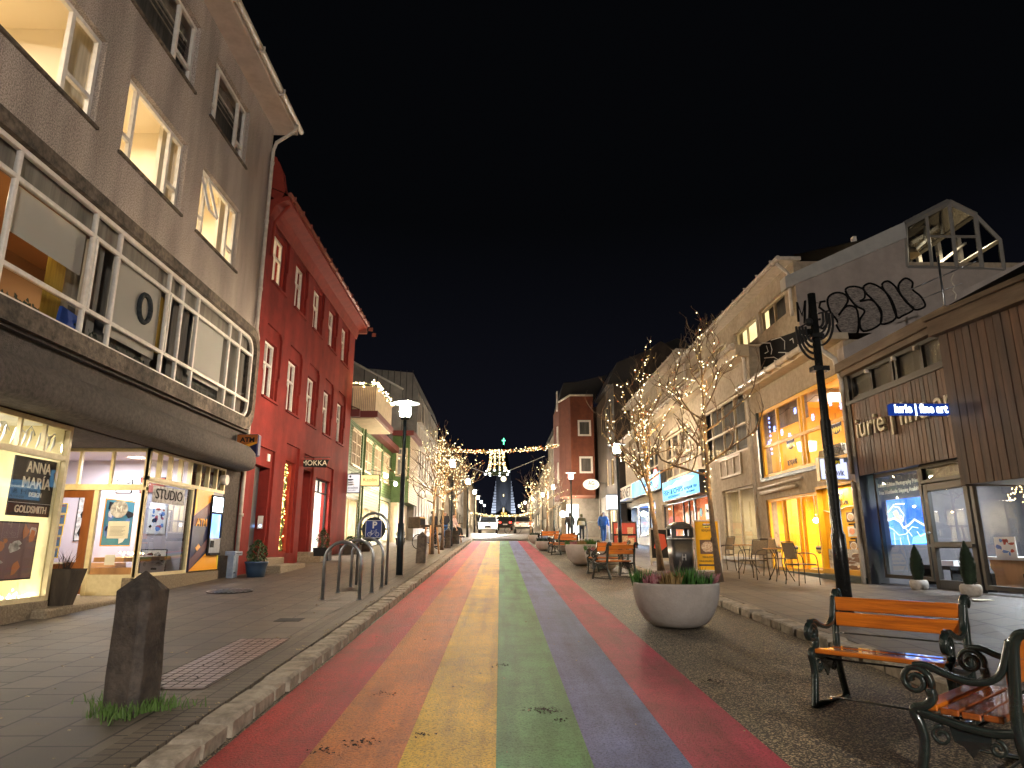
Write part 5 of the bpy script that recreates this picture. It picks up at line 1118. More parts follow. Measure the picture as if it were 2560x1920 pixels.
mat('green_picture', (.05, .22, .04), (.45, .6, .5), 7, .7, det=8); mat('grey_picture', (.03, .04, .05), (.3, .33, .36), 2.5, .7, det=8, stretch=(1, 1, 4))
MB().box(yd0-.1, yd1-.2, 1.5, zt0_-.1, -2.0, -1.95, FGl).build('green_picture', 'green_picture', TG)
MB().box(yd0-1.5, yd0-.25, 2.1, zt0_-.1, -1.75, -1.7, FGl).build('mountain_picture', 'grey_picture', TG)
MB().box(yd0-1.4, yd1-.2, zfl, 1.25, -1.5, -.9, FGl).build('counter', 'wood_pale', TG); MB().box(yd0-1.5, yd1-.1, 1.25, 1.3, -1.6, -.8, FGl).build('counter_top', 'white', TG)
for k in range(3): art(TG, FR(GX+.8), yd0-1.3+k*.75, yd0-.85+k*.75, 1.32, 1.62, 0, 'white', ['art_red', 'art_blue'], 30+k, 'white')
b = MB(); b.box(yd1+.3, yg1-.3, 1.05, 1.12, -1.0, -.5, FGl).box(yd1+.35, yd1+.4, zfl, 1.05, -.95, -.55, FGl).box(yg1-.4, yg1-.35, zfl, 1.05, -.95, -.55, FGl); b.build('display_table', 'black', TG)
b = MB()
for k in range(4): b.box(yd1+.35, yg1-.9, 1.12+k*.025, 1.14+k*.025, -.9, -.6, FGl)
b.build('prints', 'white', TG)
b = MB(); b.box(yd0-1.4, yd0-.4, 1.0, 1.06, -.8, -.4, FGl).box(yd0-1.3, yd0-1.24, zfl, 1., -.75, -.45, FGl).box(yd0-.56, yd0-.5, zfl, 1., -.75, -.45, FGl).build('bench_table', 'black', TG)
ln = MB(); ln.prism([(-.2, 0), (-.2, .3), (-.1, .42), (.1, .42), (.2, .3), (.2, 0), (.12, 0), (.12, .2), (0, .3), (-.12, .2), (-.12, 0)], lambda u, z, d: FGl(yd0+.45+u, zfl+z, -.3+d), -.12, .12)
ln.tube([FGl(yd0+.45, zfl+.42, -.3), FGl(yd0+.45, zfl+.5, -.3)], .05, 8); ln.build('lantern', 'black', TG)
fb = thing('string_lights', 'golden fairy lights hanging inside the right gallery window', 'fairy lights', FGl(yd0-1.2, 2.2, -.5))
pts = [FGl(yd0-.1-1.15*t_, 2.25+.12*math.sin(t_*9)+rng.gauss(0, .05), -.6) for t_ in [rng.random() for _ in range(110)]]+[FGl(yd0-1.25+rng.gauss(0, .06), 2.3-1.1*rng.random(), -.6) for _ in range(120)]
bulbs(fb, pts, .011, emis('fairy_gold2', (1, .66, .22), 2, False))
# big letters
text(TG, 'lettering', 'iurie | fine art', FA((yq+y_p)/2-.38, (zt0_+zt1_)/2+.18, .1), rs, (0, 0, 1), 'paper', .6, (y_p-yq)*1.02, ext=.03, bold=.004)
# protruding timber volume B
yB0 = FX(2409, 1211, XR-.5)[0]; ang = math.radians(-8)
FB = lambda u, z, d: (XR-.5-u*math.sin(ang)*-1*-1-d*math.cos(ang), yB0-u*math.cos(ang)+d*math.sin(ang)*-1, z)
FB = lambda u, z, d: (XR-.5+u*.139-d*.99, yB0-u*.99-d*.139, z)     # u runs towards the camera
zB0 = FX(2409, 1211, XR-.5)[1]; zB1 = FX(2353, 838, XR-.5)[1]
planks(TG, FB, 0, 5.6, zB0, zB1, .14, 9, .0)
MB().q([FB(0, zB0, -.01), FB(5.6, zB0, -.01), FB(5.6, zB0, -3), FB(0, zB0, -1.2)]).q([FB(0, zB0, -.05), FB(0, zB1, -.05), FB(0, zB1, -1.2), FB(0, zB0, -1.2)]).q([FB(0, zB1, 0), FB(5.6, zB1, 0), FB(5.6, zB1, -3), FB(0, zB1, -3)]).build('timber_soffit', 'timber_b', TG, normals=False)
MB().box(-.1, 5.7, zB1, zB1+.26, -.3, .14, FB).box(-.12, 5.75, zB1+.26, zB1+.34, -.3, .2, FB).build('fascia', 'fascia_wood', TG)
MB().box(-.05, .04, zB0-.02, zB1, -.9, -.0, FB).build('corner_board', 'timber_b', TG)
MB().q([FA(yq-6, zf1+.02, .1), FA(y_p, zf1+.02, .1), FA(y_p, zf1+.15, -9), FA(yq-6, zf1+.15, -9)]).build('roof', 'dark_roof', TG, normals=False)
MB().box(yq-6, y_p-.1, gz(8), zf0, -5, -3.6, FA).build('rear_wall', 'charcoal', TG)
# illuminated blade sign
bs_ = thing('hanging_sign', 'slim navy blade sign with glowing white letters in front of the timber wall', 'hanging sign', (XR-1, yq, 4))
sy_ = FX(2393, 1030, XR-.3)[0]; FSg = FC(sy_); q0, q1 = FY(2230, 1025, sy_)[0], FY(2375, 1025, sy_)[0]; qz0, qz1 = FY(2300, 1036, sy_)[1], FY(2300, 1009, sy_)[1]
MB().box(q0, q1, qz0, qz1, -.12, 0, FSg).build('box', emis('sign_blue', (.004, .014, .09), .4), bs_); MB().box(q1, q1+.3, qz0+.05, qz1-.03, -.09, -.03, FSg).build('arm', 'black', bs_)
text(bs_, 'lettering', 'iurie | fine art', ((q0+q1)/2, sy_-.008, (qz0+qz1)/2), (1, 0, 0), (0, 0, 1), 'sign_letters' if emis('sign_letters', (.6, .75, 1), .9) else '', .2, (q1-q0)*.92, bold=.006)
# entrance ramp of the right pavement
b = MB(); NX, NY = 6, 8
for i in range(NX):
    for j in range(NY):
        def rp(i_, j_):
            x = 5.9+(GX-5.9)*i_/NX; y = 8.+(15.2-8.)*j_/NY; base = pz(y)+.004; tgt = max(base, .74); k_ = (i_/NX)**.8*min(1, (15.3-y)/1.2)*min(1, (y-7.9)/1.5)
            return (x, y, base+(tgt-base)*k_)
        b.q([rp(i, j), rp(i+1, j), rp(i+1, j+1), rp(i, j+1)])
struct('gallery_forecourt', b, 'paving', 'paving rising gently to the gallery door', 'pavement', normals=False)
mat('line_white', (.6, .58, .5), None)
# roof antenna
an_ = thing('tv_antenna', 'thin television antenna with several booms on the gallery roof', 'antenna', (0, 0, 0))
ay = yq+1.6; a0_ = FY(2362, 775, ay); an_.location = (a0_[0], ay, a0_[1]); FAn = FC(ay)
def ap(px, py): x, z = FY(1900+px/3.351, 480+py/3.351, ay); return (x, ay, z)
b = MB(); b.tube([(a0_[0], ay, a0_[1]-.3), ap(1490, 540)], .022, 6); b.build('mast', 'steel', an_)
for p_, q_ in (((1230, 830), (1790, 590)), ((1430, 865), (1625, 790))):
    bo = MB().tube([ap(*p_), ap(*q_)], .012, 6).build('boom', 'steel', an_); b = MB(); P_, Q_ = Vector(ap(*p_)), Vector(ap(*q_))
    for k in range(5): c = P_.lerp(Q_, (k+.5)/5); b.tube([c+Vector((.1, -.18, .02)), c-Vector((.1, -.18, .02))], .005, 4)
    b.build('element', 'steel', bo)
MB().tube([ap(1620, 680), ap(1600, 740), ap(1630, 790), ap(1615, 820), ap(1645, 860), ap(1635, 900)], .012, 6).build('cable', 'gutter_white', an_)
# ---------------------------------------------------------------- shops of the beige building
window(TB, F, *shop1, d=-.1, vs=(.55,), fw=.07, m='beige_trim', back=None, g='glass_shop')
mat('drab_room', (.42, .36, .22), (.34, .28, .17), 1.5, .8)
room(TB, F, shop1[0]-.1, shop1[1]+.2, shop1[2]-.3, shop1[3]+.1, -.3, 2.2, 'drab_room', 22, (1, .85, .6), size=.6)
MB().box(shop1[0]-.1, shop1[1]+.1, shop1[2]-.1, shop1[2], 0, .08, F).build('sill', 'coping', TB)
b = MB(); b.box(shop1[0]+.5, shop1[0]+1.1, shop1[2], shop1[2]+.5, -1.5, -1., F).box(shop1[1]-1., shop1[1]-.4, shop1[2]-.2, shop1[2]+1.4, -2.1, -1.6, F); b.build('furniture', 'wood_pale', TB)
# louvre panel above
lv_ = (FX(1857, 1180, XR)[0], FX(1803, 1180, XR)[0]); z0, z1 = FX(1830, 1192, XR)[1], FX(1830, 1140, XR)[1]
b = MB(); b.box(lv_[0], lv_[1], z0, z0+.08, 0, .06, F).box(lv_[0], lv_[1], z1-.08, z1, 0, .06, F)
for k in range(4): y = lv_[0]+(lv_[1]-lv_[0]-.08)*k/3; b.box(y, y+.08, z0+.08, z1-.08, 0, .058, F)
b.build('vent_frame', 'beige_trim', TB); MB().box(lv_[0]+.05, lv_[1]-.05, z0+.05, z1-.05, 0, .02, F).build('vent_panel', 'beige_render', TB)
# fish restaurant
mat('salmon_room', (.75, .3, .13), (.65, .25, .12), 2, .8)
ym = FX(1731, 1300, XR)[0]
room(TB, F, fx0, ym-.1, gz(27)-.1, zsh, -.3, 2.5, 'salmon_room', 34, (1, .78, .5), size=.7)
room(TB, F, ym, fx1+.05, gz(27)-.1, zsh, -.3, 3.0, 'salmon_room', 45, (1, .85, .7), size=1.)
window(TB, F, ym, fx1, gz(29)+.5, zsh, d=-.1, vs=(.16, .33, .68), hs=(.12,), fw=.07, m='dark_metal', back=None, g='glass_shop')
window(TB, F, fx0, ym-.06, gz(27), zsh, d=-.1, fw=.06, m='dark_metal', back=None, g='glass_shop', lab='tall glazed entrance of the fish restaurant')
wm = MB().box(fx0+.15, fx0+1.05, 1.9, zsh-.35, -.08, -.06, F).build('menu_poster', 'white', TB); b = MB()
for k in range(9): z = zsh-.95-k*.13; b.box(fx0+.3-.05*(k % 3 == 0), fx0+.9+.05*(k % 2), z, z+.03, -.058, -.054, F)
b.build('menu_lines', 'black', wm); text(wm, 'heading', 'The menu', F(fx0+.6, zsh-.6, -.052), rs, (0, 0, 1), 'black', .2, .7)
MB().prism([(fx0+1.65+.17*math.cos(k*.393), 2.75+.17*math.sin(k*.393)) for k in range(16)], F, -.08, -.06).build('teal_disc', 'art_teal', TB)
MB().box(ym+.7, ym+1.9, 2.3, 2.9, -.3, -.25, F).build('picture', 'wood_pale', TB); MB().box(ym, fx1, gz(29)+.3, gz(29)+.52, -.1, .03, F).build('sill', 'coping', TB)
pm = MB(); pm.box(ym+.2, fx1-.3, 1.3, 1.9, -1.6, -1.2, F); pm.build('counter', 'wood_door', TB)
fs = thing('shop_sign', 'pale blue lit fish and chips sign with mountain drawing over the salmon doorway', 'shop sign', F(28, zsh+.8, .3))
s0, s1 = FX(1748, 1200, XR-.3)[0], FX(1656, 1220, XR-.3)[0]; sz0, sz1 = FX(1748, 1233, XR-.3)[1], FX(1748, 1172, XR-.3)[1]; FSi = FR(XR-.3)
MB().box(s0, s1, sz0, sz1, -.28, 0, FSi).build('box', 'charcoal', fs); MB().box(s0+.05, s1-.05, sz0+.05, sz1-.04, 0, .012, FSi).build('face', emis('sign_aqua', (.16, .5, .9), .36, col2=(.36, .74, 1), sc=.5), fs)
emis('sign_snow', (.8, .95, 1), .6); emis('sign_ink', (.01, .05, .13), .1)
sw_ = s1-s0; sh_ = sz1-sz0
def sp(u, v_): return (s1-sw_*u, sz0+sh_*v_)
MB().prism([sp(.05, .62), sp(.2, .72), sp(.32, .68), sp(.45, .86), sp(.55, .78), sp(.7, .9), sp(.9, .8), sp(.8, .68), sp(.6, .72), sp(.5, .6), sp(.35, .58), sp(.2, .6)], FSi, .012, .02).build('mountain', 'sign_snow', fs)
def ftx(par, s_, u, v_, size, wd, FF=FSi, m_='sign_ink'): p = sp(u, v_); return text(par, 'lettering', s_, FF(p[0], p[1], .024), rs, (0, 0, 1), m_, size, wd)
ftx(fs, 'FISH & CHIPS', .33, .4, sh_*.34, sw_*.56); ftx(fs, 'RESTAURANT', .36, .16, sh_*.17, sw_*.34); ftx(fs, 'REYKJAVIK FISH', .8, .36, sh_*.17, sw_*.3); ftx(fs, 'RESTAURANT', .8, .18, sh_*.12, sw_*.2)
# second blue lit sign + shopping windows
f2 = thing('shop_sign', 'pale blue lit sign with a round pink emblem above the blue lit shop', 'shop sign', F(34, zsh+.9, .3))
t0_, t1_ = FX(1652, 1215, XR-.25)[0], FX(1580, 1230, XR-.25)[0]; F2 = FR(XR-.25); tz0_ = FX(1580, 1247, XR-.25)[1]; tz1_ = FX(1580, 1208, XR-.25)[1]
MB().box(t0_, t1_, tz0_, tz1_, -.22, 0, F2).build('box', 'charcoal', f2); MB().box(t0_+.04, t1_-.04, tz0_+.05, tz1_-.04, 0, .012, F2).build('face', 'sign_aqua', f2)
tc_ = (t0_+.9, (tz0_+tz1_)/2+.15)
MB().prism([(tc_[0]+.62*math.cos(k*.2618), tc_[1]+.5*math.sin(k*.2618)) for k in range(24)], F2, .012, .02).build('emblem_ring', 'art_red', f2); MB().prism([(tc_[0]+.52*math.cos(k*.2618), tc_[1]+.42*math.sin(k*.2618)) for k in range(24)], F2, .02, .026).build('emblem', emis('sign_pink', (.9, .6, .75), .4), f2)
text(f2, 'lettering', 'FISH & CHIPS', F2(t0_+2.6, (tz0_+tz1_)/2-.05, .02), rs, (0, 0, 1), 'sign_ink', .3, 1.9); text(f2, 'lettering', 'TAKE AWAY', F2(t0_+2.6, (tz0_+tz1_)/2-.4, .02), rs, (0, 0, 1), 'sign_ink', .18, 1.2)
f3 = thing('shop_sign', 'cream fascia sign with tall thin dark capitals next to the blue sign', 'shop sign', F(41, zsh+.9, .3))
c0_, c1_ = t1_+.03, FX(1541, 1240, XR-.25)[0]
MB().box(c0_, c1_, tz0_-.05, tz1_, -.22, 0, F2).build('board', 'beige_trim', f3); text(f3, 'lettering', 'DIOXNET', F2((c0_+c1_)/2, (tz0_+tz1_)/2, .01), rs, (0, 0, 1), 'black', .8, (c1_-c0_)*.86)
MB().box(c0_, c1_, tz0_+.0, tz0_+.05, 0, .3, F2).build('lamp_rail', 'white', f3)
mat('blue_room', (.16, .35, .8), (.2, .45, .9), 2, .8)
room(TB, F, bl0, bl1, gz(36)+.1, zsh+.35, -.3, 1.8, 'blue_room', 110, (.55, .75, 1), size=1.6)
window(TB, F, bl0, bl0+1.7, gz(35)+.55, zsh+.35, d=-.05, vs=(.5,), fw=.08, m='charcoal', back=None, g='glass_shop')
window(TB, F, bl0+1.8, bl0+4.6, gz(37)+.5, zsh+.35, d=-.08, fw=.14, m='navy', back=None, g='glass_shop', lab='large blue lit display window')
window(TB, F, bl0+4.7, bl1, gz(39)+.3, zsh+.35, d=-.08, vs=(.35, .7), fw=.08, m='charcoal', back=None, g='glass_shop')
b = MB(); b2 = MB(); mat('goods_mix', (.02, .03, .08), (.6, .7, .8), 12, .6)
for j in range(4):
    z = gz(37)+.9+j*.48; b.box(bl0+2, bl0+4.5, z, z+.04, -1.5, -1.0, F)
    for k in range(9):
        y = bl0+2.1+k*.27; b2.box(y, y+rng.uniform(.08, .2), z+.04, z+rng.uniform(.12, .32), -1.4, -1.15, F)
b.build('shelf', 'blue_room', TB); b2.build('goods', 'goods_mix', TB)
bulbs(TB, [F(bl0+2+rng.uniform(0, 2.5), gz(37)+.55+abs(rng.gauss(0, .08)), -.2-.1*rng.random()) for _ in range(90)], .02, 'tiny_warm', 'display_lights')
MB().box(bl0, bl1, gz(34)+.2, gz(38)+.45, -.02, .12, F).build('plinth', 'coping', TB)
# =============================================================== green clapboard building (left)
mat('clap_green', (.09, .15, .05), (.06, .11, .035), 4, .55); mat('clap_pale', (.42, .44, .3), (.33, .36, .24), 4, .55)
mat('maroon', (.12, .02, .018), None, rough=.5); mat('cream', (.62, .52, .36), (.5, .42, .28), 4, .6); mat('zinc', (.22, .22, .21), (.16, .16, .155), 2, .5)
mat('pale_facade', (.42, .38, .32), (.33, .3, .25), 3, .8, .2, 30, streak=.7)
F = FL(XL)
ga, gb = ry1+.12, 41.
zge = FX(970, 1107, XL+.4)[1]
TGn = thing('green_building', 'green and cream clapboard house with a balcony and maroon trim', 'building', (XL, 34, gz(34)))
def clap(par, F_, u0, u1, z0, z1, ops, m, st=.14):
    b = MB(); z = z0
    while z < z1-.01:
        zz = min(z+st, z1); segs = [(u0, u1)]
        for o in ops:
            if o[2] < (z+zz)/2 < o[3]:
                ns = []
                for s_ in segs:
                    if o[0] > s_[0]: ns.append((s_[0], min(o[0], s_[1])))
                    if o[1] < s_[1]: ns.append((max(o[1], s_[0]), s_[1]))
                segs = [s_ for s_ in ns if s_[1]-s_[0] > .01]
        for a, c in segs: b.q([F_(a, z, .03), F_(c, z, .03), F_(c, zz, .0), F_(a, zz, .0)]).q([F_(a, z, .03), F_(c, z, .03), F_(c, z, 0), F_(a, z, 0)])
        z = zz
    return b.build('cladding', m, par, normals=False)
wz0, wz1 = FX(885, 1165, XL)[1], FX(885, 1075, XL)[1]
gw_l = []
y = ga+.7
for k in range(4):
    gw_l += [(y, y+.85, wz0, wz1), (y+1.0, y+1.85, wz0, wz1)]; y += 2.75
shops = [(ga+.3, ga+2.6, pz(30)+.35, 3.55), (ga+3.6, ga+5.1, pz(33)+.4, 3.3), (ga+5.6, ga+7.2, pz(34)+.4, 3.3), (gb-3.6, gb-.5, pz(39)+.1, 3.9)]
zsp = 4.15
clap(TGn, F, ga, gb, pz(29)-.2, zsp, shops, 'clap_pale'); clap(TGn, F, ga, gb, zsp, zge, [o for o in gw_l if o[1] < gb], 'clap_green')
MB().shell(F, ga, gb, pz(29)-.2, zge, 8, True, -.005).build('wall', 'clap_green', TGn, normals=False)
for o in gw_l:
    if o[1] < gb:
        window(TGn, F, *o, d=.05, vs=(.5,), hs=(.33, .66), fw=.07, bar=.04, m='cream', back='dim_curtain' if rng.random() < .6 else 'curtain_grey', bd=.12)
        MB().box(o[0]-.05, o[1]+.05, o[3], o[3]+.07, 0, .1, F).box(o[0]-.04, o[1]+.04, o[2]-.07, o[2], 0, .12, F).build('trim', 'cream', TGn)
mat('shop_cream', (.75, .68, .5), (.55, .5, .36), 3, .8)
glow_white = emis('shop_glow', (1, .93, .8), 1.0, col2=(1, .8, .5), sc=1.6)
for k, o in enumerate(shops):
    window(TGn, F, *o, d=-.02, vs=(.5,) if k else (.3,), fw=.07, m='cream', back=None, g='glass_shop')
    room(TGn, F, o[0]-.05, o[1]+.05, o[2]-.05, o[3]+.05, -.1, 1.6, 'shop_cream', 24 if k < 3 else 90, (1, .9, .7) if k < 3 else (1, .95, .88), size=.8)
    b = MB()
    for j in range(8): y = o[0]+.15+(o[1]-o[0]-.4)*rng.random(); z = o[2]+.1+rng.random()*1.2; b.box(y, y+.2, z, z+.3*rng.uniform(.5, 1.3), -1.2, -1., F)
    b.build('goods', 'goods_mix', TGn)
for a_, c_ in ((ga-.02, ga+.12), (ga+2.8, ga+3.), (gb-3.9, gb-3.75)): MB().box(a_, c_, pz(29), zge, 0, .07, F).build('corner_board', 'clap_green', TGn)
b = MB(); b.tube([F(ga+3.15, zge, .12), F(ga+3.15, pz(32), .1)], .05, 6); b.build('downpipe', 'clap_green', TGn)
MB().box(ga, gb, zge-.02, zge+.3, -.3, .42, F).build('eaves', 'maroon', TGn); MB().q([F(ga, zge+.3, .45), F(gb, zge+.3, .45), F(gb, zge+1.9, -3.6), F(ga, zge+1.9, -3.6)]).build('roof', 'maroon', TGn, normals=False)
# balcony
by0 = ga+.25; bx1 = FY(941, 1000, by0)[0]; bz0 = FY(941, 1027, by0)[1]; bz1 = FY(941, 964, by0)[1]; by1 = FX(979, 1074, bx1)[0]
bal = MB().box(by0, by1, bz0-.28, bz0, XL-.5, bx1+.08, lambda u, z, d: (d, u, z)).build('balcony', 'maroon', TGn); MB().box(by0+.1, by1-.1, bz0-.34, bz0-.285, XL, bx1-.05, lambda u, z, d: (d, u, z)).build('soffit', 'cream', bal)
b = MB(); b.box(XL, bx1, bz1-.1, bz1, -.06, .0, FC(by0)).box(by0, by1, bz1-.1, bz1, bx1-.06, bx1, lambda u, z, d: (d, u, z))
n_ = 12
for k in range(n_): x = XL+.05+(bx1-XL-.1)*k/n_; b.box(x, x+(bx1-XL)/n_-.035, bz0, bz1-.1, -.04, -.015, FC(by0))
nk = 44
for k in range(nk): y = by0+(by1-by0)*k/nk; b.box(y, y+(by1-by0)/nk-.03, bz0, bz1-.1, bx1-.045, bx1-.02, lambda u, z, d: (d, u, z))
b.build('railing', 'cream', bal)
gl = thing('balcony_garland', 'garland with bright bulbs along the balcony rail of the green house', 'fairy lights', (bx1, by0, bz1))
b = MB(); pl = [(XL, by0-.02, bz1+.05), (bx1, by0-.02, bz1+.03), (bx1+.02, by0+2.4, bz1+.05), (bx1+.02, by1, bz1+.05)]
b.tube(pl, .06, 6); b.build('greenery', 'leaf_conifer', gl)
emis('bulb_warm', (1, .72, .32), 6, False)
bulbs(gl, [tuple(Vector(pl[i]).lerp(Vector(pl[i+1]), rng.random())+Vector((rng.gauss(0, .05), rng.gauss(0, .05), rng.gauss(.02, .06)))) for i in (0, 0, 1, 1, 1, 2, 2) for _ in range(22)], .028, 'bulb_warm')
for p_ in (pl[0], tuple(Vector(pl[0]).lerp(Vector(pl[1]), .5)), pl[1], tuple(Vector(pl[1]).lerp(Vector(pl[2]), .4))): pointlamp((p_[0], p_[1]-.06, p_[2]+.12), 2., (1, .6, .25), .05)
# upper storey behind the balcony, sloping zinc wall
zb_ = by0+9
FZ = FC(gb-.0); 
pA, pB = FY(880, 905, gb), FY(1008, 975, gb)
MB().prism([(pA[0]-1.5, 5), (pA[0]-1.5, pA[1]+.9), pA, pB, (pB[0], 5)], FZ, -.3, 0).build('gable_wall', 'zinc', TGn)
b = MB(); 
for k in range(5): x = pA[0]+(pB[0]-pA[0])*k/4; b.box(x-.02, x+.02, 7, pA[1]+(pB[1]-pA[1])*k/4, 0, .03, FZ)
b.build('seam', 'dark_roof', TGn)
MB().tube([(pA[0]-1.5, gb-.05, pA[1]+.95), (pA[0], gb-.05, pA[1]+.04), (pB[0], gb-.05, pB[1]+.04)], .07, 6).build('verge', 'coping', TGn)
# bay at the far end of the green house
bxx = -5.55; FBy = FC(gb); cz0, cz1 = 5.2, 7.6
wbay = (XL+.25, bxx-.1, FY(1000, 1190, gb)[1], FY(1000, 1120, gb)[1])
ztop = FY(1010, 1090, gb)[1]
MB().box(XL-.1, bxx, 4.0, ztop, gb+.06, gb+4.3, lambda u, z, d: (u, d, z)).build('bay', 'clap_green', TGn)
clap(TGn, FBy, XL, bxx, 4.0, ztop, [wbay], 'clap_green'); clap(TGn, FL(bxx), gb, gb+4.3, 4.0, ztop, [], 'cream')
window(TGn, FBy, *wbay, d=.06, hs=(.75,), fw=.1, m='cream', back='curtain_grey', bd=.1)
MB().box(XL, bxx+.25, ztop, ztop+.3, gb-.3, gb+4.5, lambda u, z, d: (u, d, z)).build('eaves', 'maroon', TGn)
MB().box(XL-.1, bxx-.6, pz(41), 4.0, gb, gb+4.2, lambda u, z, d: (u, d, z)).build('shop_wall', 'cream', TGn)
# wall lanterns
for px_, py_, Y_ in ((965, 1190, ga+4.2), (989, 1210, ga+9.)):
    x_, z_ = FY(px_, py_, Y_); wlm = thing('wall_lamp', 'bright round wall lamp %s on the green house' % ('by the upper windows' if Y_ < 36 else 'over the far doorway'), 'wall lamp', (x_, Y_, z_))
    MB().tube([(XL, Y_, z_+.25), (XL+.3, Y_, z_+.3), (x_, Y_, z_+.14)], .015, 6).build('arm', 'dark_metal', wlm); MB().ball((x_, Y_, z_), .1, 12, 8).build('globe', emis('globe_glow', (1, .85, .6), 60) if 'globe_glow' not in M else 'globe_glow', wlm)
# signs
def flatsign(name, lab, px0, px1, py0, py1, Y, m, frame, th=.08):
    x0, z1 = FY(px0, py0, Y); x1, z0 = FY(px1, py1, Y); t = thing(name, lab, 'hanging sign', ((x0+x1)/2, Y, z0)); FF = FC(Y)
    MB().box(x0, x1, z0, z1, -th, 0, FF).build('board', m, t); b = MB(); q = .03
    b.box(x0-q, x0, z0-q, z1+q, -th-.01, .01, FF).box(x1, x1+q, z0-q, z1+q, -th-.01, .01, FF).box(x0, x1, z1, z1+q, -th-.01, .01, FF).box(x0, x1, z0-q, z0, -th-.01, .01, FF).build('frame', frame, t)
    return t, x0, x1, z0, z1
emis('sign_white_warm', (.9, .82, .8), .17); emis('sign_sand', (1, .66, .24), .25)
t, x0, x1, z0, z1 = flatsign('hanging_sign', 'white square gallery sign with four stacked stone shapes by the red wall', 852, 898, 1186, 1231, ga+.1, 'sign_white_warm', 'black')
FF = FC(ga+.1); cx = (x0+x1)/2; hh = z1-z0
text(t, 'lettering', 'Grástoinn', (cx, ga+.092, z0+hh*.26), (1, 0, 0), (0, 0, 1), 'black', .2, (x1-x0)*.84); text(t, 'lettering', 'ART GALLERY', (cx, ga+.092, z0+hh*.1), (1, 0, 0), (0, 0, 1), 'black', .09, (x1-x0)*.66)
for k, (zz, w_) in enumerate(((.88, .04), (.74, .14), (.6, .17), (.47, .19))):
    pts = [(cx+w_*math.cos(a*.3142), z0+hh*zz+.05*math.sin(a*.3142)*(1 if a <= 10 or k == 0 else 1.4)) for a in range(20)]
    if k: pts = [p for p in pts if p[1] <= z0+hh*zz+.012]
    MB().prism(pts, FF, .0, .008).build('stone_shape', 'black' if k < 2 else 'art_grey', t)
MB().box(x1-.4, x1+.3, z1+.05, z1+.08, -.05, -.02, FF).build('bracket', 'dark_metal', t)
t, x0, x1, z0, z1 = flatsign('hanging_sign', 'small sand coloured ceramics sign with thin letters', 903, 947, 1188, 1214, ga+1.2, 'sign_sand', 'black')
text(t, 'lettering', 'Kaolin', ((x0+x1)/2, ga+1.19, (z0+z1)/2+.02), (1, 0, 0), (0, 0, 1), 'wood_door', .24, (x1-x0)*.74); MB().box(XL, x0, (z0+z1)/2, (z0+z1)/2+.04, -.05, -.02, FC(ga+1.2)).build('bracket', 'dark_metal', t)
# =============================================================== long pale building further left
TP = thing('pale_building', 'long pale building with zinc top floor and dark vertical windows', 'building', (-5.9, 52, gz(52)))
XP = -5.75; F = FL(XP); p0_, p1_ = gb+4.5, 61.
zpt = FX(1062, 1010, XP)[1]; zpm = FX(1062, 1085, XP)[1]
ops = [(p0_+.8+k*1.7, p0_+1.25+k*1.7, 3.0, 5.2) for k in range(8)]+[(p0_+.8+k*1.7, p0_+1.3+k*1.7, 6.2, 8.2) for k in range(8)]+[(p0_+.8+k*2.6, p0_+1.3+k*2.6, zpm+.3, zpt-.4) for k in range(5)]
MB().facade(F, p0_, p1_, gz(45), zpt, ops, .2).shell(F, p0_, p1_, gz(45), zpt, 9).build('wall', 'pale_facade', TP, normals=False)
for o in ops: window(TP, F, *o, d=-.06, fw=.05, m='charcoal', back='curtain_dark', g='glass')
MB().box(p0_, p1_, zpm, zpm+.16, 0, .3, F).build('cornice', 'pale_facade', TP)
b = MB()
for k in range(16): y = p0_+k*.98; b.box(y, y+.04, zpm+.2, zpt, 0, .05, F)
b.build('seam', 'zinc', TP)
pC, pD = FY(925, 922, p0_), FY(1033, 932, p0_)
MB().prism([(pC[0]-2, 6), (pC[0]-2, pC[1]), pC, pD, (XP+.02, zpt), (XP+.02, 6)], FC(p0_-.02), -.6, 0).build('roof_wall', 'zinc', TP)
b = MB()
for k in range(8): x = pC[0]+(pD[0]-pC[0])*k/7; b.box(x-.02, x+.02, 10, pC[1]-.1, 0, .04, FC(p0_-.02))
b.build('seam', 'dark_roof', TP)
MB().q([(pC[0]-2, p0_, pC[1]), (pD[0], p0_, pD[1]), (pD[0], p1_, pD[1]), (pC[0]-2, p1_, pC[1])]).q([(pD[0], p0_, pD[1]), (XP+.1, p0_, zpt), (XP+.1, p1_, zpt), (pD[0], p1_, pD[1])]).build('roof', 'zinc', TP, normals=False)
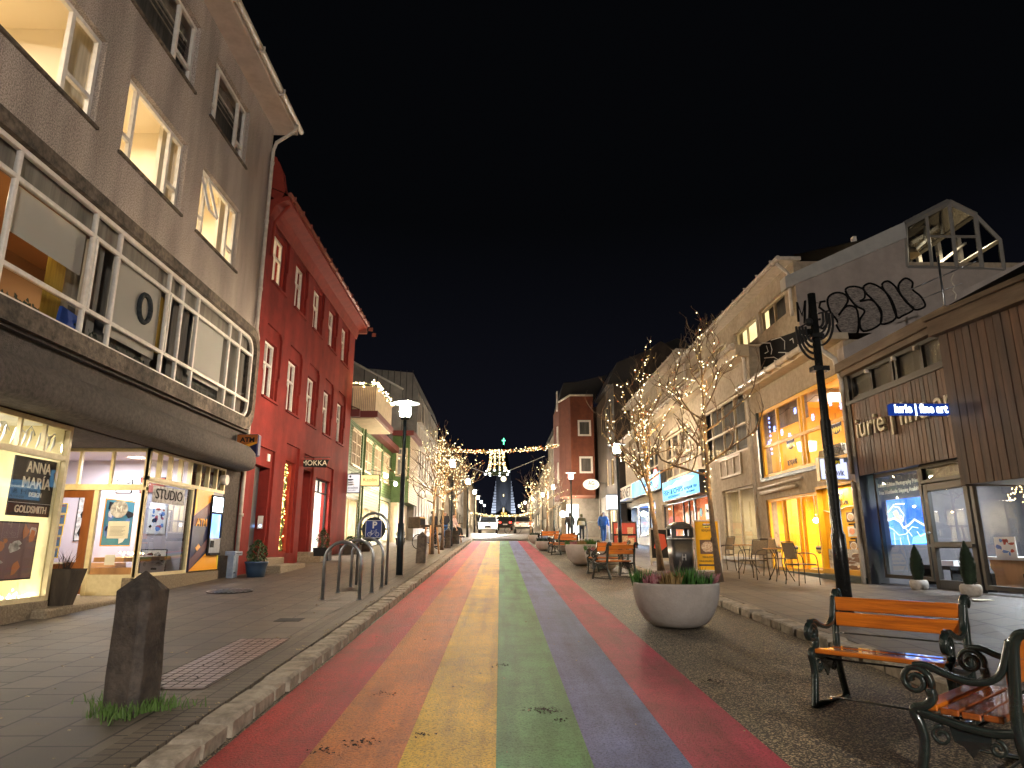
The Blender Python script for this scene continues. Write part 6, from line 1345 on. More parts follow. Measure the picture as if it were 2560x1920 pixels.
# =============================================================== generic far buildings
emis('far_glow', (1, .8, .5), 1.2)
def farhouse(name, lab, side, X, y0, y1, zt, m, floors, wcol, nwin, roof=0., shop='far_glow', D=8, roofm='dark_roof', litp=.25, sd=1):
    rr = random.Random(sd); F_ = FL(X) if side < 0 else FR(abs(X)); g = gz(y0); t = thing(name, lab, 'building', (X, y0, g))
    fh = (zt-g-.4)/floors; ops = []; 
    for f in range(1, floors):
        for k in range(nwin):
            u = y0+(y1-y0)*(k+.5)/nwin; ops.append((u-.45, u+.45, g+f*fh+.8, g+f*fh+2.2))
    sh = [(y0+(y1-y0)*(k+.15)/3, y0+(y1-y0)*(k+.85)/3, g+.7, g+fh-.5) for k in range(3)]
    MB().facade(F_, y0, y1, g-.5, zt, ops+sh, .2).shell(F_, y0, y1, g-.5, zt, D).build('wall', m, t, normals=False)
    for o in ops: window(t, F_, *o, d=-.06, vs=(.5,), fw=.07, m='white_frame', back='dim_curtain' if rr.random() < litp else 'curtain_dark')
    for o in sh: window(t, F_, *o, d=-.06, vs=(.5,), fw=.07, m='charcoal', back=shop, bd=.5, backname='lit_interior')
    if roof:
        MB().q([F_(y0, zt, .3), F_(y1, zt, .3), F_(y1, zt+roof, -D/2), F_(y0, zt+roof, -D/2)]).q([F_(y0, zt, -D), F_(y1, zt, -D), F_(y1, zt+roof, -D/2), F_(y0, zt+roof, -D/2)]).build('roof', roofm, t, normals=False)
        MB().prism([(0, zt), (D, zt), (D/2, zt+roof)], lambda u, z, d: F_(y0+.01+d, z, -u), 0, .1).build('gable', m, t)
    return t
mat('far_cream', (.4, .34, .26), (.3, .25, .19), 3, .8); mat('far_grey', (.2, .19, .18), (.14, .13, .12), 3, .8); mat('far_brown', (.16, .08, .05), None); mat('brown_wall_far', (.2, .06, .03), (.15, .045, .025), 3, .85, .2, 30, streak=.8)
farhouse('corner_house', 'cream corner house just past the junction on the left', -1, -6.3, 70, 84, 9.2, 'far_cream', 2, 0, 4, 1.8, sd=2)
farhouse('street_house', 'grey house with lit shop farther up on the left', -1, -5.6, 86, 104, 12.4, 'far_grey', 3, 0, 5, 2., sd=3)
farhouse('street_house', 'pale house farthest up the street on the left', -1, -5.2, 108, 150, 12.2, 'far_cream', 2, 0, 7, 1.6, sd=4)
farhouse('street_house', 'cream house beyond the brown building on the right', 1, 5.3, 59, 74, 12.3, 'far_cream', 3, 0, 4, 1.6, sd=5)
farhouse('street_house', 'white house with lit windows farther up on the right', 1, 5.6, 76, 96, 10.6, 'far_cream', 3, 0, 5, 1.8, sd=6)
farhouse('street_house', 'low grey house farthest up the street on the right', 1, 6., 99, 150, 10.6, 'far_grey', 2, 0, 7, 1.5, sd=7)
# brown building with chamfered corner on the right
TBr = thing('brown_building', 'brown rendered building with chamfered corner over a recessed bright entrance', 'building', (6, 52, gz(52)))
YB = 50.; bA, bB, bC = FY(1395, 1000, YB+3)[0], FY(1425, 990, YB)[0], FY(1482, 990, YB)[0]
zbt = FY(1450, 990, YB)[1]; zbb = FY(1425, 1238, YB)[1]
FBr = FC(YB)
wbs = [(FY(1444, 1050, YB)[0], FY(1477, 1050, YB)[0], FY(1444, 1090, YB)[1], FY(1444, 1050, YB)[1]), (FY(1446, 1050, YB)[0], FY(1479, 1050, YB)[0], FY(1446, 1183, YB)[1], FY(1446, 1141, YB)[1])]
MB().facade(FBr, bB, bC, zbb, zbt, wbs, .2).q([(bB, YB, zbb), (bA, YB+2.5, zbb), (bA, YB+2.5, zbt), (bB, YB, zbt)]).q([(bA, YB+2.5, zbb), (bA, YB+8, zbb), (bA, YB+8, zbt), (bA, YB+2.5, zbt)]).q([(bB, YB, zbb), (bC, YB, zbb), (bC+1, YB+8, zbb), (bA, YB+8, zbb), (bA, YB+2.5, zbb)]).q([(bB, YB, zbt), (bC, YB, zbt), (bC+1, YB+8, zbt), (bA, YB+8, zbt), (bA, YB+2.5, zbt)]).build('wall', 'brown_wall_far', TBr, normals=False)
for o in wbs: window(TBr, FBr, *o, d=-.02, fw=.14, m='white_frame', back='curtain_dark', bd=.2)
for k in range(3): z = zbb+1.2+k*2.9; MB().box(YB+3.2, YB+3.7, z, z+1.6, 0, .1, FR(bA)).build('slot_window', 'white_frame', TBr)
b = MB(); b.tube([(bB, YB-.05, zbt+.05), (bC, YB-.05, zbt+.05)], .09, 6).tube([(bB, YB-.05, zbt+.05), (bA, YB+2.5, zbt+.05)], .09, 6); b.build('gutter', 'gutter_white', TBr)
MB().prism([(bA, zbt+.1), (bC+.4, zbt+.1), (bC+1.5, zbt+2.2), (bB+.8, zbt+1.6), (bB-.3, zbt+1.5)], FC(YB+2), -5, 0).build('roof', 'dark_roof', TBr)
MB().q([(bA+.6, YB+3.5, gz(50)), (bC+2, YB+3.5, gz(50)), (bC+2, YB+3.5, zbb), (bA+.6, YB+3.5, zbb)]).build('recess_wall', 'far_grey', TBr, normals=False)
FE = FC(YB+3.45); ex0, ex1 = FY(1416, 1300, YB+3.4)[0], FY(1447, 1300, YB+3.4)[0]
MB().box(ex0, ex1, gz(53), FY(1430, 1273, YB+3.4)[1], -.0, .03, FE).build('lit_door', emis('door_glow', (.75, 1, .97), .5, col2=(1, .95, .8), sc=1.2), TBr)
b = MB()
for k in range(6): x = ex0+.05+k*(ex1-ex0)/6; b.box(x, x+.12, FY(1430, 1272, YB+3.4)[1], FY(1430, 1261, YB+3.4)[1], 0, .03, FE)
b.build('transom', 'far_glow', TBr)
pointlamp((FY(1407, 1285, YB+1.5)[0], YB+1.5, FY(1407, 1285, YB+1.5)[1]), 60, (1, .75, .45), .1)
MB().ball((FY(1407, 1285, YB+2)[0], YB+2, FY(1407, 1285, YB+2)[1]), .2, 10, 8).build('lamp_globe', 'globe_glow', TBr)
MB().box(bC+.3, bC+.5, gz(50), zbb, -.5, 4, FC(YB)).build('pier', 'far_grey', TBr)
# dark building between the brown and the beige ones
mat('dark_wall', (.07, .055, .045), (.05, .04, .035), 3, .85, .3, 30, streak=.7)
TD = thing('dark_building', 'tall dark rendered building with steep dark roofs beside the brown one', 'building', (7.6, 46, gz(46)))
XD = 7.3; F = FR(XD); ye = 42.2; zd = FX(1541, 945, XD)[1]
dws = [(43.2, 44.2, 5.3, 7.), (45.4, 46.2, 5.4, 7.2), (43.3, 44.1, 9., 10.7), (45.6, 46.3, 9.2, 10.8), (47.6, 48.2, 9.2, 10.8)]
dsh = [(42.8, 45.3, gz(43)+.6, 4.6), (46, 49.4, gz(46)+.6, 4.8)]
MB().facade(F, ye, YB, gz(42), zd, dws+dsh, .2).shell(F, ye, YB, gz(42), zd, 9).build('wall', 'dark_wall', TD, normals=False)
for k, o in enumerate(dws): window(TD, F, *o, d=-.05, vs=(), fw=.07, m='beige_trim', back='lit_curtain' if k == 0 else 'curtain_dark')
for o in dsh:
    window(TD, F, *o, d=-.05, vs=(.33, .66), hs=(.8,), fw=.09, m='beige_trim', back=None, g='glass_shop')
    room(TD, F, o[0], o[1], o[2], o[3], -.2, 1.5, 'shop_cream', 45, (1, .85, .6), size=1.); b = MB()
    for j in range(10): y = o[0]+.1+(o[1]-o[0]-.4)*rng.random(); z = o[2]+.1+rng.random()*1.8; b.box(y, y+.25, z, z+.3, -1.2, -1., F)
    b.build('goods', 'goods_mix', TD)
MB().prism([(XD-.3, zd), (XD+9, zd), (XD+9, zd+1.), (XD+4.5, zd+3.2), (XD+.4, zd+1.5)], FC(ye+.5), -6, 0).build('roof', 'dark_roof', TD)
MB().prism([(8.9, zd-.5), (12.6, zd-.5), (12.6, zd+1.7), (10.6, zd+2.9), (8.9, zd+1.7)], FC(ye+.2), -3, 0).build('dormer', 'dark_wall', TD)
ov = thing('hanging_sign', 'oval cream gallery sign with a black monogram', 'hanging sign', (7.3, 47, 6))
oy = 46.; ox, oz = FY(1478, 1211, oy); 
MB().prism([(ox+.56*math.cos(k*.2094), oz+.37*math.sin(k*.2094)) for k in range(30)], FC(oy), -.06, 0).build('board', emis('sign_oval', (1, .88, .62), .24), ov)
MB().tube([(ox+.56, oy, oz+.1), (XD, oy, oz+.1)], .03, 6).build('bracket', 'dark_metal', ov); text(ov, 'monogram', 'AG', (ox, oy-.01, oz+.08), (1, 0, 0), (0, 0, 1), 'black', .4, .42); text(ov, 'lettering', 'GALLERY', (ox, oy-.01, oz-.18), (1, 0, 0), (0, 0, 1), 'black', .1, .6)
# =============================================================== church on the hill
CH = thing('church', 'tall concrete church tower with floodlit stepped wings and a round clock', 'church', (2.35, 480, 18.3))
mat('church_stone_unlit', (.045, .047, .055), (.035, .037, .042), .3, .8)  # tower colour darkened so it reads as outside the floodlight
mat('church_wing_lit', (.6, .62, .68), None, rough=.8)  # wing colour made pale, floodlighting partly put into the stone colour
cxx = 2.35; Fc = FC(480)
MB().prism([(cxx-5.2, 10), (cxx-5.2, 47), (cxx-4.3, 56), (cxx-2.8, 63), (cxx-1.2, 69), (cxx, 72), (cxx+1.2, 69), (cxx+2.8, 63), (cxx+4.3, 56), (cxx+5.2, 47), (cxx+5.2, 10)], Fc, -10, 0).build('tower', 'church_stone_unlit', CH)
b = MB()
for k in range(9):
    x = cxx-4.6+k*1.15; b.box(x-.12, x+.12, 12, 50, 0, .5, Fc)
b.build('rib', 'church_stone_unlit', CH)
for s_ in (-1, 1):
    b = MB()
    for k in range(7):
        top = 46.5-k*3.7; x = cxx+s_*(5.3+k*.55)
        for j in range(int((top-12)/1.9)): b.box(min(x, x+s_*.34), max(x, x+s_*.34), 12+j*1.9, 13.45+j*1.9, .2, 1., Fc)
    b.build('wing', 'church_wing_lit', CH)
emis('clock_face', (1, .8, .45), .5); emis('cross_green', (.1, .9, .4), 1.2); emis('tower_slot', (1, .8, .4), .5)
MB().prism([(cxx+1.9*math.cos(k*.3142), 47.3+1.9*math.sin(k*.3142)) for k in range(20)], Fc, .5, .8).build('clock', 'clock_face', CH)
MB().box(cxx-.25, cxx+.25, 72, 76.6, -.5, .0, Fc).box(cxx-1.2, cxx+1.2, 74.6, 75.2, -.5, .0, Fc).build('cross', 'cross_green', CH)
MB().box(cxx-.4, cxx+.4, 24, 27, .5, .8, Fc).box(cxx-.3, cxx+.3, 35, 36.5, .5, .8, Fc).build('slot_window', 'tower_slot', CH)
for s_ in (-1, 1):
    l_ = bpy.data.lights.new('floodlight', 'SPOT'); l_.energy = 5000; l_.color = (.78, .86, 1); l_.spot_size = math.radians(50); l_.shadow_soft_size = .5
    o = bpy.data.objects.new('floodlight', l_); o.location = (cxx+s_*9, 462, 19); d_ = Vector((cxx+s_*8, 479, 32))-o.location; o.rotation_euler = d_.to_track_quat('-Z', 'Y').to_euler(); C.objects.link(o)
# =============================================================== street lamps
mat('lamp_pole', (.035, .05, .06), (.02, .03, .035), 8, .3, metal=.5)
lampg = emis('lamp_glass', (1, .79, .56), 190.)
emis('lamp_disc_glow', (1, .88, .7), 30., True)
def street_lamp(x, y, zl, lab, group='street lamps along both kerbs'):
    t = thing('street_lamp', lab, 'street lamp', (x, y, zl), 0, group)
    h = 3.98
    b = MB(); b.lathe([(.085, 0), (.085, 1.25), (.06, 1.28), (.06, 2.5), (.045, 2.54), (.045, h-.05)], 0, 0, 14); b.build('pole', 'lamp_pole', t, local=True)
    b = MB(); b.lathe([(.1, h-.05), (.13, h), (.12, h+.04), (.05, h+.05)], 0, 0, 16); b.build('collar', 'lamp_pole', t, local=True)
    b = MB(); b.lathe([(.125, h+.05), (.145, h+.1), (.145, h+.28), (.11, h+.33), (.001, h+.33)], 0, 0, 16); b.build('lamp_glass', 'lamp_glass', t, local=True)
    b = MB(); b.lathe([(.02, h+.33), (.02, h+.42)], 0, 0, 8); b.lathe([(.001, h+.5), (.25, h+.47), (.38, h+.43), (.385, h+.415), (.38, h+.40)], 0, 0, 28); b.build('lamp_shade', 'lamp_pole', t, local=True)
    b = MB(); b.lathe([(.375, h+.405), (.2, h+.44), (.001, h+.45)], 0, 0, 28); b.build('reflector', 'lamp_disc_glow', t, local=True)
    return t
L0 = street_lamp(-2.52, 17.5, pz(17.5), 'lit street lamp on the left kerb beside the bicycle stands')
copy_tree(L0, loc=(-2.5, 35.2, pz(35.2)), label='second lit lamp on the left kerb among the lit trees')
copy_tree(L0, loc=(-2.5, 52.5, gz(52.5)+.1), label='far lit lamp on the left before the junction')
copy_tree(L0, loc=(4.95, 28.3, pz(28.3)+.08), label='lit lamp on the right in front of the blue lit shop')
copy_tree(L0, loc=(4.75, 45.3, pz(45.3)), label='lit lamp on the right in front of the brown building')
copy_tree(L0, loc=(4.9, 62, gz(62)+.1), label='lit lamp on the right beyond the brown building')
# =============================================================== benches
mat('bench_wood', (.62, .17, .012), (.3, .07, .008), 2.2, .3, .25, 9, stretch=(.8, 9, 9), coat=.5, lo=.4, hi=.72)
mat('bench_wood_seat', (.36, .09, .015), (.18, .04, .01), 2.2, .22, .25, 9, stretch=(.8, 9, 9), coat=1., lo=.4, hi=.72)
mat('cast_iron', (.012, .02, .018), (.02, .03, .026), 14, .25, .2, 60, metal=.2, coat=.5)
def spiral(cy, cz, r0, a0, turns, n=16, shrink=.25):
    return [(cy+(r0*(1-(1-shrink)*k/n))*math.cos(a0+turns*2*math.pi*k/n), cz+(r0*(1-(1-shrink)*k/n))*math.sin(a0+turns*2*math.pi*k/n)) for k in range(n+1)]
def catm(P, m=4):
    Q = []
    for k in range(len(P)-1):
        p0, p1, p2, p3 = P[max(k-1, 0)], P[k], P[k+1], P[min(k+2, len(P)-1)]
        for j in range(m):
            t_ = j/m; Q.append(tuple(.5*((2*p1[i])+(-p0[i]+p2[i])*t_+(2*p0[i]-5*p1[i]+4*p2[i]-p3[i])*t_*t_+(-p0[i]+3*p1[i]-3*p2[i]+p3[i])*t_**3) for i in range(len(p1))))
    return Q+[P[-1]]
def flat_tube(b, pts, x, hw, th):
    """iron strap: rectangular section following pts (y,z) at x"""
    P = [Vector((p[0], p[1])) for p in pts]; i0 = len(b.v)
    ths = th if isinstance(th, list) else [th]*len(P)
    for k, p in enumerate(P):
        t = (P[min(k+1, len(P)-1)]-P[max(k-1, 0)]).normalized(); n = Vector((-t.y, t.x))*ths[k]
        for sx, sn in ((-.7, -1), (-1, -.5), (-1, .5), (-.7, 1), (.7, 1), (1, .5), (1, -.5), (.7, -1)): q = p+n*sn; b.v.append((x+sx*hw, q.x, q.y))
    for k in range(len(P)-1):
        for j in range(8): a = i0+k*8+j; c = i0+k*8+(j+1) % 8; b.f.append((a, c, c+8, a+8)); b.sm.append(True)
    b.f.append(tuple(i0+j for j in range(8))); b.f.append(tuple(i0+(len(P)-1)*8+j for j in range(8))[::-1]); b.sm += [False]*2
def make_bench(lab, loc, rz, L=1.0, parts=True):
    t = thing('park_bench', lab, 'bench', loc, rz, 'wood and iron benches on the right of the street')
    for x in (-L/2, L/2):
        b = MB(); hw = .026
        flat_tube(b, catm([(-.29, .0), (-.265, .1), (-.235, .25), (-.245, .34), (-.27, .4), (-.255, .43), (-.2, .45), (-.165, .49), (-.17, .54)]), x, hw, .024)
        flat_tube(b, spiral(-.24, .575, .085, -.35, 1.6, 26), x, hw, .014)
        flat_tube(b, catm([(-.24, .66), (-.17, .665), (-.08, .63), (.03, .605), (.13, .62), (.19, .67), (.225, .76), (.25, .84)]), x, hw, .018)
        flat_tube(b, catm([(.33, .0), (.29, .1), (.245, .24), (.225, .4), (.235, .55), (.25, .7), (.265, .82), (.3, .875), (.345, .875), (.36, .84), (.34, .825)]), x, hw, .026)
        flat_tube(b, catm([(-.25, .41), (-.12, .385), (.0, .365), (.12, .36), (.23, .38)]), x, hw*.9, .022)
        flat_tube(b, [(-.27, .025), (.0, .02), (.31, .025)], x, hw, .014)
        flat_tube(b, spiral(-.14, .3, .055, 1.5, 1.3, 14), x, hw*.5, .009); flat_tube(b, spiral(.12, .285, .045, 1.6, -1.3, 14), x, hw*.5, .009)
        b.prism([(-.1, .37), (.1, .36), (.09, .28), (.04, .27), (0, .215), (-.04, .27), (-.08, .28)], lambda u, z, d: (x+d, u, z), -.008, .008)
        b.build('end_frame', 'cast_iron', t, local=True)
    for k, (y, z) in enumerate(((-.2, .435), (-.095, .425), (.01, .42), (.115, .425))):
        b = MB(); b.box(-L/2+.02, L/2-.02, y-.047, y+.047, z-.017, z+.017); b.build('seat_slat', 'bench_wood_seat' if k else 'bench_wood', t, bevel=.006, local=True)
    for z, y in ((.66, .215), (.785, .235)):
        b = MB(); b.box(-L/2+.025, L/2-.025, y-.016, y+.016, z-.056, z+.056); b.build('back_slat', 'bench_wood', t, bevel=.005, local=True)
    b = MB(); b.tube([(-L/2, .21, .545), (L/2, .21, .545)], .007, 6).tube([(-L/2, .0, .35), (L/2, 0, .35)], .009, 6).tube([(-L/2, 0, .05), (L/2, 0, .05)], .009, 6); b.build('tie_rod', 'cast_iron', t, local=True)
    return t
BN = make_bench('orange varnished bench on the near asphalt facing the half cropped bench', (3.1, 5.66, gz(5.66)), math.radians(-49.5))
copy_tree(BN, loc=(2.95, 4.28, gz(4.28)), rz=math.radians(-140), label='nearest bench cropped by the right edge of the photo')
copy_tree(BN, loc=(2.93, 17.75, gz(17.75)), rz=math.radians(-142), label='bench just beyond the big concrete bowl with its back to the pavement')
copy_tree(BN, loc=(3.0, 19.2, gz(19.2)), rz=math.radians(-40), label='bench hidden behind the one beyond the big bowl')
copy_tree(BN, loc=(2.72, 28.9, gz(28.9)), rz=math.radians(-145), label='front bench of the far group beside the red stripe')
copy_tree(BN, loc=(2.72, 30.6, gz(30.6)), rz=math.radians(-35), label='middle bench of the far group')
copy_tree(BN, loc=(2.58, 36.3, gz(36.3)), rz=math.radians(-25), label='farthest bench next to the last bowl planter')
# =============================================================== concrete bowl planters
mat('concrete_bowl', (.4, .36, .33), (.3, .27, .245), 3, .7, .25, 40, streak=.88)
mat('heather_pink', (.28, .05, .08), (.4, .22, .22), 30, .8); mat('heather_tan', (.3, .2, .07), (.2, .13, .05), 30, .8); mat('leaf_green', (.05, .16, .02), (.03, .09, .015), 8, .6); mat('twig', (.16, .12, .1), None); mat('heather_grey', (.28, .22, .2), (.14, .12, .09), 30, .8)
def sprigs(par, nm, m, c, r, h, n, w_=.012, lean=.35):
    b = MB()
    for _ in range(n):
        a = R.uniform(0, 6.283); q = r*math.sqrt(R.random()); x, y = c[0]+q*math.cos(a), c[1]+q*math.sin(a); hh = h*R.uniform(.55, 1.1); dx, dy = math.cos(a)*hh*lean*q/r+R.uniform(-.03, .03), math.sin(a)*hh*lean*q/r+R.uniform(-.03, .03)
        an = R.uniform(0, 3.14); ux, uy = math.cos(an)*w_, math.sin(an)*w_; z = c[2]
        b.q([(x-ux, y-uy, z), (x+ux, y+uy, z), (x+ux+dx*.5, y+uy+dy*.5, z+hh*.6), (x-ux+dx*.5, y-uy+dy*.5, z+hh*.6)]).q([(x-ux+dx*.5, y-uy+dy*.5, z+hh*.6), (x+ux+dx*.5, y+uy+dy*.5, z+hh*.6), (x+dx, y+dy, z+hh)])
    return b.build(nm, m, par, local=True, normals=False)
def planter(lab, loc, r, h, plants=True, sc=1., m='concrete_bowl', low=False):
    t = thing('bowl_planter', lab, 'planter', loc, 0, 'concrete bowl planters beside the rainbow')
    pr = [(r*.42, 0.0)]+[(r*(.42+.58*math.sin(math.pi/2*k/9)**.9), h*(1-math.cos(math.pi/2*k/9))**.9*.96) for k in range(1, 10)]+[(r, h), (r*.965, h+.004), (r*.93, h-.03), (r*.9, h-.07), (.001, h-.06)]
    b = MB().lathe(pr, 0, 0, 48); b.build('bowl', m, t, local=True, merge=True)
    b = MB().lathe([(r*.92, h-.055), (r*.5, h-.03), (.001, h-.02)], 0, 0, 24); b.build('soil', 'soil', t, local=True)
    z = h-.05
    if plants:
        for k, (a, q, m_, hh, n, w_) in enumerate(((.1, .8, 'heather_pink', .17, 170, .014), (.5, .55, 'leaf_green', .26, 90, .009), (5.8, .62, 'heather_grey', .2, 170, .014), (3.1, .8, 'leaf_green', .24, 90, .009), (3.6, .62, 'heather_pink', .17, 170, .014), (4.3, .6, 'heather_tan', .2, 200, .014), (4.9, .55, 'leaf_green', .28, 110, .009), (5.4, .72, 'leaf_green', .2, 80, .009), (2.2, .5, 'heather_grey', .2, 140, .014), (1.4, .55, 'heather_pink', .2, 120, .014))):
            sprigs(t, 'plant', m_, (r*q*math.cos(a), r*q*math.sin(a), z), .12*r/.6, hh*sc, n, w_)
        if sc >= 1:
            b = MB()
            for k in range(9): a = R.uniform(0, 6.28); b.tube([(.0, -.1, z), (.03*math.cos(a), -.1+.03*math.sin(a), z+.2), (.1*math.cos(a), -.1+.1*math.sin(a), z+.32+R.uniform(0, .14))], [.005, .004, .002], 4)
            b.build('twigs', 'twig', t, local=True)
    else:
        sprigs(t, 'plant', 'leaf_conifer', (0, 0, z), r*.8, .22, 260, .02)
    return t
planter('big concrete bowl planter with heather nearest the viewer', (2.52, 10.0, gz(10)), .61, .6)
planter('left bowl of the pair with heather behind the middle bench', (2.8, 22.6, gz(22.6)), .66, .66, sc=.9)
planter('right bowl of the pair with red heather touching the middle bench', (3.05, 20.6, gz(20.6)), .52, .56, sc=.9)
planter('small bowl planter with low green shrubs left of the far benches', (2.12, 33., gz(33)), .44, .42, False)
planter('bowl planter mostly hidden behind the far front bench', (3.0, 31.9, gz(31.9)), .5, .42, False)
planter('dark green filled bowl planter at the far end of the rainbow', (2.3, 42., gz(42)), .6, .5, False)
# =============================================================== bin, boards
mat('bin_plastic', (.018, .019, .021), (.03, .03, .032), 10, .35)
bnx, bny, bnz = 4.62, 17.6, pz(17.6)
BI = thing('litter_bin', 'black litter bin with domed hood and open slots behind the big bowl', 'litter bin', (bnx, bny, bnz))
def rsq(w_, r=.3, n=5):
    P = []
    for q, (sx, sy) in enumerate(((1, 1), (-1, 1), (-1, -1), (1, -1))):
        for k in range(n+1): a = math.pi/2*q+math.pi/2*k/n; P.append((sx*w_*(1-r)+w_*r*math.cos(a), sy*w_*(1-r)+w_*r*math.sin(a)))
    return P
def rprism(b, w0, w1, z0, z1, cap=True):
    A, B = rsq(w0), rsq(w1); n = len(A); i = len(b.v); b.v += [(p[0], p[1], z0) for p in A]+[(p[0], p[1], z1) for p in B]
    for k in range(n): b.f.append((i+k, i+(k+1) % n, i+n+(k+1) % n, i+n+k)); b.sm.append(True)
    if cap: b.f.append(tuple(range(i, i+n))[::-1]); b.f.append(tuple(range(i+n, i+2*n))); b.sm += [False]*2
b = MB(); rprism(b, .25, .29, 0, .86); b.build('body', 'bin_plastic', BI, local=True)
b = MB(); rprism(b, .3, .3, .86, .9); b.build('rim', 'steel', BI, local=True)
b = MB()
for sx in (-1, 1):
    for sy in (-1, 1): b.box(sx*.16, sx*.285, sy*.16, sy*.285, .9, 1.14)
for s_ in (-1, 1): b.box(-.17, .17, s_*.255, s_*.285, .9, .95).box(s_*.255, s_*.285, -.17, .17, .9, .95)
b.build('hood_post', 'bin_plastic', BI, bevel=.01, local=True)
b = MB(); rprism(b, .3, .3, 1.12, 1.17); rprism(b, .3, .22, 1.17, 1.25); rprism(b, .22, .1, 1.25, 1.3); b.build('hood', 'bin_plastic', BI, local=True)
b = MB(); b.box(-.05, -.03, -.30, -.29, .35, .5).box(.03, .05, -.30, -.29, .35, .5).box(-.03, .03, -.30, -.29, .42, .44); b.build('badge', 'coping', BI, local=True)
ABd = thing('menu_stand', 'tall yellow poster stand with fish and chips photo beside the bin', 'poster stand', (5.45, 18.0, pz(18)), math.radians(-8))
lz = lambda u, z, d: (u, -d+(z-.1)*.06, z)
MB().box(-.3, .3, .08, 1.32, -.03, .0, lz).build('board', 'yellow_room', ABd, local=True)
b = MB(); b.box(-.33, -.3, .02, 1.36, -.045, .015, lz).box(.3, .33, .02, 1.36, -.045, .015, lz).box(-.3, .3, 1.32, 1.36, -.045, .015, lz).box(-.3, .3, .05, .08, -.045, .015, lz); b.build('frame', 'gutter_white', ABd, local=True)
b = MB(); b.box(-.3, -.26, 0, 1.3, -.5, -.46, lambda u, z, d: (u, -d-(z)*.3+.0, z)).box(.26, .3, 0, 1.3, -.5, -.46, lambda u, z, d: (u, -d-z*.3, z)); b.build('rear_leg', 'steel', ABd, local=True)
MB().box(-.2, .22, .48, .84, 0, .006, lz).build('photo', 'dish_wood', ABd, local=True); MB().prism([(.0+.17*math.cos(k*.393), .66+.13*math.sin(k*.393)*(1+.1*(k % 2))) for k in range(16)], lz, .006, .011).build('food', 'dish', ABd, local=True)
MB().prism([(.17+.09*math.cos(k*.393), .85+.09*math.sin(k*.393)) for k in range(16)], lz, .011, .016).build('badge', 'black', ABd, local=True)
def tl(par, s_, z, size, wd, m='navy_black', y=None): return text(par, 'lettering', s_, (0, -.006+(z-.1)*.06, z), (1, 0, 0), (0, .06, 1), m, size, wd, local=True, ext=.003)
tl(ABd, 'FISH & CHIPS', .4, .07, .3); tl(ABd, 'TABLES AVAILABLE UPSTAIRS', .3, .06, .5); tl(ABd, 'REYKJAVÍK', 1.08, .08, .26); MB().box(-.26, .26, .18, .22, 0, .005, lz).build('rule', 'navy_black', ABd, local=True)
bowl(ABd, (0, -.008+.06*1.1, 1.2), .1, (1, 0, 0), (0, 0, 1))
for ch in list(C.objects):
    if ch.parent == ABd and ch.name.split('.')[0] in ('bowl', 'rim', 'noodles', 'chopsticks'): ch.location = Vector(ABd.location)
RP = thing('menu_stand', 'framed dark poster stand with red drinks beside the right lamp post', 'poster stand', (5.5, 30.2, pz(30.2)+.1))
MB().box(-.48, .48, .08, 1.1, -.03, 0, lz).build('board', 'art_red', RP, local=True); b = MB(); b.box(-.54, -.48, 0, 1.16, -.05, .02, lz).box(.48, .54, 0, 1.16, -.05, .02, lz).box(-.48, .48, 1.1, 1.16, -.05, .02, lz).box(-.48, .48, .03, .08, -.05, .02, lz); b.build('frame', 'old_wood', RP, local=True)
b = MB()
for k, (u, z) in enumerate(((-.25, .7), (.0, .45), (.25, .75), (-.2, .3), (.28, .3))): b.prism([(u-.12, z-.16), (u+.1, z-.16), (u+.14, z+.16), (u-.14, z+.16)], lz, 0, .006)
b.build('print', 'dish', RP, local=True); MB().box(-.48, .48, .55, .62, .006, .01, lz).build('print', 'black', RP, local=True)
R2 = thing('menu_stand', 'white framed poster stand half hidden behind the bin', 'poster stand', (4.95, 21.2, pz(21.2)))
MB().box(-.28, .28, .2, 1.05, -.03, 0, lz).build('board', 'black', R2, local=True); b = MB(); b.box(-.33, -.28, 0, 1.1, -.05, .02, lz).box(.28, .33, 0, 1.1, -.05, .02, lz).box(-.28, .28, 1.05, 1.1, -.05, .02, lz).box(-.28, .28, .1, .2, -.05, .02, lz); b.build('frame', 'coping', R2, local=True)
MB().prism([(-.2, .5), (.0, .4), (.2, .55), (.15, .9), (-.1, .95)], lz, 0, .006).build('print', 'art_red', R2, local=True)
# =============================================================== cafe tables and chairs
mat('chair_metal', (.09, .075, .06), (.06, .05, .04), 10, .35, metal=.7)
mat('rattan', (.2, .15, .09), (.12, .09, .055), 40, .7)
def make_chair(lab, loc, rz):
    t = thing('cafe_chair', lab, 'chair', loc, rz, 'metal cafe chairs by the yellow restaurant')
    for s_ in (-1, 1):
        b = MB(); b.tube(catm([(s_*.26, -.22, 0), (s_*.25, -.22, .3), (s_*.25, -.21, .52), (s_*.255, -.16, .63), (s_*.26, -.05, .66), (s_*.25, .12, .67), (s_*.22, .2, .66)]), .012, 6); b.build('arm', 'chair_metal', t, local=True)
        b = MB(); b.tube(catm([(s_*.24, .26, 0), (s_*.22, .22, .42), (s_*.22, .25, .7), (s_*.22, .3, .9)]), .012, 6); b.build('leg', 'chair_metal', t, local=True)
    MB().box(-.23, .23, -.2, .22, .43, .445).build('seat', 'rattan', t, local=True, bevel=.004)
    b = MB(); b.q([(-.21, .235, .55), (.21, .235, .55), (.21, .295, .88), (-.21, .295, .88)]); b.build('backrest', 'rattan', t, local=True, normals=False)
    b = MB(); b.tube([(-.22, .3, .9), (.22, .3, .9)], .012, 6).tube([(-.22, .24, .55), (.22, .24, .55)], .01, 6).tube([(-.25, -.21, .42), (.25, -.21, .42)], .01, 6).tube([(-.22, .2, .42), (.22, .2, .42)], .01, 6); b.build('rail', 'chair_metal', t, local=True)
    return t
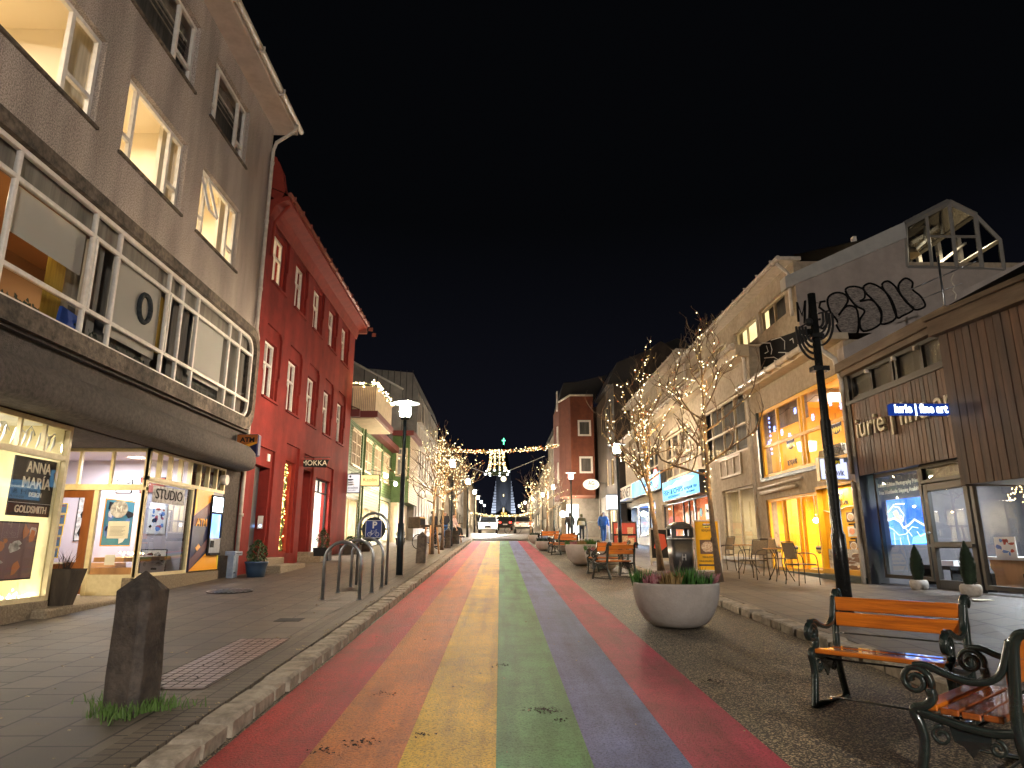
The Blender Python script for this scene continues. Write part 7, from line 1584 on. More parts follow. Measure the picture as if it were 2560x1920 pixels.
c0 = make_chair('cafe chair nearest the thick dark post, turned towards the table', (6.45, 14.75, pz(14.75)), math.radians(100))
copy_tree(c0, loc=(5.95, 16.2, pz(16.2)), rz=math.radians(-60), label='cafe chair on the street side of the near table')
copy_tree(c0, loc=(6.85, 17.0, pz(17)), rz=math.radians(20), label='cafe chair between the two round tables by the window')
copy_tree(c0, loc=(6.1, 18.9, pz(18.9)), rz=math.radians(-80), label='farthest cafe chair beside the second round table')
def make_table(lab, loc):
    t = thing('cafe_table', lab, 'table', loc, 0, 'round cafe tables by the yellow restaurant')
    MB().lathe([(.34, .7), (.355, .71), (.35, .725), (.001, .728)], 0, 0, 28).build('tabletop', 'wood_pale', t, local=True)
    for k in range(4):
        a = math.pi/4+math.pi/2*k; b = MB(); b.tube(catm([(.3*math.cos(a), .3*math.sin(a), 0), (.1*math.cos(a), .1*math.sin(a), .4), (.22*math.cos(a), .22*math.sin(a), .7)]), .012, 6); b.build('leg', 'chair_metal', t, local=True)
    return t
t0 = make_table('round cafe table nearest the menu board', (6.4, 15.75, pz(15.75)))
copy_tree(t0, loc=(6.45, 17.95, pz(17.95)), label='round cafe table farther from the menu board')
# =============================================================== potted conifers at the gallery
mat('stone_pot', (.42, .38, .33), (.3, .27, .24), 12, .8, .3, 50)
def cone_tree(lab, x, y, z, h):
    t = thing('potted_conifer', lab, 'potted plant', (x, y, z), 0, 'potted conifers at the gallery door')
    MB().lathe([(.17, 0), (.22, .06), (.24, .16), (.235, .24), (.2, .29), (.185, .29), (.18, .25), (.001, .25)], 0, 0, 24).build('pot', 'stone_pot', t, local=True)
    MB().tube([(0, 0, .2), (0, 0, .5)], .02, 6).build('trunk', 'twig', t, local=True)
    b = MB(); b.lathe([(.05, .28), (.13, .42), (.14, .6), (.09, .28+h*.7), (.02, .2+h)], 0, 0, 10)
    for _ in range(1300):
        u = R.random(); zz = .28+h*u; rr_ = .165*math.sin(math.pi*min(1, .18+.86*u))**.8+.005; a = R.uniform(0, 6.28); q = rr_*R.uniform(.75, 1.05); s_ = .022; x_, y_ = q*math.cos(a), q*math.sin(a)
        b.q([(x_-s_*math.sin(a), y_+s_*math.cos(a), zz-.02), (x_+s_*math.sin(a), y_-s_*math.cos(a), zz-.01), (x_+.025*math.cos(a), y_+.025*math.sin(a), zz+.05)])
    b.build('crown', 'leaf_conifer', t, local=True, normals=False)
    return t
def onz(px, py, z): x, y, zz = ray(px, py); q = (z-H)/zz; return x*q, y*q
cone_tree('slim dark potted conifer left of the gallery door in front of the blue picture', 7.6, 12.55, .705, .95).scale = (.64, .64, .64)
cone_tree('bushier potted conifer right of the gallery door', 7.55, 11.1, .7, 1.0).scale = (.66, .66, .66)
x, y = 7.3, 10.55; pp = MB().prism([(x-.16, y-.1), (x+.1, y-.16), (x+.14, y+.06), (x-.05, y+.12)], lambda u, v_, d: (u, v_, pz(y)+.18+d), 0, .006).build('paper_sheet', 'paper'); tag(pp, 'crumpled white sheet of paper lying in front of the gallery', 'paper')
# =============================================================== tall post with hoops
HP = thing('hoop_post', 'thick dark unlit post with nested black cable hoops near its top', 'post', (5.15, 10.4, pz(10.4)))
mat('post_black', (.025, .027, .026), (.015, .016, .016), 8, .25, metal=.5)
b = MB(); b.lathe([(.105, 0), (.105, 1.15), (.08, 1.2), (.08, 2.9), (.062, 2.95), (.062, 5.05), (.001, 5.06)], 0, 0, 18); b.build('pole', 'post_black', HP, local=True)
b = MB(); b.box(-.13, .13, -.08, .08, 3.72, 3.8).box(-.1, .1, -.09, .09, 4.28, 4.34); b.build('clamp', 'post_black', HP, local=True)
for s_, zt_ in ((-1, 4.48), (1, 4.72)):
    for k in range(4):
        rr_ = .1+.045*k; P = [(s_*(.06+rr_*math.cos(a*math.pi/14)), .02*k, zt_-(.28+.1*k)*math.sin(a*math.pi/14)) for a in range(8)]
        P = [(s_*(.04+rr_*1.15), 0, zt_)]+[(s_*(.04+rr_*1.15*math.cos(a*math.pi/16)), 0, zt_-.1-(.16+.1*k)*math.sin(a*math.pi/16)) for a in range(1, 9)]
        P[0] = (P[0][0], 0, zt_); MB().tube(catm(P, 3), .02, 6).build('hoop', 'black', HP, local=True)
b = MB(); b.tube([(-.26, 0, 4.46), (-.05, 0, 4.58)], .014, 6).tube([(.05, 0, 4.7), (.27, 0, 4.76)], .014, 6).ball((-.1, -.02, 4.55), .07, 8, 6); b.build('crossbar', 'black', HP, local=True)
# =============================================================== bicycle stands and sign
def hoop_pts(x0, x1, y, z, h):
    r_ = (x1-x0)/2; cx = (x0+x1)/2; return [(x0, y, z-.05)]+[(cx-r_*math.cos(a*math.pi/14), y, z+h-r_+r_*math.sin(a*math.pi/14)) for a in range(15)]+[(x1, y, z-.05)]
for k, (y, lab) in enumerate(((12.25, 'nearest of the three steel bicycle hoops'), (13.4, 'middle one of the three steel bicycle hoops'), (14.5, 'farthest of the three steel bicycle hoops'))):
    t = thing('bicycle_stand', lab, 'bicycle stand', (-2.75, y, pz(y)), 0, 'steel bicycle hoops on the left pavement')
    b = MB(); b.tube(hoop_pts(-3.08, -2.44, y, pz(y), .98), .03, 12); b.build('hoop', 'steel', t)
    b = MB()
    for x in (-3.08, -2.44): b.lathe([(.06, 0), (.06, .008), (.001, .01)], x, y, 12, pz(y))
    b.build('foot', 'steel', t)
yb = 15.0; BS = thing('bicycle_sign', 'round bicycle parking sign inside a steel arch', 'sign', (-2.75, yb, pz(yb)))
ax0, ax1 = -3.07, -2.43; hb = 1.5
MB().tube(hoop_pts(ax0, ax1, yb, pz(yb), hb), .03, 12).build('arch', 'steel', BS)
dcx, dcz, dr_ = (ax0+ax1)/2, pz(yb)+hb-.34, .255
MB().prism([(dcx+dr_*math.cos(k*.2094), dcz+dr_*math.sin(k*.2094)) for k in range(30)], FC(yb), -.02, .02).build('disc', 'dark_metal', BS)
b = MB(); 
for s_ in (-1, 1): b.box(dcx+s_*.25, dcx+s_*.32, dcz-.02, dcz+.02, -.01, .01, FC(yb))
b.build('lug', 'dark_metal', BS)
mat('sign_blue_paint', (.02, .05, .25), None, rough=.35)
FBs = FC(yb); MB().box(dcx-.165, dcx+.165, dcz-.18, dcz+.18, .02, .026, FBs).build('panel', 'sign_blue_paint', BS); b = MB(); q = .17
b.box(dcx-q, dcx+q, dcz+.175, dcz+.185, .02, .028, FBs).box(dcx-q, dcx+q, dcz-.185, dcz-.175, .02, .028, FBs).box(dcx-q-.005, dcx-q+.005, dcz-.18, dcz+.18, .02, .028, FBs).box(dcx+q-.005, dcx+q+.005, dcz-.18, dcz+.18, .02, .028, FBs).build('border', 'white', BS)
text(BS, 'lettering', 'P', (dcx+.02, yb-.03, dcz+.08), (1, 0, 0), (0, 0, 1), 'white', .2, bold=.006)
b = MB(); wy = dcz-.11
def ringp(cx, cz, r_): return [(cx+r_*math.cos(a*.524), yb-.03, cz+r_*math.sin(a*.524)) for a in range(13)]
b.tube(ringp(dcx-.08, wy, .042), .005, 4).tube(ringp(dcx+.08, wy, .042), .005, 4).tube([(dcx-.08, yb-.03, wy), (dcx-.02, yb-.03, wy), (dcx+.05, yb-.03, wy+.07), (dcx-.045, yb-.03, wy+.07), (dcx-.02, yb-.03, wy)], .005, 4).tube([(dcx-.08, yb-.03, wy), (dcx-.045, yb-.03, wy+.07), (dcx-.05, yb-.03, wy+.09)], .005, 4).tube([(dcx+.08, yb-.03, wy), (dcx+.05, yb-.03, wy+.1), (dcx+.075, yb-.03, wy+.1)], .005, 4)
b.build('bicycle_symbol', 'white', BS)
# =============================================================== potted plants on the left
def shrub_pot(lab, x, y, kind, r, hp, hs, m='blue_pot', flowers=False):
    t = thing('potted_shrub', lab, 'potted plant', (x, y, pz(y)))
    if kind == 'round': MB().lathe([(r*.78, 0), (r*.9, hp*.5), (r, hp-.05), (r*1.06, hp-.04), (r*1.06, hp), (r*.95, hp), (r*.93, hp-.05), (.001, hp-.05)], 0, 0, 24).build('pot', m, t, local=True)
    else: b = MB(); b.box(-r, r, -r, r, 0, hp-.04).box(-r*1.03, r*1.03, -r*1.03, -r*.9, hp-.04, hp).box(-r*1.03, r*1.03, r*.9, r*1.03, hp-.04, hp).box(-r*1.03, -r*.9, -r*.9, r*.9, hp-.04, hp).box(r*.9, r*1.03, -r*.9, r*.9, hp-.04, hp).build('pot', m, t, local=True)
    b = MB(); b2 = MB()
    for _ in range(520):
        a = R.uniform(0, 6.28); u = R.random(); q = r*.95*math.sin(math.pi*min(.97, .25+.7*u))*R.uniform(.4, 1.08); z = hp+hs*u; s_ = .03; x_, y_ = q*math.cos(a), q*math.sin(a)
        d = Vector((R.uniform(-1, 1), R.uniform(-1, 1), R.uniform(.2, 1))).normalized()*s_*1.5; e = Vector((-d.y, d.x, R.uniform(-.02, .02))).normalized()*s_*.6; c = Vector((x_, y_, z))
        b.q([c-d, c+e, c+d, c-e])
        if flowers and u > .5 and R.random() < .35: b2.q([c-d*.6, c+e, c+d*.6, c-e])
    b.build('foliage', 'leaf', t, local=True, normals=False); MB().tube([(0, 0, hp-.05), (.02, 0, hp+hs*.6)], .015, 5).build('stem', 'twig', t, local=True)
    if flowers: b2.build('flowers', 'white', t, local=True, normals=False)
    return t
shrub_pot('small green shrub in a round blue grey pot by the red steps', -5.9, 16.95, 'round', .26, .36, .5)
shrub_pot('shrub with pale flowers in a black square pot between the red doors', -5.95, 23.3, 'square', .25, .42, .6, 'black', True)
shrub_pot('low plants in a long dark tub in front of the art gallery sign', -5.95, 27.6, 'square', .36, .34, .35, 'old_wood')
shrub_pot('white flowers in a small dark pot past the lamp post', -5.25, 36.4, 'round', .26, .38, .45, 'black', True)
shrub_pot('small shrub in a dark tub beside the art gallery window', -5.8, 29.6, 'round', .3, .34, .4, 'old_wood')
# =============================================================== trees wound with lights
mat('bark', (.17, .115, .07), (.09, .062, .04), 9, .85, .6, 30); emis('fairy', (1, .62, .17), .3, False); emis('fairy_w', (1, .8, .42), 1.1, False); emis('fairy_r', (1, .2, .05), .25, False)
mat('wire_green', (.02, .04, .015), None)
def tree(lab, x, y, z, h, trunk, spread, seed, nb, depth=4, br=.011, lights=1., lean=(0, 0), stakes=False, mid=.62):
    rr = random.Random(seed); t = thing('bare_tree', lab, 'tree', (x, y, z), 0, 'bare street trees wound with lights')
    tb = MB(); lv = []; top = Vector((lean[0], lean[1], h*.93)); base = Vector((0, 0, 0)); P = []
    for k in range(9): u = k/8; P.append((lean[0]*u+.05*math.sin(u*5+seed), lean[1]*u+.04*math.cos(u*4+seed), h*.95*u))
    rad = [trunk*(1-.82*(k/8)**.8) for k in range(9)]; rad[0] *= 1.2; tb.tube(P, rad, 8); tb.build('trunk', 'bark', t, local=True)
    cb = MB(); LP = []
    def grow(p, d, L, r_, dep, main):
        n = 4; pts = [p]; q = p.copy(); dd = d.copy()
        for k in range(n):
            dd = (dd+Vector((rr.gauss(0, .16), rr.gauss(0, .16), rr.gauss(.06, .1)))).normalized(); q = q+dd*L/n; pts.append(q.copy())
        rs = [max(r_*(1-.55*k/n), .0028) for k in range(n+1)]; cb.tube(pts, rs, 5 if r_ > .015 else 4, cap=False)
        if main:
            m_ = int(L*lights*(14 if dep >= depth-1 else 7))
            for _ in range(m_): k = rr.randrange(n); c = pts[k].lerp(pts[k+1], rr.random()); LP.append(tuple(c+Vector((rr.gauss(0, .025), rr.gauss(0, .025), rr.gauss(0, .025)))))
        if dep > 0:
            for _ in range(3 if dep > 1 else 2):
                k = rr.randint(1, n); a = rr.uniform(0, 6.28); up = Vector((math.cos(a), math.sin(a), rr.uniform(-.1, .9))).normalized()
                grow(pts[k], (dd*.9+up*.85).normalized(), L*rr.uniform(.45, .7), r_*.6, dep-1, main and rr.random() < (.78 if dep > 1 else .3)*min(1, lights))
    z0 = h*(1-mid)
    for k in range(nb):
        u = (k+.5)/nb; zz = z0+(h*.95-z0)*u; i = zz/(h*.95); p = Vector((lean[0]*i+.05*math.sin(i*5+seed), lean[1]*i+.04*math.cos(i*4+seed), zz)); a = k*2.4+seed; el = .35+.9*u
        grow(p, Vector((math.cos(a)*math.cos(el), math.sin(a)*math.cos(el), math.sin(el))), spread*(1.05-.62*u)*rr.uniform(.75, 1.1), trunk*.42*(1-.6*u), depth-1, True)
    o = cb.build('crown', 'bark', t, local=True, normals=False)
    for _ in range(int(h*26*lights)):
        i = rr.uniform((1-mid)*.93, 1); zz = h*.95*i; a = rr.uniform(0, 6.28); q = trunk*(1-.8*i)+.03; LP.append((lean[0]*i+.05*math.sin(i*5+seed)+q*math.cos(a), lean[1]*i+.04*math.cos(i*4+seed)+q*math.sin(a), zz))
    sl = thing('string_lights', 'fairy lights in the '+lab, 'fairy lights', (x, y, z), 0, 'fairy lights in the street trees')
    A = [p for p in LP if rr.random() < .55]; B_ = [p for p in LP if rr.random() < .3]; C_ = [p for p in LP if rr.random() < .2]
    bulbs(sl, [(p[0]+x, p[1]+y, p[2]+z) for p in A], br, 'fairy'); bulbs(sl, [(p[0]+x, p[1]+y, p[2]+z) for p in B_], br*1.25, 'fairy_w'); bulbs(sl, [(p[0]+x, p[1]+y, p[2]+z) for p in C_], br, 'fairy_r')
    for i_ in (.35, .55, .78): pointlamp((x+lean[0]*i_+.25, y-.3, z+h*i_), .9*h*min(lights, 1.4), (1, .62, .26), .03)
    if stakes:
        s_ = thing('tree_stakes', 'wooden stakes with crossbar round the foot of the '+lab[:40].rsplit(' ', 1)[0], 'stakes', (x, y, z), 0, 'wooden stakes around the left trees')
        for a in (.6, 2.7, 4.7): MB().tube([(.38*math.cos(a), .38*math.sin(a), 0), (.24*math.cos(a), .24*math.sin(a), 1.1)], .035, 6).build('stake', 'wood_pale', s_, local=True)
        MB().box(-.4, .4, -.05, .05, 1.05, 1.13).build('crossbar', 'old_wood', s_, local=True)
    return t
tree('slim tree with tall leader behind the yellow poster stand', 4.92, 15.6, pz(15.6), 5.9, .08, 1.75, 3, 13, lights=.75, lean=(-.12, 0), br=.013)
tree('spreading tree right of the lamp in front of the fish restaurant', 4.32, 18.8, pz(18.8), 4.9, .09, 2.1, 8, 13, lights=1.25, lean=(-.3, 0), br=.014)
tree('left tree glowing densely beside the wooden stakes', -2.75, 27.5, pz(27.5), 4.7, .08, 1.35, 21, 16, lights=1.3, lean=(.3, 0), br=.014, stakes=True, mid=.6)
tree('second left tree glowing just past the cargo bicycle', -2.65, 31.0, pz(31), 4.2, .075, 1.5, 33, 12, lights=1.2, lean=(.2, 0), br=.015, mid=.52)
tree('third left tree by the second lamp post', -2.6, 40.5, pz(40.5), 4.6, .08, 1.9, 40, 12, lights=1.1, br=.018, stakes=True, mid=.52)
tree('far right tree beside the bowl planters', 3.0, 44., gz(44)+.05, 4.6, .08, 1.9, 50, 12, lights=.9, br=.018, mid=.6)
tree('small far tree at the right edge of the junction', 2.4, 53., gz(53)+.05, 3.9, .08, 1.5, 60, 9, depth=3, lights=1., br=.025, mid=.6)
# bare unlit wide tree far left behind the lights
# =============================================================== garlands across the street
def garland(name, lab, p, q, sag, r_, n, br, seedc=('fairy', 'fairy_w', 'fairy_r')):
    t = thing(name, lab, 'garland', ((p[0]+q[0])/2, p[1], p[2])); P, Q = Vector(p), Vector(q)
    pt = lambda u: P.lerp(Q, u)+Vector((0, 0, -sag*4*u*(1-u)))
    MB().tube([pt(k/24) for k in range(25)], r_, 6).build('greenery', 'leaf_conifer', t)
    for j, m_ in enumerate(seedc): bulbs(t, [tuple(pt(rng.random())+Vector((rng.gauss(0, r_*.8), rng.gauss(0, r_), rng.gauss(0, r_)))) for _ in range(n)], br, m_)
    return t
YG_ = 50.
pa, pb = FY(1092, 1122, YG_), FY(1394, 1114, YG_)
garland('street_garland', 'lit garland hung across the street above the bell ornament', (pa[0], YG_, pa[1]), (pb[0], YG_, pb[1]), .32, .07, 230, .035)
BE = thing('bell_ornament', 'large bell shaped light ornament hanging from the street garland', 'ornament', FY(1242, 1190, YG_)[:1]+(YG_,)+FY(1242, 1190, YG_)[1:])
bx_, bzt, bzb = FY(1243, 1124, YG_)[0], FY(1243, 1126, YG_)[1], FY(1243, 1186, YG_)[1]; bh = bzt-bzb
prof = [(.42, 1), (.5, .92), (.54, .7), (.58, .45), (.66, .25), (.8, .1), (.84, .02)]
b = MB()
for k in range(10): a = k*math.pi/5; b.tube([(bx_+r_*math.cos(a), YG_+r_*math.sin(a), bzb+bh*u) for r_, u in prof], .015, 4)
for r_, u in prof: b.tube([(bx_+r_*math.cos(a*.3142), YG_+r_*math.sin(a*.3142), bzb+bh*u) for a in range(21)], .02, 4)
b.build('frame', 'dark_green', BE)
pts = []
for _ in range(520):
    u = rng.random(); k = min(int(u*6), 5); f = u*6-k; r_ = prof[k][0]*(1-f)+prof[k+1][0]*f; zz = prof[k][1]*(1-f)+prof[k+1][1]*f; a = rng.choice([j*math.pi/5 for j in range(10)])+rng.gauss(0, .04); pts.append((bx_+r_*math.cos(a), YG_+r_*math.sin(a), bzb+bh*zz))
for u in (.45, .92, .7):
    pts += [(bx_+.56*math.cos(a*.25), YG_+.56*math.sin(a*.25), bzb+bh*u) for a in range(25)]
bulbs(BE, pts[::2], .042, 'fairy'); bulbs(BE, pts[1::2], .04, 'fairy_w'); bulbs(BE, pts[2::3], .038, 'fairy_r')
emis('ball_white', (.85, 1, .95), 3, False)
MB().tube([(bx_+.82*math.cos(a*.3142), YG_+.82*math.sin(a*.3142), bzb+.1) for a in range(21)], .1, 6).build('wreath', 'leaf_conifer', BE)
bulbs(BE, [(bx_+.86*math.cos(a*.45), YG_+.86*math.sin(a*.45), bzb+(.02 if a % 2 else .2)) for a in range(14)], .085, 'ball_white')
b = MB()
for p_, q_ in (((1150, 1158), (1215, 1183)), ((1270, 1178), (1362, 1140))): a, c = FY(*p_, YG_), FY(*q_, YG_); b.tube([(a[0], YG_, a[1]), (c[0], YG_, c[1])], .02, 5)
b.build('guy_wire', 'coping', BE)
a, c = FY(1196, 1282, 95), FY(1308, 1281, 95)
garland('street_garland', 'second smaller golden garland farther up the street', (a[0]-1, 95, a[1]), (c[0]+1.5, 95, c[1]), .5, .07, 160, .06, ('fairy', 'fairy_w'))
B2 = thing('bell_ornament', 'small distant bell shaped light ornament above the cars', 'ornament', (FY(1259, 1300, 95)[0], 95, FY(1259, 1300, 95)[1]))
x_, z_ = FY(1259, 1300, 95); b = MB()
for k in range(8): a = k*math.pi/4; b.tube([(x_+r_*math.cos(a), 95+r_*math.sin(a), z_+.9*u) for r_, u in prof], .015, 4)
b.build('frame', 'dark_green', B2); bulbs(B2, [(x_+rng.uniform(-.7, .7)*(1-.4*u), 95, z_+1.*u) for u in [rng.random() for _ in range(90)]], .06, 'fairy'); bulbs(B2, [(x_+.8*math.cos(k*.5), 95+.8*math.sin(k*.5), z_) for k in range(12)], .1, 'ball_white')
# =============================================================== cars
mat('car_white', (.6, .6, .6), None, rough=.25, coat=1.); mat('car_silver', (.4, .39, .36), None, rough=.25, metal=.5, coat=1.); mat('car_glass', (.02, .022, .025), None, rough=.08); mat('tyre', (.012, .012, .012), None, rough=.8)
emis('headlight_glow', (1, .96, .88), 420.); emis('tail_light', (1, .05, .03), 1.2)
def car(lab, x, y, z, front, m, W=1.82, L=4.5, Hh=1.62):
    t = thing('parked_car' if not front else 'car', lab, 'car', (x, y, z), 0 if front else math.pi)
    prof = [(-L/2, .38), (-L/2, .78), (-L/2+.15, .92), (-L/2+1.1, 1.02), (-L/2+1.75, Hh-.06), (-L/2+2.1, Hh), (L/2-.7, Hh-.02), (L/2-.15, 1.05), (L/2, .95), (L/2, .38)]
    Q = lambda y_, z_, d: (d*(1-.16*max(0, (z_-1.0)/.6)), y_, z_)
    MB().prism(prof, Q, -W/2, W/2).build('body', m, t, bevel=.05, local=True, seg=2)
    b = MB(); wsh = [(-W/2*.86, -L/2+1.17, 1.06), (W/2*.86, -L/2+1.17, 1.06), (W/2*.76, -L/2+1.72, Hh-.1), (-W/2*.76, -L/2+1.72, Hh-.1)]
    b.q([(p[0], p[1]-.02, p[2]+.015) for p in wsh]); b.q([(-W/2*.84, L/2-.18+.02, 1.1), (W/2*.84, L/2-.18+.02, 1.1), (W/2*.76, L/2-.62, Hh-.1), (-W/2*.76, L/2-.62, Hh-.1)])
    for s_ in (-1, 1): b.q([(s_*(W/2*.985), -L/2+1.35, 1.08), (s_*(W/2*.985), L/2-.5, 1.08), (s_*(W/2*.87), L/2-.85, Hh-.12), (s_*(W/2*.87), -L/2+1.85, Hh-.12)])
    b.build('windows', 'car_glass', t, local=True, normals=False)
    for s_ in (-1, 1):
        for yy in (-L/2+.85, L/2-.85):
            o = MB().tube([(s_*(W/2-.2), yy, .33), (s_*(W/2+.01), yy, .33)], .33, 18, smooth=False).build('wheel', 'tyre', t, local=True); MB().tube([(s_*(W/2), yy, .33), (s_*(W/2+.02), yy, .33)], .2, 12, smooth=False).build('rim', 'steel', o, local=True)
        MB().prism([(s_*.55-.2, .66), (s_*.55+.2, .68), (s_*.55+.22, .9), (s_*.55-.18, .88)], lambda u, z_, d: (u, -L/2-d, z_), -.03, .03).build('headlight', 'headlight_glow' if front else 'gutter_white', t, local=True)
        MB().box(s_*.62-.13, s_*.62+.13, L/2-.02, L/2+.02, .8, .98).build('tail_light', 'tail_light', t, local=True)
        MB().box(s_*(W/2), s_*(W/2+.16), -L/2+1.4, -L/2+1.5, .98, 1.1).build('mirror', m, t, local=True)
    MB().box(-.35, .35, -L/2-.02, -L/2+.01, .5, .7).build('grille', 'black', t, local=True); MB().box(-.26, .26, L/2, L/2+.02, .6, .72).build('number_plate', 'white', t, local=True); MB().box(-W/2*.96, W/2*.96, L/2-.05, L/2+.06, .4, .56).build('bumper', 'black', t, local=True)
    return t
car('pale car with dazzling headlights coming down the street', -1.15, 67, gz(67)+.05, True, 'car_white')
for hx in (-1.7, -.6):
    l_ = bpy.data.lights.new('headlight_beam', 'SPOT'); l_.energy = 220; l_.color = (1, .97, .92); l_.spot_size = math.radians(60); l_.shadow_soft_size = .12; o = bpy.data.objects.new('headlight_beam', l_); C.objects.link(o); o.location = (hx, 64.55, gz(64.5)+.83); o.rotation_euler = Vector((0, -1, -.16)).to_track_quat('-Z', 'Y').to_euler()
c1_ = car('silver hatchback parked with its tail to the viewer', 2.3, 68.5, gz(68.5)+.05, False, 'car_silver')
car('dark car behind the dazzling one', .6, 84, gz(84)+.05, False, 'tyre')
# =============================================================== people
def skin(name, pts, edges, rad, m, par, root=0, lev=2):
    me = bpy.data.meshes.new(name); me.from_pydata(pts, edges, []); o = bpy.data.objects.new(name, me); C.objects.link(o); o.parent = par
    md = o.modifiers.new('skin', 'SKIN'); md.use_smooth_shade = True; sv = me.skin_vertices[0].data
    for k, r_ in enumerate(rad): sv[k].radius = r_ if isinstance(r_, tuple) else (r_, r_)
    sv[root].use_root = True; sd = o.modifiers.new('sub', 'SUBSURF'); sd.levels = lev; sd.render_levels = lev; me.materials.append(M[m]); return o
mat('skin', (.5, .28, .2), None, rough=.55); mat('jacket_blue', (.02, .12, .42), (.015, .08, .3), 9, .45, .3, 20); mat('jeans', (.03, .11, .3), (.02, .07, .2), 12, .8); mat('coat_black', (.015, .015, .02), None, rough=.6); mat('coat_olive', (.1, .095, .04), None, rough=.8); mat('coat_cream', (.65, .55, .32), None, rough=.8); mat('trousers_black', (.012, .012, .014), None, rough=.8); mat('hair_grey', (.5, .5, .5), None, rough=.8); mat('hair_dark', (.04, .03, .025), None, rough=.8); mat('shoe', (.02, .02, .02), None, rough=.5); mat('top_pink', (.6, .42, .36), None, rough=.8)
def person(lab, loc, rz, h=1.76, jacket='coat_black', trousers='trousers_black', hair='hair_dark', stride=.12, pose='walk', hood=False, bulk=1., band=None, beard=None):
    t = thing('person', lab, 'person', loc, rz); k = h/1.76; V = lambda *p: tuple(c*k for c in p)
    s = stride; seat = pose == 'sit'
    hipz = .92 if not seat else .55
    hl, hr = (-.09, 0, hipz-.04), (.09, 0, hipz-.04)
    if seat: kl, kr, al, ar = (-.12, -.42, .55), (.12, -.42, .52), (-.12, -.46, .1), (.14, -.5, .1)
    else: kl, kr, al, ar = (-.1, -s*.7, .5), (.1, s*.35, .49), (-.1, -s*.9, .08), (.1, s*1.5, .1)
    fl, fr_ = (al[0]-.01, al[1]-.14, .04), (ar[0]+.01, ar[1]-.14, .04+(.0 if seat else .02))
    dz = hipz-.92; ch = (0, -.01, 1.25+dz); nk = (0, 0, 1.47+dz); hd = (0, -.02, 1.56+dz); ht = (0, -.01, 1.68+dz)
    shl, shr = (-.19, 0, 1.4+dz), (.19, 0, 1.4+dz); el, er = (-.26, .03 if not seat else -.08, 1.13+dz), (.27, .02 if not seat else -.08, 1.13+dz); wl_, wr_ = (-.25, -.09 if not seat else -.3, .9+dz), (.29, -.08 if not seat else -.3, .9+dz)
    pts = [(0, 0, hipz), ch, nk, hd, ht, shl, el, wl_, shr, er, wr_, hl, kl, al, fl, hr, kr, ar, fr_]
    ed = [(0, 1), (1, 2), (2, 3), (3, 4), (1, 5), (5, 6), (6, 7), (1, 8), (8, 9), (9, 10), (0, 11), (11, 12), (12, 13), (13, 14), (0, 15), (15, 16), (16, 17), (17, 18)]
    rd = [.12, .13, .055, .088, .07, .05, .04, .028, .05, .04, .028, .085, .055, .038, .032, .085, .055, .038, .032]
    skin('body', [V(*p) for p in pts], ed, [r_*k for r_ in rd], 'skin', t)
    # jacket over torso and arms
    jp = [(0, 0, hipz-.06), (0, -.01, 1.15+dz), (0, 0, 1.36+dz), (0, 0, 1.46+dz), shl, el, (wl_[0], wl_[1], wl_[2]+.04), shr, er, (wr_[0], wr_[1], wr_[2]+.04)]
    skin('jacket', [V(*p) for p in jp], [(0, 1), (1, 2), (2, 3), (2, 4), (4, 5), (5, 6), (2, 7), (7, 8), (8, 9)], [(.185*bulk*k, .145*bulk*k), (.18*bulk*k, .15*bulk*k), (.17*k, .125*k), (.075*k, .075*k), .082*bulk*k, .065*bulk*k, .05*k, .082*bulk*k, .065*bulk*k, .05*k], jacket, t)
    if band: MB().lathe([(.2*bulk*k, (1.0+dz)*k), (.215*bulk*k, (1.08+dz)*k), (.21*bulk*k, (1.2+dz)*k), (.19*bulk*k, (1.26+dz)*k)], 0, 0, 18, 0, 1, .82).build('coat_panel', band, t, local=True)
    skin('trousers', [V(*p) for p in [(0, 0, hipz-.02), hl, kl, (al[0], al[1], al[2]+.03), hr, kr, (ar[0], ar[1], ar[2]+.03)]], [(0, 1), (1, 2), (2, 3), (0, 4), (4, 5), (5, 6)], [(.135*k, .115*k), .1*k, .075*k, .06*k, .1*k, .075*k, .06*k], trousers, t)
    for a, f in ((al, fl), (ar, fr_)): skin('shoe', [V(a[0], a[1]+.03, a[2]-.02), V(a[0], a[1]-.06, a[2]-.035), V(f[0], f[1]-.02, f[2])], [(0, 1), (1, 2)], [.05*k, .048*k, .04*k], 'shoe', t, lev=1)
    # hands with fingers
    for w_, s_ in ((wl_, -1), (wr_, 1)):
        P = [w_, (w_[0], w_[1]-.02, w_[2]-.07)]; E_ = [(0, 1)]; rr_ = [.022*k, .024*k]
        for q in range(4): P += [(w_[0]+s_*.002, w_[1]-.045+.021*q-.01, w_[2]-.115), (w_[0]-s_*.012, w_[1]-.05+.02*q, w_[2]-.155+.006*abs(q-1))]; i = len(P); E_ += [(1, i-2), (i-2, i-1)]; rr_ += [.0095*k, .008*k]
        P += [(w_[0]-s_*.02, w_[1]-.055, w_[2]-.07), (w_[0]-s_*.025, w_[1]-.07, w_[2]-.11)]; i = len(P); E_ += [(1, i-2), (i-2, i-1)]; rr_ += [.011*k, .009*k]
        skin('hand', [V(*p) for p in P], E_, rr_, 'skin', t, root=1, lev=1)
    # head details
    hz = (1.6+dz)*k
    b = MB(); b.lathe([(.001, .125), (.06, .115), (.09, .07), (.098, .02), (.085, -.03 if not hood else -.11)], 0, .034 if not hood else .02, 16, hz, .95, .98); b.build('hood' if hood else 'hair', jacket if hood else hair, t, local=True)
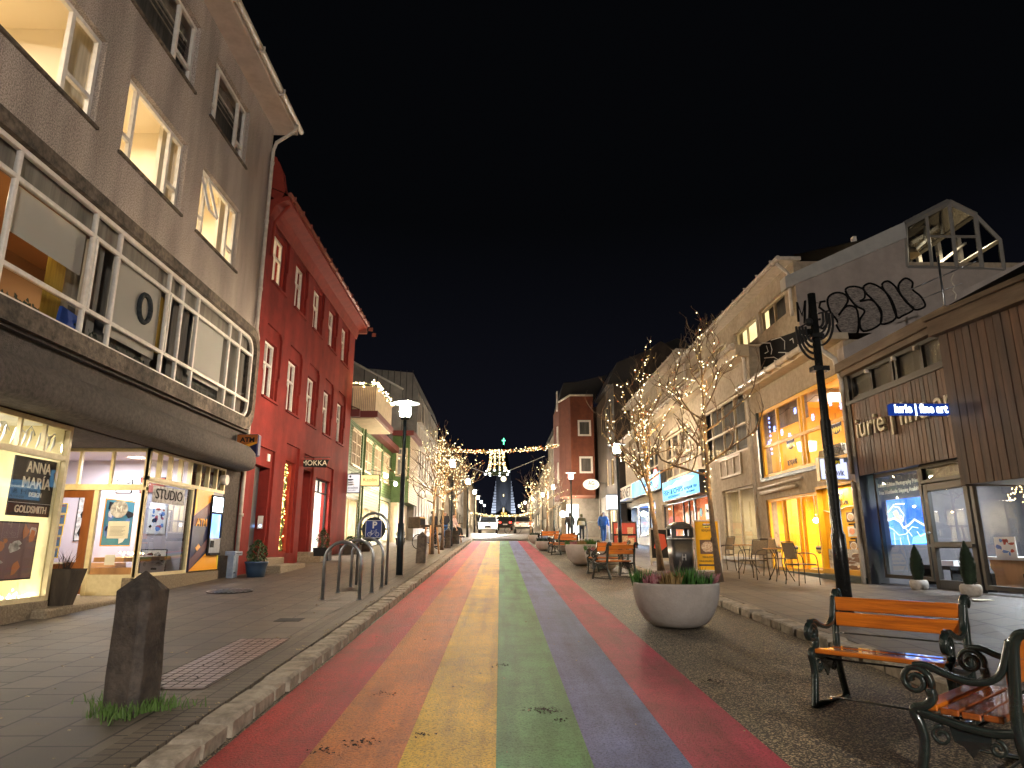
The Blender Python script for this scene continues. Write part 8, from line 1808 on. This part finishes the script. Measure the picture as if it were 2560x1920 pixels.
    b = MB(); b.prism([(-.012, hz-.02), (.012, hz-.02), (.006, hz+.02), (-.006, hz+.02)], lambda u, z, d: (u, -.1*k-d, z), -.02, .018); b.ball((-.088*k, .0, hz-.01), .022, 8, 6).ball((.088*k, .0, hz-.01), .022, 8, 6); b.build('face', 'skin', t, local=True)
    b = MB(); b.ball((-.032, -.098*k, hz+.015), .009, 8, 6).ball((.032, -.098*k, hz+.015), .009, 8, 6).box(-.022, .022, -.101*k-.004, -.095*k, hz-.055, hz-.048); b.build('eyes_and_mouth', 'hair_dark', t, local=True)
    if beard: MB().lathe([(.05, .02), (.062, -.02), (.05, -.07), (.001, -.1)], 0, -.05, 12, hz-.045, 1, .9).build('beard', beard, t, local=True)
    return t
person('grey haired man in a blue padded jacket and jeans walking towards the viewer', (5.85, 38.8, pz(38.8)), .12, 1.8, 'jacket_blue', 'jeans', 'hair_grey', .16, bulk=1.2, beard='hair_grey')
person('person in a dark hooded coat walking away by the bright doorway', (4.75, 46.5, gz(46.5)+.1), math.pi, 1.82, 'coat_black', 'trousers_black', 'hair_dark', .1, hood=True, bulk=1.2)
person('person in an olive and cream hooded coat and black trousers walking away', (5.15, 43.2, gz(43.2)+.1), math.pi-.1, 1.72, 'coat_olive', 'trousers_black', 'hair_dark', .12, hood=True, bulk=1.1, band='coat_cream')
person('pale haired visitor in a dark jacket standing behind the second lamp post', (-3.55, 44.2, pz(44.2)), .4, 1.85, 'coat_black', 'jeans', 'hair_grey', .14, bulk=1.2)
person('seated visitor in a pink top on the stone block', (-2.55, 37.6, pz(37.6)+.35), 1.2, 1.68, 'top_pink', 'trousers_black', 'hair_dark', pose='sit')
person('cyclist in a dark cap and coat bending over the cargo bicycle', (-3.3, 33.9, pz(33.9)), 2.2, 1.8, 'coat_black', 'trousers_black', 'hair_dark', .1, bulk=1.25)
# =============================================================== cargo bicycle, bicycles
mat('box_brown', (.09, .06, .035), (.05, .035, .02), 8, .7); mat('bike_blue', (.02, .05, .2), None, rough=.3)
def bicycle(lab, x, y, rz, cargo=False, m='bike_blue'):
    t = thing('bicycle', lab, 'bicycle', (x, y, pz(y) if abs(x) > 2.1 else gz(y)), rz)
    for yy in (-.52, .52):
        w_ = MB(); w_.tube([(0, yy+.33*math.cos(a*.2618), .34+.33*math.sin(a*.2618)) for a in range(25)], .02, 6); o = w_.build('wheel', 'tyre', t, local=True)
        b = MB()
        for k in range(8): a = k*math.pi/8; b.tube([(0, yy+.32*math.cos(a), .34+.32*math.sin(a)), (0, yy-.32*math.cos(a), .34-.32*math.sin(a))], .002, 3)
        b.build('spokes', 'steel', o, local=True)
    b = MB(); b.tube([(0, -.52, .34), (0, -.36, .85), (0, .15, .78), (0, 0, .3), (0, -.36, .8)], .018, 6).tube([(0, .52, .34), (0, 0, .3)], .014, 6).tube([(0, .52, .34), (0, .15, .78)], .012, 6); b.build('frame', m, t, local=True)
    MB().tube([(-.28, -.3, .98), (-.1, -.4, 1.0), (.1, -.4, 1.0), (.28, -.3, .98)], .012, 6).tube([(0, -.4, 1.), (0, -.36, .85)], .014, 6).build('handlebar', 'dark_metal', t, local=True)
    MB().prism([(-.07, .92), (.07, .92), (.07, .97), (-.07, .97)], lambda u, z, d: (u, .18+d, z), -.12, .12).build('saddle', 'black', t, local=True); MB().tube([(0, .15, .78), (0, .17, .93)], .012, 6).build('seat_post', 'steel', t, local=True)
    if cargo:
        b = MB().box(-.3, .3, .35, .95, .95, 1.45); o = b.build('delivery_box', 'box_brown', t, local=True, bevel=.02); MB().box(-.24, .24, .335, .349, 1.08, 1.34).build('label_panel', 'black', o, local=True); MB().box(-.3, .3, .34, .35, 1.4, 1.44).build('strap', 'yellow_paint', o, local=True)
    return t
bicycle('delivery bicycle carrying a large brown box among the left trees', -3.25, 31.6, math.radians(70), True)
bicycle('blue wheeled bicycle parked beside the second bollard', -2.75, 34.2, math.radians(160))
bicycle('dark bicycle parked at the far right of the crossing', 1.3, 70., math.radians(80), False, 'art_red')
# handrail by the steps on the right
hr_ = thing('handrail', 'pale metal handrail of the entrance steps beside the olive coated person', 'handrail', (5.6, 41, pz(41)))
MB().tube([(5.5, 43.5, pz(43)), (5.5, 43.5, pz(43)+1.15), (6.3, 41.5, pz(41)+1.25), (6.6, 41.5, pz(41)+1.25), (6.6, 41.5, pz(41))], .035, 8).build('rail', 'coping', hr_)
# far lamps up the street and lit shop lanterns
for k, (x, y) in enumerate(((-2.7, 72), (5., 80), (-3., 92), (4.6, 98), (-3.2, 115), (4.4, 120), (-3.4, 145), (4.2, 150))):
    copy_tree(L0, loc=(x, y, gz(y)+.05), label='distant street lamp up the hill, %s on the %s' % (('nearest', 'second', 'third', 'last')[k//2], 'left' if x < 0 else 'right'))
sl_ = thing('shop_lantern', 'white box lantern hanging over the pavement beside the right lamp post', 'lantern', (6.8, 40, 4))
lx, lz_ = FY(1530, 1256, 40); MB().box(lx-.28, lx+.28, lz_-.4, lz_+.4, -.3, .3, FC(40)).build('box', emis('lantern_glow', (.95, .97, 1), .6), sl_); MB().box(lx-.32, lx+.32, lz_+.4, lz_+.46, -.33, .33, FC(40)).box(lx-.32, lx+.32, lz_-.46, lz_-.4, -.33, .33, FC(40)).box(lx+.3, XR, lz_-.03, lz_+.03, -.05, .05, FC(40)).build('frame', 'dark_metal', sl_)
# unseen mast lamp, added behind the viewpoint to light upper walls and gable
ML = thing('mast_fill_lamp', 'unseen tall mast lamp added behind the viewpoint as fill light', 'street lamp', (6, -15, 0))
MB().tube([(6, -15, -.6), (6, -15, 7.4), (5.4, -14, 7.8)], .09, 10).build('mast', 'lamp_pole', ML); MB().box(5, 5.6, -14.4, -13.2, 7.7, 7.85).build('lamp_head', 'lamp_pole', ML); MB().box(5.05, 5.55, -14.3, -13.3, 7.35, 7.69).build('lamp_glass', emis('mast_fill_glow', (1, .9, .8), 430.), ML)
S.view_settings.exposure = 2.85
n = bpy.context.scene.world.node_tree.nodes; n['Background'].inputs[1].default_value = .1
